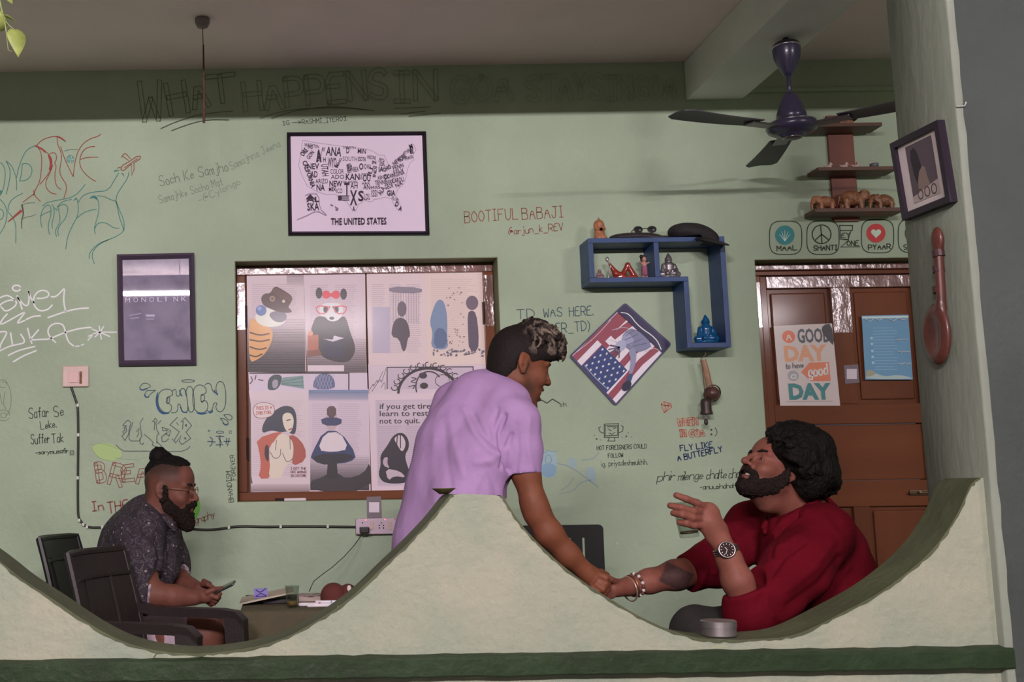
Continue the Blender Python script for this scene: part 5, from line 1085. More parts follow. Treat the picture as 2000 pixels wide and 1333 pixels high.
bt = Vector(P(1378, 778, Yk)); ks.append(MB().lathe([(.004, 0), (.02, -.006), (.0225, -.02), (.022, -.05), (.027, -.068), (.0265, -.07), (.02, -.05), (.0, -.01)], 18, Matrix.Translation(bt)).build('bell', mat('dark_bronze', C(62, 50, 48), .45, metal=.4), smooth=True))
ks.append(MB().tube([bt + Vector((0, 0, -.02)), P(1379, 818, Yk)], .0015, 5).build('clapper_cord', mat('dark_wire', (.08, .05, .04)))); ks.append(MB().ball(P(1379, 825, Yk), (.009, .007, .014), 10, 8).build('clapper', mat('dark_bronze', (.05, .04, .04)), smooth=True)); adopt(root, *ks)

# ------------------------------------------------------------------ wooden shelf rack with elephants
m_rw = mat('reddish_wood', (.200, .068, .042), .5, col2=(.150, .050, .032), scale=6, stretch=(1, 1, .2), bump=.08, bscale=40)
m_rw2 = mat('grey_brown_wood', (.140, .068, .045), .5, col2=(.105, .05, .034), scale=6, stretch=(.2, 1, 1), bump=.08, bscale=40)
vx0, vx1 = PXZ(1616, 300, YW)[0], PXZ(1665, 300, YW)[0]; vz1, vz0 = PXZ(1640, 228, YW)[1], PXZ(1650, 434, YW)[1]
root = tag(empty('wall_rack', ((vx0 + vx1) / 2, YW, vz0)), 'wooden wall rack with an upright board and three short shelves', 'shelf'); ks = []
ks.append(MB().box((vx0, YW - .018, vz0), (vx1, YW - .001, vz1), .002).build('upright_board', m_rw))
SH = {}
YFS = YW - .125
for nm, xl, xr, y in (('top', 1544, 1695, 264), ('mid', 1573, 1724, 348), ('low', 1567, 1738, 427)):
    xa, xb = PXZ(xl, y, YW)[0], PXZ(xr, y, YW)[0]; zq = PXZ(1640, y, YW)[1]; SH[nm] = zq + .017
    ks.append(MB().box((xa, YFS, zq), (xb, YW - .0185, zq + .016), .0015).build('shelf_board', m_rw2))
adopt(root, *ks)
m_el = [mat('carved_light_wood', C(150, 100, 72), .4, var=.35, scale=45), mat('carved_dark_wood', C(98, 62, 44), .4, col2=C(150, 104, 72), scale=70), mat('carved_spotted_wood', C(146, 102, 70), .4, col2=C(84, 54, 40), scale=90)]
def elephant(px, sc, m, label, flip=1, Y=4.93, z=None):
    b = np.array((PXZ(px, 400, Y)[0], Y, (SH['low'] if z is None else z))); k = sc
    f = Fig(b, (.075 * k, .04 * k, .1 * k), .0014 * k)
    f.ell((0, 0, .045 * k), (.042 * k, .026 * k, .027 * k)); f.ell((-flip * -.0 * k, 0, .05 * k), (.03 * k, .025 * k, .025 * k))
    for sx in (-.026, .026):
        for sy in (-.014, .014): f.cap((sx * k, sy * k, .002 * k), (sx * k, sy * k, .035 * k), .0095 * k, .012 * k)
    hx = flip * .046 * k; f.ell((hx, 0, .056 * k), (.02 * k, .019 * k, .021 * k), k=.006)
    f.cap((hx + flip * .014 * k, 0, .052 * k), (hx + flip * .021 * k, 0, .026 * k), .0085 * k, .006 * k); f.cap((hx + flip * .021 * k, 0, .026 * k), (hx + flip * .017 * k, 0, .006 * k), .006 * k, .0045 * k)
    for sy in (-1, 1): f.ell((hx - flip * .008 * k, sy * .02 * k, .054 * k), (.015 * k, .004 * k, .019 * k)); f.cap((hx + flip * .012 * k, sy * .008 * k, .042 * k), (hx + flip * .022 * k, sy * .009 * k, .034 * k), .003 * k, .0015 * k)
    f.cap((-flip * .042 * k, 0, .055 * k), (-flip * .049 * k, 0, .025 * k), .003 * k, .002 * k); f.flat()
    return tag(place(f.out('elephant_carving', m)), label, 'figurine', 'wooden elephants on the rack')
elephant(1612, .90, m_el[0], 'small plain carved elephant at the left of the lowest rack shelf', -1)
elephant(1664, 1.22, m_el[1], 'large dark carved elephant in the middle of the rack shelf', 1)
elephant(1727, .95, m_el[2], 'spotted carved elephant at the right of the rack shelf', -1)
for px, lab in ((1618, 'tiny white bird figurine at the left of the middle rack shelf'), (1649, 'tiny white bird figurine before the upright board'), (1672, 'tiny white bird figurine right of the upright board')):
    f = Fig((PXZ(px, 320, 4.91)[0], 4.91, SH['mid']), (.022, .02, .04), .001); f.ell((0, 0, .009), (.014, .010, .009)); f.ell((.006, -.003, .021), (.0085, .008, .008)); f.cap((.012, -.004, .02), (.018, -.005, .017), .0025, .001); f.cap((-.012, 0, .01), (-.02, 0, .016), .004, .002); f.flat()
    tag(place(f.out('bird_figurine', mat('white_bisque', C(190, 168, 160), .6, col2=C(110, 76, 66), scale=60, mix_lo=.3, mix_hi=.45))), lab, 'figurine', 'birds on the middle rack shelf')
b = Vector((PXZ(1707, 320, 4.91)[0], 4.91, SH['mid'])); root = tag(empty('small_cup', b), 'little grey cup with a curled handle on the rack', 'cup')
mt = Matrix.Translation(b); ks = [MB().lathe([(.012, 0), (.017, .002), (.0185, .016), (.018, .02), (.0155, .02), (.014, .004), (.0, .003)], 16, mt).build('bowl', mat('grey_glaze', C(92, 92, 104), .3, var=.3, scale=60), smooth=True), MB().tube([b + Vector(q) for q in ((-.016, 0, .016), (-.018, 0, .028), (-.012, 0, .036), (-.004, 0, .034))], .0028, 6).build('handle', mat('white_bisque', (.5, .5, .5)), smooth=True)]; adopt(root, *ks)
# small pagoda on the top shelf
b = Vector((PXZ(1649, 240, 4.92)[0], 4.92, SH['top'])); root = tag(empty('house_ornament', b), 'dark wooden house ornament with a pitched roof on the rack top', 'ornament'); mb = MB(); mb.box(b + Vector((-.03, -.02, 0)), b + Vector((.03, .02, .02)), .002)
ks = [mb.build('walls', mat('carved_dark_wood', (.1, .06, .04)))]; rf = MB(); rf.add([b + Vector(v) for v in ((-.045, -.03, .02), (.045, -.03, .02), (.045, .03, .02), (-.045, .03, .02), (-.026, 0, .042), (.026, 0, .042))], [[0, 1, 5, 4], [2, 3, 4, 5], [1, 2, 5], [3, 0, 4], [3, 2, 1, 0]]); ks.append(rf.build('roof', mat('dark_brown_roof', C(66, 46, 44), .5))); adopt(root, *ks)

# ------------------------------------------------------------------ ceiling fan on the beam
m_fan = mat('dark_indigo_enamel', C(50, 46, 66), .3, coat=.25)
m_blade = mat('dark_plum_blade_enamel', C(60, 54, 62), .45)
m_chrome = mat('satin_metal_trim', (.55, .5, .52), .25, metal=1)
FY = 4.30; fc = Vector(P(1547, 249, FY)); ftop = Vector(P(1532, 62, FY)); ax = fc.x
root = tag(empty('ceiling_fan', (fc.x, FY, bz)), 'dark indigo ceiling fan with three blades under the grey beam', 'fan')
k = pxm(FY); ks = []
L = bz - fc.z
can_t = bz; mt = Matrix.Translation((fc.x, FY, 0))
ks.append(MB().lathe([(.012, can_t), (.012, can_t - .04)], 12, mt).build('hanger', m_fan))
ks.append(MB().lathe([(.0, can_t - .018), (.044, can_t - .02), (.051, can_t - .03), (.052, can_t - .05), (.048, can_t - .08), (.034, can_t - .115), (.02, can_t - .142), (.014, can_t - .15), (.0, can_t - .15)], 28, mt).build('canopy', m_fan, smooth=True))
ks.append(MB().lathe([(.0515, can_t - .032), (.0535, can_t - .033), (.0535, can_t - .038), (.0515, can_t - .039)], 28, mt).build('trim_ring', m_chrome, smooth=True))
ks.append(MB().tube([(fc.x, FY, can_t - .14), (fc.x, FY, fc.z + .11)], .0085, 12).build('rod', m_fan, smooth=True))
ks.append(MB().lathe([(.0, fc.z + .135), (.022, fc.z + .134), (.03, fc.z + .12), (.044, fc.z + .085), (.054, fc.z + .05), (.056, fc.z + .03), (.05, fc.z + .026), (0, fc.z + .026)], 28, mt).build('motor_cover', m_fan, smooth=True))
ks.append(MB().lathe([(.0, fc.z + .027), (.06, fc.z + .027), (.088, fc.z + .014), (.095, fc.z), (.088, fc.z - .014), (.06, fc.z - .028), (.046, fc.z - .03), (.044, fc.z - .036), (.03, fc.z - .042), (.0, fc.z - .044)], 36, mt).build('hub', m_fan, smooth=True))
ks.append(MB().lathe([(.0845, fc.z + .0175), (.088, fc.z + .0175), (.088, fc.z + .0145), (.0845, fc.z + .0145)], 36, mt).build('trim_ring', m_chrome, smooth=True)); ks.append(MB().lathe([(.031, fc.z - .0415), (.034, fc.z - .0425), (.034, fc.z - .0405), (.031, fc.z - .0395)], 28, mt).build('trim_ring', m_chrome, smooth=True))
for aa in (199.8, 319.8, 79.8):
    rt = Matrix.Translation(fc) @ Matrix.Rotation(math.radians(aa), 4, 'Z') @ Matrix.Rotation(math.radians(-3), 4, 'X')
    V = []; Fc = []; N = 14
    for i in range(N):
        t = i / (N - 1); x = .17 + .37 * t; hw = .043 + .022 * t if t < .93 else .046; zz_ = -.004 * math.sin(t * 3)
        for s_, y_ in ((1, -hw), (1, 0), (1, hw)): V.append(rt @ Vector((x, y_, .004 + zz_ + (.004 if y_ == 0 else 0))))
        for s_, y_ in ((1, -hw), (1, 0), (1, hw)): V.append(rt @ Vector((x, y_, zz_ + (.004 if y_ == 0 else 0))))
    for i in range(N - 1):
        a_ = 6 * i; b_ = a_ + 6
        Fc += [[a_, a_ + 1, b_ + 1, b_], [a_ + 1, a_ + 2, b_ + 2, b_ + 1], [a_ + 3, b_ + 3, b_ + 4, a_ + 4], [a_ + 4, b_ + 4, b_ + 5, a_ + 5], [a_, b_, b_ + 3, a_ + 3], [a_ + 2, a_ + 5, b_ + 5, b_ + 2]]
    Fc += [[0, 3, 4, 1], [1, 4, 5, 2], [6 * N - 6, 6 * N - 5, 6 * N - 2, 6 * N - 3], [6 * N - 5, 6 * N - 4, 6 * N - 1, 6 * N - 2]]
    bl = obj('blade', V, Fc, m_blade); smooth_by_angle(bl, 40); ks.append(bl)
    br = MB(); br.add(*rnd_box((.07, -.028, -.008), (.21, .028, -.001), .003), rt); ks.append(br.build('blade_bracket', mat('fan_bracket_metal', (.16, .14, .16), .25, metal=.8)))
adopt(root, *ks)

# ------------------------------------------------------------------ rod hanging from the ceiling, trailing plant, spoon
Yr = 4.45; top = Vector((P(395, 10, Yr).x, Yr, ZC)); zb_ = PXZ(398, 240, Yr)[1]; xr_ = PXZ(398, 200, Yr)[0]
root = tag(empty('hanging_rod', top), 'thin brown rod hanging on a wire from a round ceiling block', 'hanging rod')
ks = [MB().lathe([(.03, ZC), (.03, ZC - .018), (.022, ZC - .035), (.006, ZC - .04), (0, ZC - .04)], 20, Matrix.Translation((top.x, Yr, 0))).build('ceiling_block', mat('grey_plastic_rose', C(120, 108, 108), .5), smooth=True),
      MB().tube([(top.x, Yr, ZC - .03), (xr_, Yr, PXZ(397, 100, Yr)[1])], .0016, 6).build('wire', mat('dark_wire', (.06, .04, .05))),
      MB().tube([(xr_, Yr, PXZ(397, 88, Yr)[1]), (xr_ + .001, Yr, PXZ(397, 160, Yr)[1]), (xr_, Yr, zb_)], [.003, .004, .005], 8).build('rod', mat('red_brown_rod', C(86, 52, 44), .6, var=.3, scale=30))]
adopt(root, *ks)
Yv = 2.50
root = tag(empty('hanging_plant', P(5, 10, Yv)), 'trailing vine with pale green leaves hanging into the upper left corner', 'plant'); ks = []
m_stem = mat('green_stem', C(126, 140, 84, .8), .6); m_leaf = mat('pale_green_leaf', C(146, 156, 84, .9), .5, col2=C(118, 132, 66, .9), scale=30)
tp = Vector((P(2, 10, Yv).x - .03, Yv, LZ)); pts = [tp, P(-6, -60, Yv), P(2, 15, Yv), P(8, 35, Yv), P(12, 60, Yv), P(16, 98, Yv), P(24, 101, Yv)]
ks.append(MB().tube(pts, [.0025, .0022, .002, .0018, .0015, .001, .0008], 6).build('stem', m_stem))
ks.append(MB().tube([P(9, 38, Yv), P(18, 50, Yv), P(28, 58, Yv)], .001, 6).build('stem', m_stem))
def leaf(px, py, dx_, dz_, L, W, yaw):
    L *= 1.7; W *= 1.6; b = Vector(P(px, py, Yv)); d = Vector((dx_, -.25, dz_)).normalized(); s_ = Vector((math.cos(yaw), math.sin(yaw), 0)); s_ = (s_ - d * s_.dot(d)).normalized(); n_ = d.cross(s_)
    vs = []; fs = []; N = 9
    for i in range(N):
        t = i / (N - 1); w_ = W * math.sin(math.pi * min(1, (t * .93 + .06)) ** .8) * (1 - .25 * t)
        c_ = b + d * L * t - n_ * (.02 * t * t * L / .05 * .3)
        vs += [c_ - s_ * w_ + n_ * w_ * .35, c_, c_ + s_ * w_ + n_ * w_ * .35]
    for i in range(N - 1):
        a_ = 3 * i; fs += [[a_, a_ + 1, a_ + 4, a_ + 3], [a_ + 1, a_ + 2, a_ + 5, a_ + 4]]
    o = obj('leaf', vs, fs, m_leaf, smooth=True); m_ = o.modifiers.new('thick', 'SOLIDIFY'); m_.thickness = .0006; return o
ks += [leaf(14, 40, -.9, -.35, .032, .013, .6), leaf(10, 34, .7, -.3, .02, .009, 1.2), leaf(27, 58, .25, -1, .042, .015, .5), leaf(2, 22, -.6, -.6, .03, .012, .2), leaf(-8, -20, .6, -.5, .035, .014, .4)]
adopt(root, *ks)
# wooden spoon on the pillar side
sp = lambda x, y, off=0: np.array(on_pillar(x, y, off))
root = tag(empty('wooden_spoon', on_pillar(1841, 700)), 'large reddish wooden spoon with banded handle hung on the pillar', 'spoon')
cB = sp(1841, 653); s = SDF(np.minimum(sp(1790, 720), sp(1890, 440)) - .05, np.maximum(sp(1790, 720), sp(1890, 440)) + .05, .0022)
hy = abs(sp(1866, 653)[1] - sp(1816, 653)[1]) / 2; hz = (sp(1841, 590)[2] - sp(1841, 712)[2]) / 2
s.ell(cB + np.array([-.014, 0, 0]), (.016, hy, hz), k=.008); s.cap(sp(1831, 465, .01), sp(1839, 600, .012), .012, .010, .014); s.ell(sp(1831, 468, .01), (.010, .020, .03), k=.008)
s.ell(cB + np.array([-.034, 0, .0]), (.016, hy * .72, hz * .74), k=.006, op='sub')
V, Q = s.mesh(); ks = [mesh_np('spoon_body', V, Q, mat('reddish_brown_varnish', (.115, .032, .022), .4, col2=(.070, .020, .015), scale=14, coat=.2))]
for y0 in (490, 520, 560):
    a_, b_ = sp(1832, y0, .011), sp(1834, y0 + 12, .011); ks.append(MB().tube([a_, b_], .0135, 12).build('handle_band', mat('dark_painted_band', C(58, 34, 36), .4)))
ks.append(MB().add([Vector(on_pillar(x, y, .02)) for x, y in ((1835, 640), (1842, 634), (1848, 650), (1846, 668), (1836, 660))], [[0, 1, 2, 3, 4]]).build('pale_chip', ink((172, 160, 156)))); adopt(root, *ks)
# old nail with a wire end on the dark pillar face
tag(place(MB().tube([P(1868, 208, 2.575), P(1884, 207, 2.572), P(1887, 199, 2.57)], .0018, 6).build('nail', mat('pale_metal_nail', (.4, .4, .38), .5))), 'bent pale nail in the dark green pillar face', 'nail')

# ------------------------------------------------------------------ switch, socket, cable
m_plate = mat('cream_plastic_plate', C(196, 168, 160), .4, var=.06, scale=20)
x0, x1, z0, z1 = R(122, 715, 173, 756, YW - .014); root = tag(empty('switch_plate', ((x0 + x1) / 2, YW, z0)), 'cream wall switch plate with a brown stained socket', 'switch')
ks = [MB().box((x0, YW - .014, z0), (x1, YW - .0005, z1), .004).build('plate', m_plate)]
a0, a1, b0_, b1_ = R(134, 726, 153, 748, YW - .016); ks.append(MB().box((a0, YW - .019, b0_), (a1, YW - .013, b1_), .002).build('rocker', mat('pinkish_rocker', C(200, 160, 156), .35)))
a0, a1, b0_, b1_ = R(155, 726, 160, 750, YW - .016); ks.append(MB().box((a0, YW - .016, b0_), (a1, YW - .0135, b1_), .001).build('slot', mat('brown_scorched', C(122, 76, 48), .6, var=.4, scale=50))); adopt(root, *ks)
m_cab = mat('black_cable', C(40, 40, 34), .4)
cab = [(139, 757), (143, 768), (150, 788), (152, 796), (153, 850), (152, 930), (152, 1000), (154, 1014), (162, 1024), (172, 1031), (200, 1031), (260, 1030), (330, 1029), (360, 1032), (400, 1036), (430, 1034), (465, 1028), (520, 1030), (560, 1029), (620, 1029), (696, 1030)]
root = tag(empty('cable', P(152, 1000, YW)), 'black cable clipped along the wall from switch to socket', 'cable'); ks = [MB().tube([P(x, y, YW - .006) for x, y in chaikin(cab, 2)], .0052, 8).build('sheath', m_cab, smooth=True)]
m_clip = mat('white_clip', C(200, 198, 190), .5)
for x, y in ((152, 792), (153, 850), (152, 934), (155, 1017), (163, 1025), (170, 1030), (200, 1031), (447, 1031), (548, 1029.5), (640, 1029)):
    c_ = P(x, y, YW - .006); ks.append(MB().box(c_ - Vector((.005, .0065, .007)), c_ + Vector((.005, .0055, .007)), .002).build('clip', m_clip))
adopt(root, *ks)
x0, x1, z0, z1 = R(695, 1013, 774, 1044, YW - .03); root = tag(empty('socket_box', ((x0 + x1) / 2, YW, z0)), 'pale two gang socket box with lit red switches', 'socket')
yb = YW - .032; ks = [MB().box((x0, yb, z0), (x1, YW - .0005, z1), .004).build('box', mat('pale_pink_plastic', C(190, 170, 184), .4))]
for px in (726, 762): a0, a1, b0_, b1_ = R(px - 3.5, 1019, px + 3.5, 1035, yb); ks.append(MB().box((a0, yb - .004, b0_), (a1, yb + .001, b1_), .0015).build('rocker', m_plate))
for px, py in ((745, 1022), (741, 1027), (749, 1027), (741, 1032), (749, 1032), (708, 1022)): c_ = P(px, py, yb); ks.append(MB().tube([c_ + Vector((0, -.0006, 0)), c_ + Vector((0, .001, 0))], .003, 10).build('pin_hole', mat('black_hole', (.015, .012, .012), .6)))
for px, py in ((698, 1015.5), (771, 1014.5), (771, 1040), (698, 1042)): c_ = P(px, py, yb); ks.append(MB().tube([c_ + Vector((0, -.0012, 0)), c_ + Vector((0, .001, 0))], .0022, 8).build('screw', mat('dull_brass', (.2, .15, .1))))
for px, py in ((714, 1016.5), (752, 1015.5)): c_ = P(px, py, yb); ks.append(MB().ball(c_, (.0035, .002, .0025), 8, 6).build('indicator', mat('red_neon', (.5, .1, .1), .4, emit=(1, .12, .14), emit_s=2.5)))
adopt(root, *ks)
c_ = P(711, 1036, yb); root = tag(empty('phone_charger', c_), 'black charger plug with a thin cord down to the table', 'charger')
ks = [MB().box(c_ + Vector((-.02, -.042, -.012)), c_ + Vector((.02, -.001, .014)), .005).build('plug', m_cab)]
cord = [(708, 1043), (700, 1054), (690, 1068), (672, 1088), (650, 1108), (628, 1124), (613, 1136), (608, 1146), (604, 1156)]
ks.append(MB().tube([P(x, y, YW - .03 - .40 * (i / 8) ** 1.3) for i, (x, y) in enumerate(cord)], .0018, 6).build('cord', m_cab, smooth=True)); adopt(root, *ks)

# ------------------------------------------------------------------ left table and what lies on it
TZ = 1.08 - 218 / (F / 4.1); TY0, TY1 = 4.12, 4.78
tx0, tx1 = PXZ(470, 1188, 4.12)[0], PXZ(470, 1188, 4.12)[0] + .80
m_cloth = mat('olive_table_cloth', (.095, .080, .045), .85, var=.2, scale=7, bump=.2, bscale=120)
root = tag(empty('cafe_table', ((tx0 + tx1) / 2, (TY0 + TY1) / 2, 0)), 'low table under an olive cloth beside the seated man', 'table'); ks = []
ks.append(MB().box((tx0 + .01, TY0 + .01, TZ - .03), (tx1 - .01, TY1, TZ - .002), .004).build('tabletop', mat('brown_table_wood', (.12, .07, .04), .5)))
V = []; Fc = []; N = 46
for i in range(N + 1):                     # cloth: top sheet and a hanging front with soft folds
    x = tx0 + (tx1 - tx0) * i / N; w_ = .012 * math.sin(i * 1.1) + .008 * math.sin(i * 2.3 + 1)
    V += [(x, TY1, TZ), (x, TY0 + .004, TZ), (x, TY0 - .004, TZ - .008), (x, TY0 - .006 + w_ * .4, TZ - .12), (x, TY0 - .01 + w_, TZ - .26)]
for i in range(N):
    for k_ in range(4): Fc.append([5 * i + k_, 5 * i + k_ + 1, 5 * i + 6 + k_, 5 * i + 5 + k_])
cl = obj('tablecloth', V, Fc, m_cloth, smooth=True); ks.append(cl)
V = []; Fc = []
for i in range(25):
    y = TY0 + (TY1 - TY0) * i / 24; w_ = .01 * math.sin(i * 1.3); V += [(tx0, y, TZ), (tx0 - .004, y, TZ - .008), (tx0 - .008 + w_, y, TZ - .26)]
for i in range(24):
    for k_ in range(2): Fc.append([3 * i + k_, 3 * i + 3 + k_, 3 * i + 4 + k_, 3 * i + 1 + k_])
ks.append(obj('cloth_side', V, Fc, m_cloth, smooth=True))
for x in (tx0 + .05, tx1 - .05):
    for y in (TY0 + .06, TY1 - .05): ks.append(MB().box((x - .022, y - .022, 0), (x + .022, y + .022, TZ - .03), .003).build('leg', mat('brown_table_wood', (.12, .07, .04))))
adopt(root, *ks)
# tilted card tray with folded note, glass, booklet, pens, brown cap
c0 = Vector((P(468, 1180, 4.3).x, 4.3, TZ + .004)); c1 = P(574, 1157, 4.36); d = (Vector((c1.x, 0, c1.z)) - Vector((c0.x, 0, c0.z)))
dp = Vector((0, .26, .0)); n_ = Vector((-d.z, 0, d.x)).normalized() * .006
V = [c0, c0 + d, c0 + d + dp, c0 + dp]; V += [v + n_ for v in V]
root = tag(place(obj('cardboard_tray', V, [[0, 3, 2, 1], [4, 5, 6, 7], [0, 1, 5, 4], [1, 2, 6, 5], [2, 3, 7, 6], [3, 0, 4, 7]], mat('pale_grey_card', C(176, 164, 148), .7, var=.1, scale=20))), 'pale card tray propped at a slant on the table', 'tray')
bx = Vector((P(560, 1172, 4.42).x, 4.42, TZ)); tag(place(MB().box(bx + Vector((-.09, -.07, .001)), bx + Vector((.02, .1, .018)), .004).build('dark_wallet', mat('black_leather', (.02, .016, .016), .5))), 'dark wallet under the raised end of the card tray', 'wallet')
nb = c0 + d * .40 + Vector((0, .05, .007)); a_, b_ = P(496, 1150, 4.36), P(523, 1168, 4.36)
root = tag(place(MB().box((a_.x, 4.352, b_.z), (b_.x, 4.362, a_.z), .001).build('folded_note', mat('violet_paper', C(128, 118, 176), .7))), 'small violet folded note with dark ink cross on the tray', 'note')
a = Art(plane_at(4.352), FRONT); a.lines((52, 40, 104), [[(500, 1153), (508, 1159), (519, 1150)], [(499, 1166), (509, 1159), (520, 1164)], [(499, 1166), (521, 1165)]], 1.8); a.build('ink_mark', root)
def thin_glass():
    m = bpy.data.materials.new('clear_thin_glass'); m.use_nodes = True; nt = m.node_tree; nt.nodes.remove(nt.nodes['Principled BSDF']); out = nt.nodes['Material Output']
    t = nt.nodes.new('ShaderNodeBsdfTransparent'); t.inputs[0].default_value = (.84, .87, .84, 1); g = nt.nodes.new('ShaderNodeBsdfGlossy'); g.inputs['Roughness'].default_value = .03; g.inputs[0].default_value = (.9, .9, .9, 1)
    fr = nt.nodes.new('ShaderNodeLayerWeight'); fr.inputs[0].default_value = .22; mu = nt.nodes.new('ShaderNodeMath'); mu.operation = 'MULTIPLY'; mu.inputs[1].default_value = .45; nt.links.new(fr.outputs['Facing'], mu.inputs[0]); mx = nt.nodes.new('ShaderNodeMixShader'); nt.links.new(mu.outputs[0], mx.inputs[0]); nt.links.new(t.outputs[0], mx.inputs[1]); nt.links.new(g.outputs[0], mx.inputs[2]); nt.links.new(mx.outputs[0], out.inputs[0]); return m
m_glass = thin_glass()
gb = Vector((P(571, 1184, 4.2).x, 4.2, TZ + .0005)); root = tag(empty('tea_glass', gb), 'small clear tea glass with ribbed base on the table', 'glass'); mt = Matrix.Translation(gb)
ks = [MB().lathe([(.0, 0), (.019, 0), (.0205, .003), (.0255, .072), (.0268, .078), (.0258, .0785), (.0235, .072), (.0185, .010), (.0, .009)], 24, mt).build('cup', m_glass, smooth=True)]
ks.append(MB().lathe([(.0, .0095), (.0183, .0102), (.0193, .024), (.0, .024)], 20, mt).build('tea_dregs', mat('amber_tea', C(140, 104, 62), .2), smooth=True)); adopt(root, *ks)
bx = Vector((P(616, 1160, 4.5).x, 4.5, TZ)); root = tag(empty('booklet', bx), 'dark patterned booklet lying beside the charger cord', 'book'); ks = [MB().box(bx + Vector((-.065, -.06, .0005)), bx + Vector((.09, .09, .016)), .001).build('pages', ink((150, 134, 126))), MB().box(bx + Vector((-.067, -.062, .016)), bx + Vector((.092, .092, .019)), .001).build('cover', mat('black_white_pattern', C(60, 48, 46), .6, col2=C(170, 150, 146), scale=55, mix_lo=.5, mix_hi=.56))]; adopt(root, *ks)
for (p0, p1, yy, lab, bandc) in (((583, 1177), (646, 1172), 4.24, 'white pen with a red band, rear of the three on the table', (150, 62, 92)), ((600, 1183), (650, 1177), 4.2, 'white pen with grey cap, front of the three pens', None), ((616, 1172), (664, 1170), 4.32, 'white pen next to the brown cap', (120, 150, 170))):
    q0, q1 = P(*p0, yy), P(*p1, yy); q0.z = q1.z = TZ + .008; marker('pen', q0, q1, .0065, (200, 190, 196), (190, 182, 188), lab, .25, band=bandc, group='white pens on the table')
cb = np.array(P(662, 1166, 4.42)); cb[2] = TZ + .001; s = SDF(cb - .09, cb + .1, .002); s.ell(cb + np.array([-.02, 0, .018]), (.05, .05, .052), k=.01); s.ell(cb + np.array([.035, .01, .016]), (.04, .045, .048), k=.006); s.cut(cb, (0, 0, -1), .002)
V, Q = s.mesh(); root = tag(place(mesh_np('knit_cap', V, Q, mat('dark_maroon_felt', C(88, 42, 36), .85, bump=.3, bscale=180))), 'dark maroon soft cap lying on the table', 'cap')
kb = MB().ball(P(682, 1150, 4.36), (.008, .004, .012), 8, 6).build('pale_badge', ink((190, 180, 176))); kb.location = Vector(kb.location) - Vector(root.location); kb.parent = root

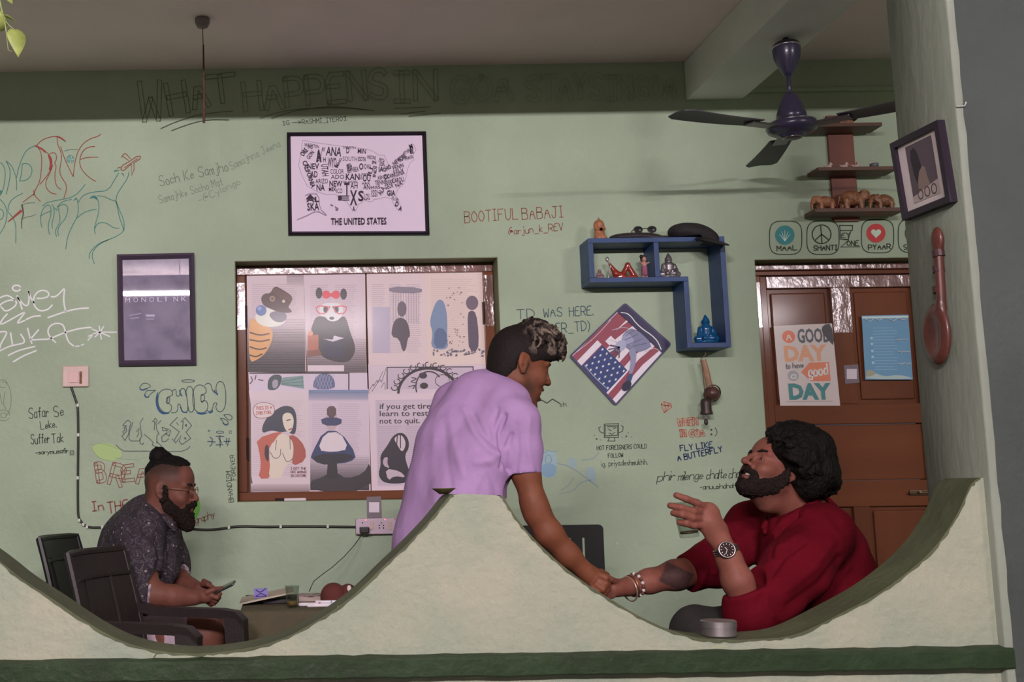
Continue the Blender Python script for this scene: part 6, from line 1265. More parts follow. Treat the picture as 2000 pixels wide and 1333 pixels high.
# ------------------------------------------------------------------ plastic chairs
def chair(name, loc, rotz, m, label, arms=True, slots=0, back_h=.92, arm_z=.70, seat_z=.43, w=.50, tilt=.14, d=.44):
    """moulded plastic chair facing +x"""
    root = tag(empty(name, loc), label, 'chair', 'plastic chairs'); root.rotation_euler = (0, 0, rotz)
    def part(nm, mb, sm=True):
        o = mb.build(nm, m, root);
        if sm: smooth_by_angle(o, 40)
        return o
    part('seat', MB().box((-d / 2, -w / 2 + .02, seat_z - .02), (d / 2, w / 2 - .02, seat_z), .01))
    # backrest: bent panel with a thick rim
    def bp(u, v, off=0):   # u across -1..1, v 0..1 up
        z = seat_z - .01 + (back_h - seat_z) * v; x = -d / 2 + .02 - tilt * v - .05 * v * v + .035 * (u * u) - off; return Vector((x, u * (w / 2 - .02) * (1 - .06 * v), z))
    NU, NV = 13, 11; V = []; Fc = []
    for j in range(NV):
        for i in range(NU): V.append(bp(i / (NU - 1) * 2 - 1, j / (NV - 1)))
    for j in range(NV):
        for i in range(NU): V.append(bp(i / (NU - 1) * 2 - 1, j / (NV - 1), .014))
    n_ = NU * NV
    def hole(i, j): return slots and 2 <= j < NV - 2 and i % 2 == 1 and 0 < i < NU - 2
    for j in range(NV - 1):
        for i in range(NU - 1):
            a_ = j * NU + i
            if hole(i, j): continue
            Fc += [[a_, a_ + 1, a_ + NU + 1, a_ + NU], [n_ + a_, n_ + a_ + NU, n_ + a_ + NU + 1, n_ + a_ + 1]]
    # close rims and slot edges
    from collections import Counter
    cnt = Counter()
    for f in Fc:
        if max(f) < n_:
            for q in range(4): cnt[(f[q], f[(q + 1) % 4])] += 1
    for (p_, q_) in list(cnt):
        if (q_, p_) not in cnt: Fc.append([q_, p_, n_ + p_, n_ + q_])
    bk = obj('backrest', V, Fc, m, root); smooth_by_angle(bk, 50)
    rim = [bp(-1, t, .007) for t in np.linspace(0, 1, 9)] + [bp(u, 1, .007) for u in np.linspace(-1, 1, 9)[1:-1]] + [bp(1, t, .007) for t in np.linspace(1, 0, 9)]
    part('back_rim', MB().tube(rim, .013, 8))
    if not slots:
        for u in (-.45, .45): part('back_rib', MB().tube([bp(u, t, -.002) for t in np.linspace(.04, .86, 8)], .006, 6))
        part('back_rib', MB().tube([bp(u, .84, -.002) for u in np.linspace(-.95, .95, 9)], .007, 6))
    for sy in (-1, 1):
        yy = sy * (w / 2 - .015)
        if arms:
            prof = [(-d / 2 - .06, arm_z + .03), (-d / 2 + .06, arm_z), (.12, arm_z - .005), (d / 2 - .01, arm_z - .012), (d / 2 + .02, arm_z - .04)]
            V = []; Fc = []
            for x, z in prof: V += [Vector((x, yy - .028, z)), Vector((x, yy + .028, z)), Vector((x, yy + .024, z - .03)), Vector((x, yy - .024, z - .03))]
            for i in range(len(prof) - 1):
                for q in range(4): Fc.append([4 * i + q, 4 * i + (q + 1) % 4, 4 * i + 4 + (q + 1) % 4, 4 * i + 4 + q])
            Fc += [[3, 2, 1, 0], [len(V) - 4, len(V) - 3, len(V) - 2, len(V) - 1]]
            ar = obj('armrest', V, Fc, m, root); smooth_by_angle(ar, 50)
        part('leg', MB().add([Vector(q) for q in ((d / 2 - .05, yy - .025, arm_z - .03 if arms else seat_z), (d / 2 + .02, yy - .025, arm_z - .04 if arms else seat_z), (d / 2 + .02, yy + .025, arm_z - .04 if arms else seat_z), (d / 2 - .05, yy + .025, arm_z - .03 if arms else seat_z), (d / 2 - .01, yy - .02 + sy * .02, 0), (d / 2 + .03, yy - .02 + sy * .02, 0), (d / 2 + .03, yy + .02 + sy * .02, 0), (d / 2 - .01, yy + .02 + sy * .02, 0))], [[0, 1, 2, 3], [7, 6, 5, 4], [0, 4, 5, 1], [1, 5, 6, 2], [2, 6, 7, 3], [3, 7, 4, 0]]), False)
        part('leg', MB().add([Vector(q) for q in ((-d / 2 - .01, yy - .025, seat_z), (-d / 2 + .05, yy - .025, seat_z), (-d / 2 + .05, yy + .025, seat_z), (-d / 2 - .01, yy + .025, seat_z), (-d / 2 - .07, yy - .02, 0), (-d / 2 - .03, yy - .02, 0), (-d / 2 - .03, yy + .02, 0), (-d / 2 - .07, yy + .02, 0))], [[0, 1, 2, 3], [7, 6, 5, 4], [0, 4, 5, 1], [1, 5, 6, 2], [2, 6, 7, 3], [3, 7, 4, 0]]), False)
    return root
m_brown = mat('dark_brown_plastic', (.020, .0135, .012), .5, var=.1, scale=20, bump=.15, bscale=200)
m_black = mat('black_plastic', (.0085, .0078, .0075), .45, var=.1, scale=20)
chair('plastic_chair', (-.372, 3.728, 0), math.radians(-15), m_brown, 'dark brown plastic armchair nearest the scalloped wall', arm_z=.715, d=.36, tilt=.05)
chair('plastic_chair', (-.595, 4.44, 0), math.radians(-10), m_black, 'black plastic chair under the man with the phone', arms=False, back_h=.945, w=.46, d=.40, tilt=.06)
root = chair('plastic_chair', (PXZ(1062, 1100, 4.35)[0], 4.18, 0), math.radians(-90), m_black, 'black plastic chair with slotted back behind the clasped hands', arms=False, back_h=.5, w=.50, tilt=.02)
for ch_ in list(root.children):
    if ch_.name.startswith('back'): bpy.data.objects.remove(ch_)
Yc = 4.33; xr_c, zt_c = PXZ(1178, 1025, Yc); xl_c = xr_c - .50; zb_c = .44; sw = .0062 * 1.0
xs_c = [xl_c]; cxs = [PXZ(px, 1080, Yc)[0] for px in (1142, 1115, 1088, 1061, 1034, 1007, 980)][::-1]
for q in cxs: xs_c += [q - sw, q + sw]
xs_c.append(xr_c); zs1, zs0 = PXZ(1140, 1051, Yc)[1], PXZ(1140, 1101, Yc)[1]; bm = bmesh.new(); vv = {}
def gv(x, z, k):
    key = (round(x, 5), round(z, 5), k)
    if key not in vv: vv[key] = bm.verts.new((x, Yc + (.018 if k else 0) + .03 * (zt_c - z), z))
    return vv[key]
cells = []
zl = [zb_c, zs0, zs1, zt_c]
for a_ in range(len(xs_c) - 1):
    for b_ in range(3):
        if b_ == 1 and a_ % 2 == 1: continue
        cells.append((a_, b_))
cs = set(cells)
for a_, b_ in cells:
    x0_, x1__, z0_, z1_ = xs_c[a_], xs_c[a_ + 1], zl[b_], zl[b_ + 1]
    bm.faces.new([gv(x0_, z0_, 0), gv(x1__, z0_, 0), gv(x1__, z1_, 0), gv(x0_, z1_, 0)]); bm.faces.new([gv(x0_, z1_, 1), gv(x1__, z1_, 1), gv(x1__, z0_, 1), gv(x0_, z0_, 1)])
    for da, db_, p_, q_ in ((-1, 0, (x0_, z1_), (x0_, z0_)), (1, 0, (x1__, z0_), (x1__, z1_)), (0, -1, (x0_, z0_), (x1__, z0_)), (0, 1, (x1__, z1_), (x0_, z1_))):
        if (a_ + da, b_ + db_) not in cs: bm.faces.new([gv(*p_, 0), gv(*p_, 1), gv(*q_, 1), gv(*q_, 0)])
ce = [e for e in bm.edges if all(abs(v.co.z - zt_c) < 1e-4 for v in e.verts) and abs(e.verts[0].co.x - e.verts[1].co.x) < 1e-5 and (abs(e.verts[0].co.x - xl_c) < 1e-4 or abs(e.verts[0].co.x - xr_c) < 1e-4)]
bmesh.ops.bevel(bm, geom=ce, offset=.018, segments=5, affect='EDGES', profile=.5); bmesh.ops.recalc_face_normals(bm, faces=bm.faces)
me = bpy.data.meshes.new('backrest'); bm.to_mesh(me); bm.free(); bk_ = bpy.data.objects.new('backrest', me); COL.objects.link(bk_); me.materials.append(m_black)
bpy.context.view_layer.update(); bk_.parent = root; bk_.matrix_parent_inverse = root.matrix_world.inverted()
# small table between the two men on the right, mostly behind the parapet
tz2 = 1.08 - 202 / (F / 3.5); x1_ = PXZ(1203, 1172, 3.5)[0]; root = tag(empty('side_table', (x1_ - .2, 3.65, 0)), 'small brown table between the two shaking hands', 'table'); ks = [MB().box((x1_ - .34, 3.56, tz2 - .03), (x1_, 3.86, tz2), .004).build('tabletop', mat('grey_table_top', C(88, 84, 78), .5))]
for x in (x1_ - .30, x1_ - .04):
    for y in (3.6, 3.82): ks.append(MB().box((x - .018, y - .018, 0), (x + .018, y + .018, tz2 - .03), .003).build('leg', mat('brown_table_wood', (.12, .07, .04))))
adopt(root, *ks)
# silver tin and small dish on the parapet
def crest_z(X): 
    for i in range(len(crv) - 1):
        if crv[i][0] <= X <= crv[i + 1][0]: t = (X - crv[i][0]) / max(1e-6, crv[i + 1][0] - crv[i][0]); return crv[i][1] * (1 - t) + crv[i + 1][1] * t
    return 0
tb = Vector((PXZ(1405, 1248, 2.66)[0], 2.66, 0)); tb.z = max(crest_z(tb.x - .036), crest_z(tb.x + .036), crest_z(tb.x)) + .003
root = tag(empty('round_tin', tb), 'round silver tin on the sill of the scalloped wall', 'tin'); mt = Matrix.Translation(tb); m_tin = mat('brushed_tin', (.42, .38, .38), .35, metal=.85, var=.2, scale=12)
ks = [MB().lathe([(.0, 0), (.036, 0), (.0375, .002), (.0375, .02), (.0, .02)], 36, mt).build('base', m_tin, smooth=False), MB().lathe([(.0, .0195), (.0392, .0195), (.0392, .033), (.0375, .0345), (.033, .0345), (.031, .0335), (.0, .0335)], 36, mt).build('lid', m_tin)]
for k_ in ks: smooth_by_angle(k_, 35)
adopt(root, *ks)
db = Vector((PXZ(867, 962, 2.67)[0], 2.67, crest_z(PXZ(890, 965, YP)[0]) + .001)); tag(place(MB().lathe([(.0, .0), (.010, 0), (.026, .012), (.0275, .0135), (.026, .0138), (.010, .003), (.0, .003)], 24, Matrix.Translation(db)).build('olive_lump', mat('dark_olive_plaster', C(78, 70, 44), .5), smooth=True)), 'small dark olive plaster dish on the peak of the scalloped wall', 'lump')  # added bowl shape standing for the raised olive plaster at the coping's top
# ------------------------------------------------------------------ the three men
def project(V):
    r = np.asarray(V) - np.array(CAM); x = r @ np.array(CR); y = r @ np.array(CU); z = r @ np.array(_f)
    return PX + F * x / z, PY - F * y / z
def N3(p): return np.array(P(*p))
def seg_d(px, py, line):
    """pixel distance of projected points to a polyline"""
    d = np.full(len(px), 1e9)
    for (ax_, ay), (bx_, by) in zip(line[:-1], line[1:]):
        vx, vy = bx_ - ax_, by - ay; t = np.clip(((px - ax_) * vx + (py - ay) * vy) / max(vx * vx + vy * vy, 1e-6), 0, 1); d = np.minimum(d, np.hypot(px - ax_ - t * vx, py - ay - t * vy))
    return d
def sculpt_folds(V, Q, folds):
    """press cloth folds (line, width, depth) into the side of a garment that faces the veranda"""
    Nn = normals_np(V, Q); px, py = project(V); face = np.clip(-Nn[:, 1] * 2, 0, 1); d = np.zeros(len(V))
    for line, w_, a_ in folds: d += a_ * np.exp(-(seg_d(px, py, line) / w_) ** 2)
    return V + Nn * (d * face)[:, None]
def pcol_mat(name, rough=.55, spec=.22):
    if name in _mats: return _mats[name]
    m = bpy.data.materials.new(name); m.use_nodes = True; nt = m.node_tree; b = nt.nodes['Principled BSDF']; b.inputs['Roughness'].default_value = rough; b.inputs['Specular IOR Level'].default_value = spec
    at = nt.nodes.new('ShaderNodeAttribute'); at.attribute_name = 'paint'; nt.links.new(at.outputs['Color'], b.inputs['Base Color'])
    n = nt.nodes.new('ShaderNodeTexNoise'); n.inputs['Scale'].default_value = 350; bp_ = nt.nodes.new('ShaderNodeBump'); bp_.inputs['Strength'].default_value = .08; bp_.inputs['Distance'].default_value = .002; nt.links.new(n.outputs['Fac'], bp_.inputs['Height']); nt.links.new(bp_.outputs['Normal'], b.inputs['Normal'])
    _mats[name] = m; return m
def set_paint(o, col):
    a = o.data.color_attributes.new('paint', 'FLOAT_COLOR', 'POINT'); c = np.ones((len(o.data.vertices), 4), np.float32); c[:, :3] = col; a.data.foreach_set('color', c.ravel())
class Head:
    """human head in its own frame (x nose, y left ear, z crown, metres) placed by where an ear shows"""
    def __init__(s, ear_px, yaw, pitch, near, sc=1.0, roll=0):
        R_ = Matrix.Rotation(math.radians(yaw), 3, 'Z') @ Matrix.Rotation(math.radians(-pitch), 3, 'Y') @ Matrix.Rotation(math.radians(roll), 3, 'X')
        s.R = np.array(R_); s.k = sc; s.near = near
        s.o = N3(ear_px) - s.R @ (np.array((-.008, near * .076, -.004)) * sc)
    def p(s, q): return s.o + s.R @ (np.array(q) * s.k)
    def loc(s, V): return ((V - s.o) @ s.R) / s.k
    def ell(s, S, c, r, rot=None, k=.012, op='add'): S.ell(s.p(c), np.array(r) * s.k, s.R if rot is None else s.R @ np.array(rot), k, op)
    def cap(s, S, a, b, ra, rb=None, k=.012, op='add'): S.cap(s.p(a), s.p(b), ra * s.k, (ra if rb is None else rb) * s.k, k, op)
    def cut(s, S, q, n, k=.004, near=None): S.cut(s.p(q), s.R @ np.array(n), k, None if near is None else (s.p(near[0]), near[1] * s.k))
    def build(s, S, jaw=0.0, lid=.0, smile=0.0, open_=0.0, neck=None, neck_r=.056, nose=0.0):
        e, c = s.ell, s.cap; J = jaw
        e(S, (-.005, 0, .034), (.092, .077, .088)); e(S, (.035, 0, .045), (.058, .064, .062), k=.02)
        e(S, (.034, 0, -.028), (.056, .060, .080), k=.02)
        e(S, (.058, 0, -.062 - J * .4), (.036, .040, .046), k=.018)
        for y in (-1, 1):
            c(S, (.004, y * .052, -.058), (.066, y * .016, -.098 - J), .019, .017, .02)
            e(S, (.060, y * .043, -.026), (.022, .020, .020), k=.018)                   # cheek
            if smile: e(S, (.070, y * .038, -.036), (.017, .017, .015), k=.014)
            c(S, (.083, y * .012, .019), (.076, y * .047, .021), .0095, .008, .012)     # brow
        e(S, (.076, 0, -.103 - J), (.019, .020, .017), k=.014)                          # chin
        c(S, (.091 + nose * .4, 0, .012), (.107 + nose, 0, -.020), .0075, .0085, .010); e(S, (.1085 + nose, 0, -.028), (.0125, .0115, .0105), k=.008)   # nose
        for y in (-1, 1): e(S, (.1, y * .0125, -.031), (.0105, .0075, .0075), k=.005); e(S, (.104, y * .007, -.0385), (.005, .0035, .003), k=.003, op='sub')
        # eyes: socket, lids
        for y in (-1, 1):
            e(S, (.093, y * .031, .002), (.013, .017, .011), k=.012, op='sub')
            e(S, (.0735, y * .0315, .0035), (.0142, .0150, .0142), k=.003)
            s.cut(S, (.075, y * .0315, .0035 - .006 + lid), (.25, 0, -1), .0015, ((.0775, y * .0315, .0015), .0135))
            c(S, (.0815, y * .020, -.0070), (.0785, y * .043, -.0055), .0042, .0036, .005)
        # mouth
        w_ = .023 + smile * .008
        for q in (-1, 1):
            c(S, (.096, 0, -.056), (.084 - smile * .003, q * w_, -.0605 + smile * .007), .0068, .0035, .006); c(S, (.0925, 0, -.071 - J * .8), (.082, q * w_ * .85, -.0635 + smile * .006 - J * .5), .0078, .004, .006)
            c(S, (.106, 0, -.0635 - J * .35), (.091, q * (w_ + .002), -.0625 + smile * .0075 - J * .2), .0022 + open_ * .5, .0015, .002, 'sub')
        if open_ > 0: e(S, (.090, 0, -.0635 - J * .4), (.018, .021, .004 + open_), k=.003, op='sub')
        # ears
        for y in (-1, 1):
            rt = Matrix.Rotation(math.radians(-12), 3, 'Y') @ Matrix.Rotation(math.radians(y * -16), 3, 'Z')
            e(S, (-.010, y * .078, .000), (.0195, .0075, .033), rt, k=.006); e(S, (-.004, y * .0845, .004), (.0095, .005, .017), rt, k=.005, op='sub'); e(S, (-.0075, y * .0835, -.0165), (.007, .004, .006), rt, k=.004, op='sub')
            c(S, (-.004, y * .080, -.002), (.001, y * .079, -.012), .0042, .004, .004); e(S, (-.003, y * .077, -.030), (.008, .005, .008), k=.005)
        if neck is not None:
            a = s.p((-.026, 0, -.045)); S.cap(a, neck, neck_r * s.k, neck_r * 1.06, .03); c(S, (.03, 0, -.085 - J), (-.02, 0, -.10), .03, .04, .03)
    def eyes(s, parent, lid=.0):
        out = []
        for y in (-1, 1):
            ct = s.p((.0742, y * .0315, .002)); Rm = Matrix(s.R.tolist()).to_4x4(); mb = MB()
            o = MB().ball(ct, .0126 * s.k, 14, 10, Matrix(s.R.tolist())).build('eye', mat('eye_white', (.36, .31, .29), .3), smooth=True)
            ic = s.p((.0742 + .0095, y * .0315, .000)); i_ = MB().ball(ic, (.0038 * s.k, .0052 * s.k, .0052 * s.k), 10, 8, Matrix(s.R.tolist())).build('iris', mat('dark_iris', (.02, .012, .008), .15, coat=.4), smooth=True)
            out += [o, i_]
        adopt(parent, *out)
    def brows(s, parent, m, th=.0042, raise_=0.):
        for y in (-1, 1):
            S = SDF(s.p((.08, y * .03, .03)) - .045 * s.k, s.p((.08, y * .03, .03)) + .045 * s.k, .0016)
            pts = [s.p((.0935, y * .010, .020 + raise_)), s.p((.0915, y * .026, .0262 + raise_)), s.p((.0835, y * .042, .0255 + raise_)), s.p((.0745, y * .052, .019 + raise_))]
            S.chain(pts, [th * .8, th, th * .85, th * .4], .003); V, Q = S.mesh()
            V = V + normals_np(V, Q) * ((vnoise(V * 700, 3) - .5) * .0015)[:, None]; mesh_np('eyebrow', V, Q, m, parent)
    def beard(s, parent, m, th=.006, label=None, h=.0021, chin=.02, noise=.004, drop=0., build=None):
        """hair of the beard: the lower face grown outward, inside a beard-shaped region"""
        c0 = s.p((.045, 0, -.06)); S = SDF(c0 - .13 * s.k, c0 + .13 * s.k, h); s.build(S, **(build or {})); S.f -= th
        Mk = SDF(c0 - .13 * s.k, c0 + .13 * s.k, h); c = s.cap
        if drop:
            S.f += th; c(S, (.062, 0, -.100), (.080, 0, -.112 - drop), .028, .020, .012); S.f -= th
        for y in (-1, 1):
            c(Mk, (.006, y * .072, .012), (.008, y * .070, -.035), .010, .015, .006); c(Mk, (.008, y * .068, -.040), (.040, y * .052, -.088), .019, .030, .008); c(Mk, (.040, y * .052, -.088), (.082, y * .006, -.112), .031, .030, .008); c(Mk, (.05, y * .03, -.118), (.018, y * .034, -.098), .026, .02, .008)
            c(Mk, (.107, 0, -.0475), (.088, y * .031, -.0575), .0092, .0085, .003); c(Mk, (.088, y * .031, -.0575), (.074, y * .034, -.090), .0105, .022, .006)
        c(Mk, (.096, 0, -.092), (.086, 0, -.125 - drop), .014, .034, .006)
        s.ell(Mk, (.10, 0, -.0655), (.022, .0255, .0078), k=.003, op='sub')
        S.f = np.maximum(S.f, Mk.f); V, Q = S.mesh(); V = relax(V, Q, 1, .4); Nn = normals_np(V, Q)
        d = (vnoise(V * 150, 5) - .5) * noise + (vnoise(V * 430, 6) - .5) * noise * .7; o = mesh_np('beard', V + Nn * d[:, None], Q, m, parent)
        if label: o['label'] = label
        return o
def fingers(S, chains, r=.0088, k=.0035):
    for ch in chains:
        pts = [N3(p) for p in ch]; n = len(pts); S.chain(pts, [r * (1.08 - .22 * i / (n - 1)) for i in range(n)], k)
def skin_paint(V, base, seed=1):
    n = vnoise(V * 55, seed)[:, None] - .5; n2 = vnoise(V * 260, seed + 1)[:, None] - .5
    return np.array(base)[None, :] * (1 + .22 * n + .12 * n2)
def blend(col, rgb, w): return col * (1 - w[:, None]) + np.array(rgb)[None, :] * w[:, None]
def face_paint(col, L, lips, stub=None, stub_w=0., fade=None, fade_w=0.):
    g = lambda c, r: np.exp(-np.sum(((L - np.array(c)) / np.array(r)) ** 2, 1))
    col = blend(col, lips, np.clip(1.3 * np.maximum(g((.094, 0, -.057), (.012, .02, .0055)), g((.091, 0, -.072), (.012, .018, .006))), 0, .8))
    for y in (-1, 1):
        col = blend(col, (.20, .085, .06), .35 * g((.075, y * .045, -.03), (.03, .02, .02)))              # warmer cheek
        col = blend(col, (.03, .015, .012), .8 * np.clip(1.4 * g((.0875, y * .0315, -.0015), (.006, .015, .0022)), 0, 1))   # lash line
    if stub is not None:
        m = np.maximum.reduce([g((.03, y * .055, -.075), (.035, .03, .035)) for y in (-1, 1)] + [g((.08, 0, -.105), (.03, .035, .03)), 1.2 * g((.1, 0, -.048), (.012, .028, .007)), g((.05, 0, -.1), (.05, .05, .03))] + [g((.006, y * .07, -.02), (.012, .02, .03)) for y in (-1, 1)])
        col = blend(col, stub, np.clip(m * stub_w, 0, .92))
    if fade is not None:
        t = np.clip((L[:, 2] - .012) / .06, 0, 1) * (1 - np.clip((L[:, 0] - .045) / .02, 0, 1)) * (np.linalg.norm(L - np.array((-.014, 0, .034)), axis=1) < .14)
        t = np.maximum(t, np.clip((-.045 - L[:, 0]) / .03, 0, 1) * np.clip((L[:, 2] + .07) / .03, 0, 1) * (np.linalg.norm(L - np.array((-.014, 0, .0)), axis=1) < .14))
        col = blend(col, fade, t * fade_w)
    return col
def person(name, S, paint, label, relaxn=1):
    V, Q = S.mesh(); V = relax(V, Q, relaxn, .35); o = mesh_np(name, V, Q, pcol_mat('skin')); set_paint(o, paint(V)); place(o)
    return tag(o, label, 'person'), V
def garment(name, S, m, parent, folds=(), amp=.004, fr=22, seed=3, label=None, amp2=.0012, smooth=2, st=(1, 1, 1)):
    V, Q = S.mesh(); V = relax(V, Q, smooth, .5)
    Nn = normals_np(V, Q); W_ = V * np.array(st); V = V + Nn * ((vnoise(W_ * fr, seed) - .5) * amp * 2 + (vnoise(W_ * fr * 3.1, seed + 1) - .5) * amp2 * 2)[:, None]
    if folds: V = sculpt_folds(V, Q, folds)
    o = mesh_np(name, V, Q, m, parent)
    if label: o['label'] = label
    return o
def locks(S, H, roots, dirs, r0, r1, L, curl, k=.005, rnd=None, n=5):
    """hair locks: start points and directions in head space, curling as they go"""
    rnd = rnd or random.Random(4)
    for p0, d0 in zip(roots, dirs):
        p = np.array(p0, float); d = np.array(d0, float); d /= np.linalg.norm(d); ax_ = np.array((rnd.uniform(-1, 1), rnd.uniform(-1, 1), rnd.uniform(-1, 1))); pts = [p.copy()]; st = L * rnd.uniform(.7, 1.2) / n
        for i in range(n): d = d + np.cross(ax_, d) * curl + np.array((0, 0, -.12)); d /= np.linalg.norm(d); p = p + d * st; pts.append(p.copy())
        S.chain([H.p(q) for q in pts], [(r0 + (r1 - r0) * i / n) * H.k for i in range(n + 1)], k)
m_hairblack = mat('black_hair', (.0055, .0045, .0045), .55, spec=.12, col2=(.012, .010, .009), scale=60, bump=.6, bscale=220, stretch=(1, 1, .35))
m_beard = mat('dark_beard', (.010, .0075, .007), .7, spec=.15, col2=(.028, .017, .013), scale=160, bump=.6, bscale=420)
def box_of(pts, m=.1): a = np.array([N3(p) for p in pts]); return a.min(0) - m, a.max(0) + m

# ============ man in the lilac T-shirt, leaning forward, seen from behind his right side
SK1 = (.178, .060, .030)
H1 = Head((1023, 709, 3.26), 8, -17, -1, .90)
lo, hi = box_of([(960, 640, 3.15), (1100, 640, 3.5), (1200, 1175, 3.15), (880, 1150, 3.5)], .09)
S = SDF(lo, hi, .0032)
nb = N3((975, 775, 3.37))
H1.build(S, jaw=.019, lid=-.004, smile=1.0, open_=.0095, neck=nb, neck_r=.057)
S.chain([N3((968, 800, 3.36)), N3((915, 890, 3.34)), N3((885, 1000, 3.34)), N3((870, 1100, 3.34))], [.09, .11, .105, .11], .03)
S.chain([N3((975, 800, 3.36)), N3((1008, 822, 3.21)), N3((1027, 925, 3.19)), N3((1043, 985, 3.18))], [.07, .05, .037, .034], .02)
S.chain([N3((1043, 985, 3.18)), N3((1050, 1005, 3.18)), N3((1072, 1042, 3.18)), N3((1110, 1085, 3.19)), N3((1148, 1122, 3.20))], [.034, .0335, .0355, .0305, .0235], .02)
S.chain([N3((950, 800, 3.40)), N3((900, 805, 3.50)), N3((905, 960, 3.55)), N3((985, 1085, 3.52))], [.07, .05, .036, .028], .02)
S.ell(N3((985, 1100, 3.52)), (.03, .02, .045), k=.02)
# right hand closed round the other man's hand
S.ell(N3((1163, 1132, 3.205)), (.030, .019, .030), k=.012); S.cap(N3((1148, 1120, 3.2)), N3((1168, 1138, 3.2)), .022, .021, .015)
fingers(S, [[(1170, 1124, 3.19), (1183, 1129, 3.185), (1187, 1141, 3.20), (1180, 1149, 3.215)], [(1169, 1134, 3.178), (1182, 1141, 3.172), (1186, 1152, 3.185), (1178, 1158, 3.205)], [(1165, 1143, 3.175), (1176, 1151, 3.17), (1179, 1160, 3.183), (1170, 1163, 3.205)], [(1158, 1148, 3.18), (1166, 1156, 3.175), (1168, 1163, 3.19), (1160, 1164, 3.21)], [(1160, 1120, 3.22), (1174, 1118, 3.235), (1186, 1124, 3.24)]], .0092)
def paint1(V):
    c_ = skin_paint(V, SK1, 2); L = H1.loc(V)
    return face_paint(c_, L, (.22, .085, .075), stub=(.05, .032, .025), stub_w=.85)
man1, V1 = person('person', S, paint1, 'man in a lilac T-shirt leaning forward and laughing')
H1.eyes(man1); H1.brows(man1, m_beard, .004)
t_ = [H1.p((.0885 - abs(u) * .014, u * .021, -.0600)) for u in np.linspace(-1, 1, 9)]
mb = MB().tube([Vector(q) for q in t_], .0042, 8).build('teeth', mat('teeth', (.62, .58, .52), .25), smooth=True); adopt(man1, mb)
# T-shirt
lo, hi = box_of([(800, 740, 3.2), (1060, 740, 3.5), (860, 1130, 3.34)], .15); S = SDF(lo, hi, .0042)
S.chain([N3((942, 797, 3.35)), N3((905, 880, 3.335)), N3((887, 960, 3.33)), N3((866, 1060, 3.33)), N3((860, 1130, 3.33))], [.112, .131, .134, .138, .140], .04)
S.chain([N3((985, 822, 3.24)), N3((935, 900, 3.22)), N3((912, 980, 3.22)), N3((890, 1060, 3.23))], [.076, .088, .094, .1], .04)
S.chain([N3((893, 792, 3.47)), N3((876, 880, 3.46)), N3((860, 1000, 3.45))], [.074, .09, .1], .04)
S.cap(N3((962, 775, 3.40)), N3((990, 790, 3.27)), .066, .066, .04); S.cap(N3((925, 775, 3.43)), N3((965, 775, 3.37)), .06, .06, .03)
S.chain([N3((990, 812, 3.24)), N3((1008, 822, 3.20)), N3((1022, 880, 3.19)), N3((1026, 960, 3.185))], [.072, .062, .049, .043], .018)
S.chain([N3((900, 800, 3.5)), N3((902, 880, 3.55))], [.07, .055], .03)
S.cut(N3((1024, 925, 3.19)), tuple(N3((1028, 1000, 3.19)) - N3((1024, 925, 3.19))), .003, (N3((1028, 966, 3.18)), .068))
S.cap(N3((955, 800, 3.385)), N3((1012, 722, 3.35)), .063, .063, .006, 'sub')
m_lilac = mat('lilac_cotton', (.395, .245, .450), .8, spec=.15, var=.05, scale=14, bump=.15, bscale=400)
fold1 = [([(985, 812), (975, 845), (980, 880), (993, 918)], 5, -.011), ([(972, 800), (962, 830), (966, 862)], 5, -.005), ([(1000, 850), (985, 880), (978, 915)], 4, -.006), ([(985, 880), (960, 900), (930, 905)], 7, .004), ([(905, 800), (925, 845), (955, 880), (975, 890)], 6, .005), ([(925, 810), (945, 850), (970, 872)], 5, -.005), ([(880, 820), (890, 880), (905, 930)], 8, .004), ([(868, 830), (872, 890), (880, 950)], 7, -.003), ([(850, 850), (848, 920), (850, 980)], 9, .003), ([(940, 930), (925, 960), (920, 1000)], 8, .004), ([(955, 915), (965, 945), (970, 968)], 7, -.004), ([(1035, 815), (1030, 870), (1040, 920)], 6, .003), ([(1010, 830), (1012, 880), (1008, 920)], 5, -.003)]
garment('t_shirt', S, m_lilac, man1, fold1, .0035, 16, 7, 'lilac cotton T-shirt', st=(1, 1, .5))
# neck rib
ring = []
axd = (N3((1012, 722, 3.35)) - N3((955, 800, 3.385))); axd /= np.linalg.norm(axd)
_c = N3((955, 800, 3.385)) + axd * np.linalg.norm(N3((1012, 722, 3.35)) - N3((955, 800, 3.385))) * .50; _a = np.cross(axd, np.array((0, 1, 0))); _a /= np.linalg.norm(_a); _b = np.cross(axd, _a)
adopt(man1, MB().tube([Vector(_c + (_a * math.cos(t) + _b * math.sin(t)) * .0655) for t in np.linspace(0, 2 * math.pi, 37)[:-1]], .006, 8, True).build('neck_rib', m_lilac, smooth=True))
# trousers and shoes
lo, hi = box_of([(850, 1050, 3.2), (850, 1050, 3.5)], .22); lo[2] = 0.05; S = SDF(lo, hi, .011)
pv = N3((862, 1130, 3.33)); S.ell(pv, (.125, .16, .12), k=.04)
for dy in (-.09, .10): S.chain([pv + np.array((0, dy, -.04)), np.array((pv[0] + .02, 3.33 + dy * 1.1, .50)), np.array((pv[0] - .02, 3.33 + dy * 1.2, .09))], [.1, .075, .06], .03)
garment('trousers', S, mat('dark_blue_denim', (.03, .035, .055), .8), man1, (), .006, 12, 9)
for dy in (-.09, .10):
    c_ = np.array((pv[0] + .04, 3.33 + dy * 1.2, .035)); S = SDF(c_ - .17, c_ + .17, .006); S.cap(c_ + np.array((-.07, 0, .0)), c_ + np.array((.08, 0, -.005)), .04, .034, .02); S.cut((0, 0, .002), (0, 0, -1), .002); V, Q = S.mesh(); mesh_np('shoe', V, Q, mat('dark_shoe', (.03, .025, .022), .5), man1)
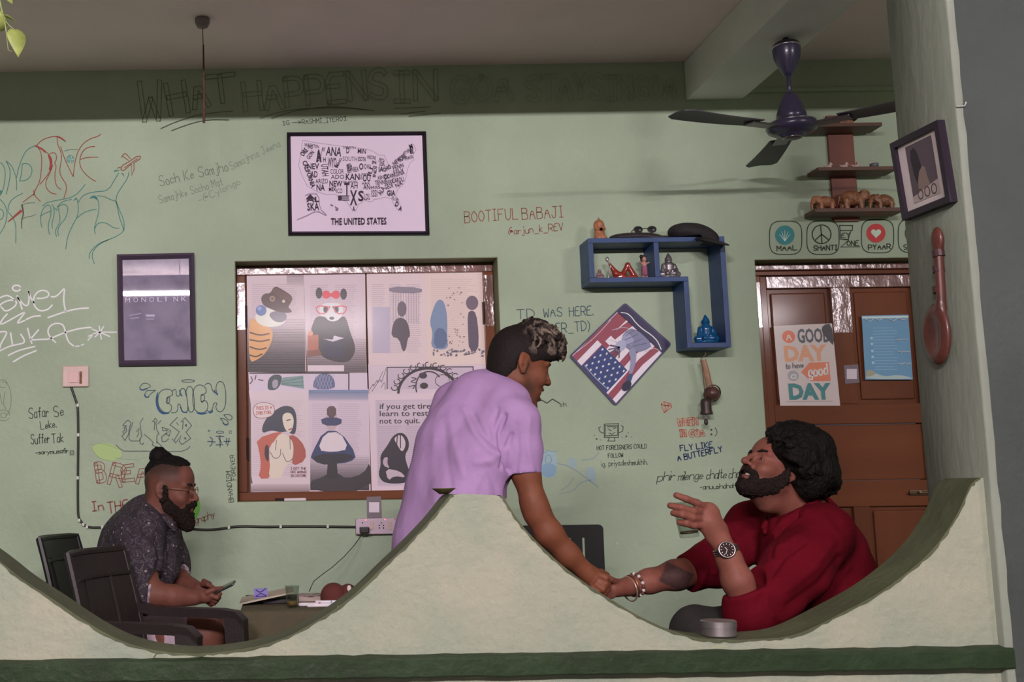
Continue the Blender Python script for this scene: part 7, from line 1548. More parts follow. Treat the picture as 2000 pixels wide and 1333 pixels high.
# hair: dark clipped back and sides, tousled streaked top
def hair1():
    c0 = H1.p((.01, 0, .05)); S = SDF(c0 - .17, c0 + .17, .0025)
    H1.ell(S, (-.006, 0, .036), (.0985, .083, .094)); H1.ell(S, (-.038, 0, -.012), (.060, .068, .082), k=.02)
    H1.cut(S, (.062, 0, .03), (1, 0, -.55), .006); H1.cut(S, (-.035, 0, -.066), (.42, 0, -1), .006)
    H1.cut(S, (.014, 0, .018), (.75, 0, -1), .004, ((.05, 0, -.06), .105))
    for y in (-1, 1): H1.ell(S, (-.006, y * .086, -.006), (.024, .03, .034), k=.006, op='sub')
    TC, TR = np.array((.034, 0, .090)), np.array((.090, .080, .054))
    H1.ell(S, TC, TR, k=.012); H1.ell(S, (.103, 0, .080), (.036, .058, .032), k=.012); H1.ell(S, (.06, -.05, .06), (.045, .03, .034), k=.01)
    rnd = random.Random(12); samples = []; lid_ = []
    for i in range(390):
        a_ = rnd.uniform(-1.5, 1.5); b_ = rnd.uniform(-.75, 1.35); n_ = np.array((math.sin(b_), math.sin(a_) * math.cos(b_), math.cos(b_) * math.cos(a_))); p = TC + n_ * TR * rnd.uniform(.95, 1.04)
        if p[2] < .045 and p[0] < .05: continue
        fl = np.array((.9, rnd.uniform(-.9, .9), rnd.uniform(-.5, .5))); d = fl - n_ * (fl @ n_); d = d / np.linalg.norm(d) + n_ * rnd.uniform(.0, .55); cv = rnd.uniform(-.45, .45); ax_ = n_; pts = [p]; st = rnd.uniform(.008, .0125)
        for q in range(5):
            d = d + np.cross(ax_, d) * cv - (pts[-1] - TC) / .09 * .16; d /= np.linalg.norm(d); pts.append(pts[-1] + d * st)
        r0 = rnd.uniform(.0042, .0075); S.chain([H1.p(q) for q in pts], [r0 * H1.k * f for f in (.8, 1, .95, .8, .6, .3)], .0028); samples += pts; lid_ += [i] * 6
    V, Q = S.mesh(); Nn = normals_np(V, Q); V = V + Nn * ((vnoise(V * 420, 8) - .5) * .0022)[:, None]
    o = mesh_np('hair', V, Q, pcol_mat('streaked_hair', .7, .15), man1); L = H1.loc(V); SP = np.array(samples); lid_ = np.array(lid_); sh = np.random.RandomState(3).rand(400)
    near = np.concatenate([np.argmin(((L[k:k + 2000, None, :] - SP[None]) ** 2).sum(2), 1) for k in range(0, len(L), 2000)])
    dist = np.linalg.norm(L - SP[near], axis=1); light = np.clip((sh[lid_[near]] - .28) * 1.7, 0, 1) * (dist < .019)
    up = np.clip((L[:, 0] + .035) / .05, 0, 1) * np.clip((L[:, 2] - .03) / .03, 0, 1)
    fine = .55 + .9 * np.clip(vnoise(L * np.array((120, 420, 420)), 9) - .25, 0, .6)
    col = np.array((.014, .010, .009))[None, :] * np.ones((len(V), 1)); col = blend(col, (.235, .18, .14), np.clip(light * up * fine, 0, 1)); set_paint(o, col); o['label'] = 'tousled dark hair with ash blond streaks'
hair1()

# ============ man in the dark red shirt, seated, looking up to the left
SK2 = (.205, .072, .050)
H2 = Head((1547, 926, 3.14), 197, 31, 1, .83)
lo, hi = box_of([(1160, 1000, 3.0), (1180, 1170, 3.45), (1310, 960, 2.95), (1640, 820, 3.45), (1620, 1240, 3.3)], .06); lo[1] = 2.86
S = SDF(lo, hi, .0034)
nb2 = N3((1566, 1008, 3.23))
H2.build(S, jaw=.0, lid=-.0008, smile=1.0, open_=.0012, nose=.009, neck=nb2, neck_r=.058)
S.chain([N3((1576, 1022, 3.25)), N3((1588, 1085, 3.27)), N3((1600, 1200, 3.29))], [.072, .11, .12], .04)
# near arm, elbow down, hand raised
S.chain([N3((1595, 1050, 3.12)), N3((1466, 1195, 2.985))], [.045, .034], .02)
S.chain([N3((1462, 1188, 2.985)), N3((1440, 1135, 2.975)), N3((1424, 1092, 2.98)), N3((1411, 1064, 2.985))], [.036, .0365, .029, .0225], .02)
S.ell(N3((1399, 1040, 2.985)), (.030, .016, .034), np.array(Matrix.Rotation(math.radians(28), 3, 'Y')), k=.015); S.ell(N3((1379, 1010, 2.985)), (.036, .0155, .040), np.array(Matrix.Rotation(math.radians(40), 3, 'Y')), k=.015)
S.cap(N3((1412, 1064, 2.985)), N3((1386, 1020, 2.985)), .022, .024, .015)
fingers(S, [[(1374, 990, 2.98), (1361, 983, 2.965), (1340, 975, 2.955), (1321, 968, 2.965)], [(1366, 1001, 2.975), (1354, 999, 2.955), (1330, 992, 2.945), (1309, 988, 2.96)], [(1366, 1014, 2.975), (1352, 1012, 2.955), (1332, 1006, 2.945), (1315, 1003, 2.96)], [(1370, 1026, 2.98), (1355, 1027, 2.965), (1340, 1023, 2.955), (1327, 1021, 2.965)]], .0096)
fingers(S, [[(1396, 1024, 3.0), (1382, 1022, 3.03), (1364, 1016, 3.045), (1350, 1014, 3.045)]], .0105)
# far arm to the handshake
S.chain([N3((1540, 1030, 3.35)), N3((1480, 1032, 3.42)), N3((1385, 1108, 3.36))], [.06, .042, .042], .02)
S.chain([N3((1385, 1108, 3.36)), N3((1320, 1124, 3.32)), N3((1268, 1136, 3.29)), N3((1226, 1147, 3.265))], [.044, .0405, .032, .0235], .02)
S.ell(N3((1204, 1149, 3.25)), (.030, .018, .022), k=.012); S.cap(N3((1226, 1147, 3.265)), N3((1196, 1150, 3.245)), .0225, .0215, .015)
fingers(S, [[(1190, 1142, 3.245), (1176, 1140, 3.25), (1164, 1144, 3.255), (1156, 1150, 3.25)], [(1190, 1151, 3.24), (1176, 1152, 3.245), (1164, 1156, 3.25), (1157, 1160, 3.245)], [(1192, 1158, 3.238), (1180, 1162, 3.24), (1170, 1166, 3.245)], [(1196, 1163, 3.238), (1186, 1168, 3.24), (1178, 1171, 3.24)], [(1203, 1138, 3.235), (1192, 1132, 3.215), (1181, 1128, 3.2)]], .0092)
def paint2(V):
    c_ = skin_paint(V, SK2, 12); L = H2.loc(V); c_ = face_paint(c_, L, (.20, .075, .07), stub=(.035, .024, .02), stub_w=.9)
    px, py = project(V); d = np.maximum(np.abs((px - 1321) * .93 + (py - 1129) * .37) / 31, np.abs((py - 1129) * .93 - (px - 1321) * .45) / 23)
    w_ = np.clip((1 - d) * 8, 0, 1) * (V[:, 1] > 3.2) * (V[:, 1] < 3.34) * (.62 + .3 * (np.sin(px * 1.1) * np.sin(py * 1.1) > 0)); return blend(c_, (.035, .028, .03), w_)
man2, V2 = person('person', S, paint2, 'bearded man in a dark red shirt seated with raised hand, looking up')
H2.eyes(man2); H2.brows(man2, m_beard, .0045)
t_ = [H2.p((.0905 - abs(u) * .012, u * .023, -.0612 + abs(u) * .005)) for u in np.linspace(-1, 1, 9)]; adopt(man2, MB().tube([Vector(q) for q in t_], .0040, 8).build('teeth', mat('teeth', (.62, .58, .52), .25), smooth=True))
H2.beard(man2, m_beard, .0060, 'short dark brown beard and moustache', noise=.0045, build=dict(jaw=.0, smile=1.0, open_=.0012))
# shirt
lo, hi = box_of([(1330, 1100, 3.36), (1500, 980, 3.45), (1690, 1000, 3.1), (1620, 1260, 3.4), (1450, 1200, 2.95)], .12); lo[1] = 2.80; S = SDF(lo, hi, .0045)
S.chain([N3((1572, 1022, 3.24)), N3((1585, 1075, 3.26)), N3((1600, 1150, 3.28)), N3((1612, 1260, 3.30))], [.088, .134, .147, .155], .04)
S.cap(N3((1530, 1035, 3.36)), N3((1606, 1046, 3.13)), .072, .073, .05)
S.chain([N3((1605, 1045, 3.12)), N3((1555, 1110, 3.05)), N3((1500, 1170, 3.0)), N3((1468, 1198, 2.985)), N3((1452, 1163, 2.978))], [.080, .078, .068, .060, .0485], .03)
S.cut(N3((1448, 1158, 2.978)), tuple(N3((1424, 1092, 2.978)) - N3((1448, 1158, 2.978))), .003, (N3((1440, 1128, 2.978)), .072))
S.chain([N3((1520, 1020, 3.38)), N3((1470, 1032, 3.42)), N3((1400, 1100, 3.37)), N3((1345, 1120, 3.34))], [.08, .074, .066, .056], .03)
S.cut(N3((1340, 1122, 3.34)), tuple(N3((1300, 1132, 3.32)) - N3((1340, 1118, 3.34))), .003, (N3((1312, 1130, 3.33)), .08))
S.cap(N3((1590, 1040, 3.24)), N3((1545, 945, 3.2)), .067, .067, .006, 'sub'); S.chain([N3((1545, 1005, 3.12)), N3((1515, 1035, 3.13)), N3((1500, 1065, 3.15))], [.022, .016, .006], .006, 'sub')
m_redshirt = mat('dark_red_cotton', (.115, .0045, .011), .85, spec=.06, var=.12, scale=10, bump=.15, bscale=350)
fold2 = [([(1600, 1000), (1640, 1050), (1650, 1110)], 8, .004), ([(1625, 1060), (1590, 1110), (1540, 1150)], 9, .006), ([(1640, 1090), (1600, 1140), (1540, 1185)], 8, -.006), ([(1655, 1110), (1600, 1170), (1530, 1210)], 9, .005), ([(1570, 1060), (1530, 1090), (1510, 1120)], 6, -.007), ([(1560, 1045), (1520, 1070), (1500, 1100)], 6, .005), ([(1510, 1110), (1500, 1150), (1480, 1180)], 6, -.004), ([(1500, 1150), (1495, 1180), (1510, 1205)], 5, .004), ([(1430, 1060), (1410, 1085), (1395, 1120)], 6, .005), ([(1450, 1030), (1430, 1070), (1425, 1100)], 6, -.005), ([(1375, 1090), (1380, 1115), (1372, 1140)], 5, .004), ([(1520, 1000), (1512, 1040), (1505, 1090)], 5, -.008), ([(1535, 1000), (1525, 1040), (1518, 1090)], 5, .005)]
garment('shirt', S, m_redshirt, man2, fold2, .005, 14, 17, 'dark red long sleeved shirt with rolled sleeves')
S = SDF(N3((1550, 1010, 3.2)) - .17, N3((1550, 1010, 3.2)) + .17, .0032)
for pts in ([(1602, 975, 3.23), (1590, 985, 3.16), (1560, 1004, 3.135), (1532, 1022, 3.13), (1512, 1042, 3.135)], [(1602, 975, 3.25), (1575, 965, 3.31), (1530, 980, 3.31), (1505, 1005, 3.27), (1492, 1030, 3.24)]):
    q_ = [N3(p) for p in pts]; S.chain(q_, [.010, .012, .013, .013, .008], .006); S.chain([p + np.array((0, -.004, -.016)) for p in q_], [.006, .009, .012, .013, .006], .008)
garment('collar', S, m_redshirt, man2, (), .0015, 30, 18)
# trousers, crossed knee, shoes
lo, hi = box_of([(1330, 1215, 3.1), (1640, 1380, 3.4)], .17); lo[2] = .04; lo[1] = 2.80; S = SDF(lo, hi, .009); pv = N3((1632, 1385, 3.30)); S.ell(pv, (.17, .19, .13), k=.04)
kn = N3((1362, 1234, 3.08)); S.chain([pv + np.array((-.05, -.09, .02)), kn + np.array((.12, .02, -.03)), kn], [.105, .09, .062], .03); S.chain([kn, np.array((kn[0] - .02, 3.22, .42)), np.array((kn[0] + .02, 3.34, .12))], [.06, .055, .045], .03)
k2 = np.array((kn[0] + .03, 3.42, .52)); S.chain([pv + np.array((-.05, .1, 0)), k2, np.array((k2[0] + .02, 3.42, .09))], [.1, .075, .05], .03)
garment('trousers', S, mat('charcoal_trousers', (.016, .0145, .012), .9, var=.2, scale=20), man2, (), .004, 14, 19)
for c_ in (np.array((kn[0] - .01, 3.36, .06)), np.array((k2[0] - .03, 3.42, .035))):
    S = SDF(c_ - .17, c_ + .17, .006); S.cap(c_ + np.array((.06, 0, 0)), c_ + np.array((-.09, 0, -.005)), .04, .034, .02); S.cut((0, 0, .002), (0, 0, -1), .002); V, Q = S.mesh(); mesh_np('shoe', V, Q, mat('dark_shoe', (.03, .025, .022), .5), man2)
def hair2():
    c0 = H2.p((-.05, 0, .02)); S = SDF(c0 - .19, c0 + .19, .0028)
    H2.ell(S, (-.016, 0, .038), (.108, .086, .096)); H2.cut(S, (.072, 0, .062), (1, 0, -.45), .008); H2.cut(S, (.024, 0, .012), (.9, 0, -.5), .006, ((.06, 0, -.04), .09))
    cy = 3.205
    for pts, rs in (([(1535, 872), (1590, 876), (1602, 925), (1592, 948)], [.040, .050, .048, .034]), ([(1570, 890), (1580, 935), (1578, 958)], [.05, .046, .028])):
        for dy in (-.07, 0, .07): S.chain([N3((x, y, cy + dy)) for x, y in pts], [r * (.86 if dy else 1) for r in rs], .02)
    flow = np.array([(1497, 862), (1503, 842), (1522, 829), (1552, 825), (1586, 832), (1612, 852), (1625, 884), (1632, 918), (1640, 946), (1622, 962), (1606, 972)], float); ctr = np.array((1570., 896.)); rnd = random.Random(31)
    def at(t): t = min(max(t, 0), len(flow) - 1.001); i = int(t); return flow[i] * (1 - t + i) + flow[i + 1] * (t - i)
    for i in range(330):
        u = rnd.uniform(-1, .6); Y_ = cy + .125 * u; s_ = math.sqrt(max(.05, 1 - (u * .93) ** 2)) * rnd.uniform(.90, 1.0); t0 = rnd.uniform(0, 8.3); pts = []; ph = rnd.uniform(0, 6.3); am = rnd.uniform(1.5, 4.5)
        for j in range(7):
            q = ctr + (at(t0 + j * .36) - ctr) * s_; q = q + np.array((math.sin(ph + j * 1.25), math.cos(ph + j * 1.1))) * am; pts.append(N3((q[0], q[1], Y_ + .006 * math.sin(ph + j))))
        if u < -.35:                       # strands over the near side drop behind the ear
            q0 = pts[0]; pts = [p + np.array((.02, 0, -.03)) * 0 for p in pts]
        r0 = rnd.uniform(.004, .0075); S.chain(pts, [r0 * f for f in (.8, 1, 1, .95, .85, .7, .4)], .003)
    for i in range(150):                    # near side, combed back and down to the nape
        x, y = rnd.uniform(1530, 1625), rnd.uniform(838, 925); p = N3((x, y, 3.10)); dx = (x - 1570) / 58.; dyy = (y - 892) / 70.; rr_ = 1 - dx * dx - dyy * dyy
        if rr_ < .05 or (x < 1562 and y > 898): continue
        Y_ = cy - .128 * math.sqrt(rr_); pts = []; q = np.array((x, y), float); ph = rnd.uniform(0, 6.3)
        for j in range(7):
            dx = (q[0] - 1570) / 60.; dyy = (q[1] - 892) / 76.; Yq = cy - .128 * math.sqrt(max(.02, 1 - dx * dx - dyy * dyy)); pts.append(N3((q[0], q[1], Yq)))
            ang = .25 + 1.1 * min(1, max(0, (q[0] - 1525) / 90.)) + .35 * math.sin(ph + j * 1.2); q = q + np.array((math.cos(ang), math.sin(ang))) * 8.5
            if q[1] > 968: break
        if len(pts) > 2: S.chain(pts, [.0066 * (1 - .6 * j / len(pts)) for j in range(len(pts))], .003)
    H2.ell(S, (-.002, .092, -.024), (.020, .030, .022), k=.006, op='sub')
    V, Q = S.mesh(); V = relax(V, Q, 1, .3); Nn = normals_np(V, Q); V = V + Nn * ((vnoise(V * np.array((260, 260, 110)), 8) - .5) * .003)[:, None]; mesh_np('hair', V, Q, m_hairblack, man2)['label'] = 'shoulder length wavy black hair'
hair2()
# wrist watch
wc = N3((1418, 1076, 2.98)); wd = (N3((1411, 1064, 2.985)) - N3((1440, 1135, 2.975))); wd /= np.linalg.norm(wd)
a1_ = np.cross(wd, np.array((0, 1, 0))); a1_ /= np.linalg.norm(a1_); a2_ = np.cross(wd, a1_)
def wring(c, r, tube_r, name, m, parent, n=26, bump=0, tilt=0):
    pts = [Vector(c + (a1_ * math.cos(t) + a2_ * math.sin(t)) * r) for t in np.linspace(0, 2 * math.pi, n + 1)[:-1]]; o = MB().tube(pts, tube_r, 8, True).build(name, m, smooth=True); adopt(parent, o); return o
m_steel = mat('steel', (.36, .32, .31), .35, metal=1); 
for dlt in (-.0055, 0, .0055): wring(wc + wd * dlt, .0285, .0035, 'watch_strap', m_steel, man2)
wn = np.array((-.12, -1, .18)); wn /= np.linalg.norm(wn); fcx = wc + wn * .030 + np.array((-.006, 0, -.002)); q_ = Vector(wn).to_track_quat('Z', 'Y').to_matrix().to_4x4(); mt = Matrix.Translation(fcx) @ q_
wo = MB().lathe([(.0, -.004), (.0205, -.004), (.022, 0), (.0215, .0045), (.0185, .0055), (.018, .004)], 28, mt).build('watch_case', m_steel, smooth=True); adopt(man2, wo)
wcase = wo
wo = MB().lathe([(.018, .003), (.018, .0042), (.0, .0042)], 28, mt).build('watch_dial', mat('dark_brown_dial', (.03, .018, .016), .6, spec=.1)); wo.parent = wcase
for t in range(12): 
    o = MB().box((-.0006, .0125, .0044), (.0006, .0158, .0050), 0, mt @ Matrix.Rotation(math.radians(t * 30), 4, 'Z')).build('hour_mark', m_steel); o.parent = wcase
for ang, L_ in ((40, .008), (160, .012)): o = MB().box((-.0006, 0, .0050), (.0006, L_, .0055), 0, mt @ Matrix.Rotation(math.radians(ang), 4, 'Z')).build('watch_hand', m_steel); o.parent = wcase
# bracelets on the far wrist
bd = (N3((1226, 1147, 3.265)) - N3((1268, 1136, 3.29))); bd /= np.linalg.norm(bd); a1_ = np.cross(bd, np.array((0, 1, 0))); a1_ /= np.linalg.norm(a1_); a2_ = np.cross(bd, a1_)
bc = N3((1243, 1143, 3.275)); m_bead = mat('pearl_bead', (.6, .52, .5), .3); m_bead2 = mat('brown_bead', (.10, .05, .035), .4)
bstr = wring(bc, .0305, .0012, 'bead_string', m_bead2, man2)
for i in range(18):
    t = i / 18 * 2 * math.pi; o = MB().ball(bc + (a1_ * math.cos(t) + a2_ * math.sin(t)) * .0305, .005, 10, 7).build('bead', m_bead if i % 2 else m_bead2, smooth=True); o.parent = bstr
wring(N3((1234, 1145, 3.27)), .029, .003, 'bracelet', mat('copper_bangle', (.35, .16, .09), .35, metal=.8), man2); wring(N3((1229, 1151, 3.268)), .034, .0022, 'bracelet', mat('pale_bangle', (.6, .45, .36), .3, metal=.7), man2)
# glass held in the raised hand
gb = N3((1347, 1050, 3.0)); root = tag(empty('drinking_glass', gb), 'clear drinking glass held in the raised hand of the red shirted man', 'glass'); mt = Matrix.Translation(gb) @ Matrix.Rotation(math.radians(-6), 4, 'Y')
ks = [MB().lathe([(.0, 0), (.0225, 0), (.0245, .003), (.029, .085), (.0298, .09), (.0288, .0905), (.0268, .085), (.0222, .010), (.0, .009)], 28, mt).build('cup', m_glass, smooth=True), MB().lathe([(.0, .0095), (.0221, .0101), (.0226, .016), (.0, .016)], 24, mt).build('drink_dregs', mat('brown_dregs', (.10, .06, .04), .2), smooth=True)]; adopt(root, *ks)

# ============ man with topknot, reading his phone
SK3 = (.165, .062, .043)
H3 = Head((314, 960, 4.21), -12, -4, -1, .97)
lo, hi = box_of([(270, 890, 4.1), (390, 900, 4.45), (420, 1190, 4.05), (230, 1180, 4.45)], .08); S = SDF(lo, hi, .0036)
nb3 = N3((305, 1010, 4.30)); H3.build(S, lid=-.0015, neck=nb3, neck_r=.060)
S.chain([N3((300, 1020, 4.30)), N3((272, 1090, 4.30)), N3((245, 1180, 4.30))], [.09, .12, .12], .04)
S.chain([N3((290, 1035, 4.2)), N3((282, 1140, 4.10)), N3((300, 1160, 4.09)), N3((340, 1166, 4.08)), N3((380, 1168, 4.09))], [.06, .045, .042, .038, .027], .02)
S.chain([N3((318, 1040, 4.40)), N3((338, 1120, 4.36)), N3((350, 1135, 4.33)), N3((388, 1152, 4.22))], [.06, .045, .038, .026], .02)
S.ell(N3((399, 1166, 4.10)), (.036, .02, .024), k=.012); S.ell(N3((399, 1150, 4.20)), (.034, .02, .022), k=.012)
fingers(S, [[(412, 1164, 4.09), (424, 1168, 4.085), (430, 1161, 4.10)], [(411, 1169, 4.10), (421, 1174, 4.10), (428, 1168, 4.12)], [(408, 1173, 4.11), (417, 1179, 4.11), (424, 1174, 4.13)], [(405, 1175, 4.12), (412, 1181, 4.125), (418, 1177, 4.14)], [(404, 1158, 4.085), (418, 1152, 4.09), (433, 1150, 4.10)], [(404, 1140, 4.19), (398, 1136, 4.18), (410, 1141, 4.15)], [(409, 1148, 4.2), (421, 1152, 4.2), (427, 1156, 4.18)], [(408, 1154, 4.2), (418, 1160, 4.2), (424, 1163, 4.18)], [(396, 1142, 4.17), (406, 1142, 4.14), (418, 1150, 4.12)]], .0094)
def paint3(V):
    c_ = skin_paint(V, SK3, 22); L = H3.loc(V); return face_paint(c_, L, (.16, .065, .06), stub=(.02, .015, .013), stub_w=.95, fade=(.030, .020, .017), fade_w=.80)
man3, V3 = person('person', S, paint3, 'man with topknot, glasses and dark patterned shirt looking at his phone')
H3.eyes(man3); H3.brows(man3, m_beard, .0046); H3.beard(man3, m_beard, .0085, 'full black beard', noise=.005, drop=.012)
lo, hi = box_of([(220, 1000, 4.1), (345, 1010, 4.45), (250, 1230, 4.3)], .12); S = SDF(lo, hi, .0048)
S.chain([N3((290, 1022, 4.30)), N3((270, 1065, 4.30)), N3((258, 1120, 4.30)), N3((240, 1200, 4.30))], [.105, .134, .140, .145], .04)
S.chain([N3((318, 1050, 4.28)), N3((318, 1110, 4.26))], [.06, .07], .04)
S.cap(N3((262, 1038, 4.20)), N3((300, 1035, 4.42)), .072, .07, .05); S.chain([N3((282, 1045, 4.18)), N3((274, 1100, 4.12)), N3((281, 1150, 4.09)), N3((300, 1164, 4.085))], [.078, .070, .060, .050], .03)
S.cut(N3((291, 1160, 4.09)), (1, 0, -.12), .003, (N3((322, 1164, 4.085)), .085))
S.chain([N3((318, 1045, 4.40)), N3((334, 1100, 4.37)), N3((345, 1130, 4.34))], [.075, .064, .054], .03); S.cut(N3((345, 1123, 4.34)), tuple(N3((388, 1152, 4.22)) - N3((345, 1130, 4.34))), .003, (N3((362, 1138, 4.30)), .07))
S.cap(N3((300, 1035, 4.30)), N3((322, 965, 4.28)), .066, .066, .006, 'sub'); S.chain([N3((335, 1022, 4.24)), N3((343, 1050, 4.20))], [.02, .008], .006, 'sub')
def paisley():
    m = bpy.data.materials.new('dark_paisley_cotton'); m.use_nodes = True; nt = m.node_tree; b = nt.nodes['Principled BSDF']; b.inputs['Roughness'].default_value = .8; b.inputs['Specular IOR Level'].default_value = .2
    t = nt.nodes.new('ShaderNodeTexCoord'); n = nt.nodes.new('ShaderNodeTexNoise'); n.inputs['Scale'].default_value = 26; n.inputs['Detail'].default_value = 3; n.inputs['Distortion'].default_value = 2.2; nt.links.new(t.outputs['Object'], n.inputs['Vector'])
    r = nt.nodes.new('ShaderNodeValToRGB'); r.color_ramp.elements[0].position = .40; r.color_ramp.elements[0].color = (*C(50, 44, 50, 1.0), 1); r.color_ramp.elements[1].position = .60; r.color_ramp.elements[1].color = (*C(58, 50, 56, 1.0), 1); e = r.color_ramp.elements.new(.505); e.color = (*C(104, 96, 100, 1.0), 1); e = r.color_ramp.elements.new(.47); e.color = (*C(50, 44, 52, 1.0), 1); e = r.color_ramp.elements.new(.53); e.color = (*C(48, 42, 50, 1.0), 1)
    nt.links.new(n.outputs['Fac'], r.inputs['Fac']); v = nt.nodes.new('ShaderNodeTexVoronoi'); v.inputs['Scale'].default_value = 34; nt.links.new(t.outputs['Object'], v.inputs['Vector'])
    r2 = nt.nodes.new('ShaderNodeValToRGB'); r2.color_ramp.elements[0].position = .13; r2.color_ramp.elements[0].color = (1, 1, 1, 1); r2.color_ramp.elements[1].position = .17; r2.color_ramp.elements[1].color = (0, 0, 0, 1); nt.links.new(v.outputs['Distance'], r2.inputs['Fac'])
    mx = nt.nodes.new('ShaderNodeMix'); mx.data_type = 'RGBA'; nt.links.new(r2.outputs['Color'], mx.inputs[0]); nt.links.new(r.outputs['Color'], mx.inputs[6]); mx.inputs[7].default_value = (*C(140, 130, 132, 1.0), 1); nt.links.new(mx.outputs[2], b.inputs['Base Color']); return m
m_pais = paisley()
fold3 = [([(262, 1040), (290, 1060), (305, 1090)], 5, .006), ([(255, 1060), (280, 1085), (300, 1120)], 5, -.006), ([(305, 1050), (312, 1090), (305, 1130)], 5, -.008), ([(300, 1100), (285, 1120), (275, 1135)], 5, .005), ([(325, 1040), (330, 1080), (328, 1110)], 4, -.005), ([(240, 1030), (250, 1070), (255, 1110)], 7, .004)]
garment('shirt', S, m_pais, man3, fold3, .006, 16, 27, 'dark grey paisley shirt with rolled sleeves')
m_cuff = mat('pale_inside_cuff', C(150, 136, 138, .62), .8, col2=C(96, 82, 92, .62), scale=70, mix_lo=.45, mix_hi=.55)
for p0, p1, r in (((278, 1159, 4.09), (298, 1162, 4.087), .053), ((340, 1119, 4.348), (349, 1127, 4.325), .051)):
    S = SDF(N3(p0) - .09, N3(p0) + .09, .004); S.cap(N3(p0), N3(p1), r, r * .97, .004); d_ = N3(p1) - N3(p0); S.cut(N3(p1), tuple(d_), .003); S.cut(N3(p0), tuple(-d_), .003); V, Q = S.mesh(); V = V + normals_np(V, Q) * ((vnoise(V * 60, 2) - .5) * .006)[:, None]; mesh_np('cuff', V, Q, m_cuff, man3)
S = SDF(N3((310, 1010, 4.27)) - .13, N3((310, 1010, 4.27)) + .13, .0035)
for pts in ([(290, 990, 4.30), (296, 1000, 4.24), (318, 1012, 4.215), (334, 1024, 4.21), (340, 1036, 4.2)], [(290, 990, 4.33), (305, 985, 4.36), (330, 1000, 4.36), (345, 1018, 4.32), (348, 1030, 4.28)]): S.chain([N3(p) for p in pts], [.013, .014, .014, .014, .008], .006)
garment('collar', S, m_pais, man3, (), .0015, 30, 28)
# shorts, legs, shoes
lo, hi = box_of([(225, 1245, 4.3), (420, 1240, 4.2)], .17); S = SDF(lo, hi, .009); pv = N3((222, 1262, 4.32)); S.ell(pv, (.16, .18, .13), k=.04)
kN, kF = N3((405, 1240, 4.14)), N3((420, 1236, 4.46))
for kx, dy in ((kN, -.09), (kF, .09)): S.cap(pv + np.array((.04, dy, .0)), kx + np.array((-.09, 0, 0)), .1, .082, .03); S.cut(kx + np.array((-.07, 0, 0)), (1, 0, 0), .004, (kx + np.array((.02, 0, 0)), .125))
garment('shorts', S, mat('pale_mauve_shorts', C(150, 132, 142, .62), .85, var=.1, scale=12), man3, (), .005, 14, 29)
lo, hi = box_of([(360, 1240, 4.1), (430, 1240, 4.48)], .12); lo[2] = .04; S = SDF(lo, hi, .007)
for kx in (kN, kF): S.chain([kx + np.array((-.14, 0, .0)), kx, kx + np.array((.02, 0, -.2)), np.array((kx[0] + .0, kx[1], .10))], [.066, .058, .055, .038], .02)
V, Q = S.mesh(); lg = mesh_np('legs', V, Q, pcol_mat('skin'), man3); set_paint(lg, skin_paint(V, SK3, 25))
for kx in (kN, kF):
    c_ = np.array((kx[0] + .04, kx[1], .035)); S = SDF(c_ - .17, c_ + .17, .006); S.cap(c_ + np.array((-.06, 0, 0)), c_ + np.array((.09, 0, -.005)), .04, .034, .02); S.cut((0, 0, .002), (0, 0, -1), .002); V, Q = S.mesh(); mesh_np('shoe', V, Q, mat('dark_shoe', (.03, .025, .022), .5), man3)
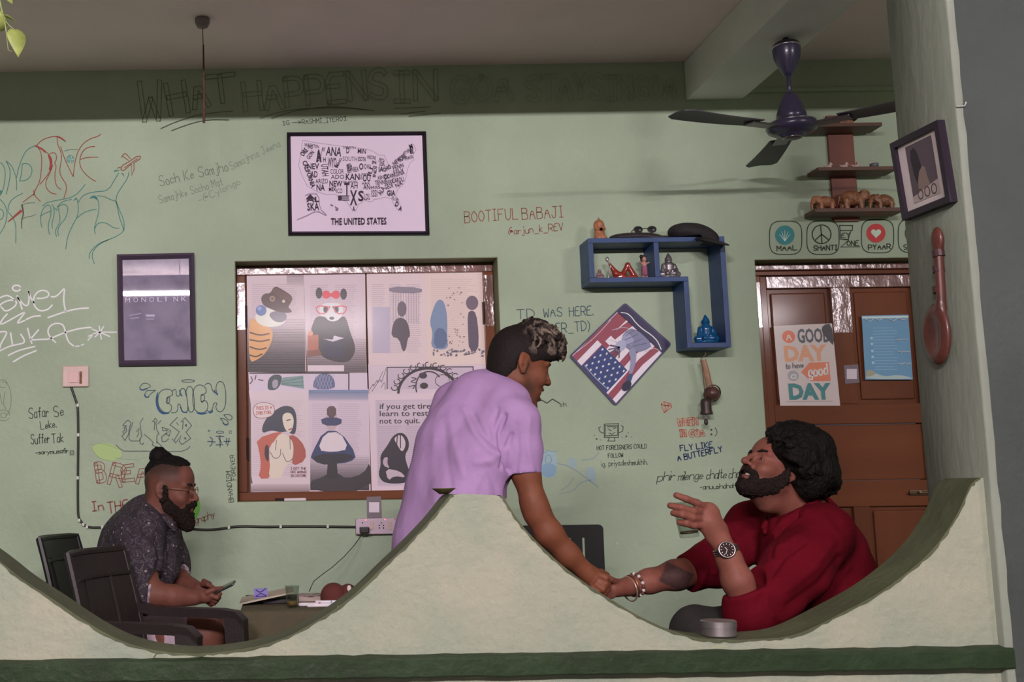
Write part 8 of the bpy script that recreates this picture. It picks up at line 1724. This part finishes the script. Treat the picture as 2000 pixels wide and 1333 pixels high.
def hair3():
    c0 = H3.p((-.01, 0, .08)); S = SDF(c0 - .16, c0 + .16, .003)
    H3.ell(S, (-.010, 0, .066), (.090, .060, .066)); H3.ell(S, (.035, 0, .075), (.050, .050, .047), k=.02); H3.cut(S, (.02, 0, .082), (.30, 0, -1), .006); H3.cut(S, (.082, 0, .09), (1, 0, -.2), .006)
    H3.ell(S, (-.050, 0, .128), (.036, .034, .033), k=.006); H3.cap(S, (-.02, 0, .125), (-.045, 0, .128), .022, .024, .012)
    rnd = random.Random(5)
    for i in range(40):
        y = rnd.uniform(-.052, .052); x = rnd.uniform(-.01, .055); z = .066 + .064 * math.sqrt(max(.02, 1 - (y / .062) ** 2 - ((x + .01) / .095) ** 2)); H3.cap(S, (x, y, z), (-.03, y * .35, .128), .0055, .006, .004)
    for i in range(16): t = i / 16 * 2 * math.pi; H3.cap(S, (-.050 + .028 * math.cos(t), .028 * math.sin(t), .118), (-.050 + .012 * math.cos(t + 1.2), .012 * math.sin(t + 1.2), .156), .0075, .006, .004)
    V, Q = S.mesh(); mesh_np('hair', V + normals_np(V, Q) * ((vnoise(V * 260, 8) - .5) * .003)[:, None], Q, m_hairblack, man3)['label'] = 'black hair tied in a topknot'
hair3()
m_gold = mat('thin_gold_wire', (.35, .22, .14), .3, metal=.9)
gl = MB().tube([Vector(H3.p(q)) for q in ((.1005, -.011, .002), (.106, 0, .006), (.1005, .011, .002))], .0012, 6).build('glasses', m_gold, smooth=True); adopt(man3, gl); gl['label'] = 'thin gold rimmed glasses'
for y in (-1, 1):
    ring = [Vector(H3.p((.1015 - abs(.020 * math.cos(t)) * .12, y * (.032 + .0215 * math.cos(t)), -.002 + .019 * math.sin(t)))) for t in np.linspace(0, 2 * math.pi, 25)[:-1]]; MB().tube(ring, .0012, 6, True).build('rim', m_gold, gl, smooth=True)
    MB().tube([Vector(H3.p(q)) for q in ((.098, y * .0535, .006), (.09, y * .070, .008), (.04, y * .0775, .007), (.0, y * .080, .010), (-.018, y * .081, -.002))], .0012, 6).build('temple', m_gold, gl, smooth=True)
# phone
p0, p1 = N3((418, 1158, 4.13)), N3((457, 1139, 4.12)); u = p1 - p0; L_ = np.linalg.norm(u) * 1.25; u /= np.linalg.norm(u); v = np.array((0.1, 1, .12)); v -= u * (u @ v); v /= np.linalg.norm(v); w_ = np.cross(u, v)
mt = Matrix.Identity(4)
for i in range(3): mt[i][0] = u[i]; mt[i][1] = v[i]; mt[i][2] = w_[i]; mt[i][3] = p0[i]
root = tag(empty('mobile_phone', Vector(p0)), 'black mobile phone held by the man with the topknot', 'phone'); ks = [MB().box((-.035, -.036, -.0045), (L_ * .82, .036, .0035), .0035, mt).build('case', mat('black_phone_case', (.015, .015, .015), .3)), MB().box((-.031, -.032, .0035), (L_ * .82 - .004, .032, .0042), .0002, mt).build('screen', mat('dim_screen', (.03, .05, .04), .1, coat=.5))]; adopt(root, *ks)
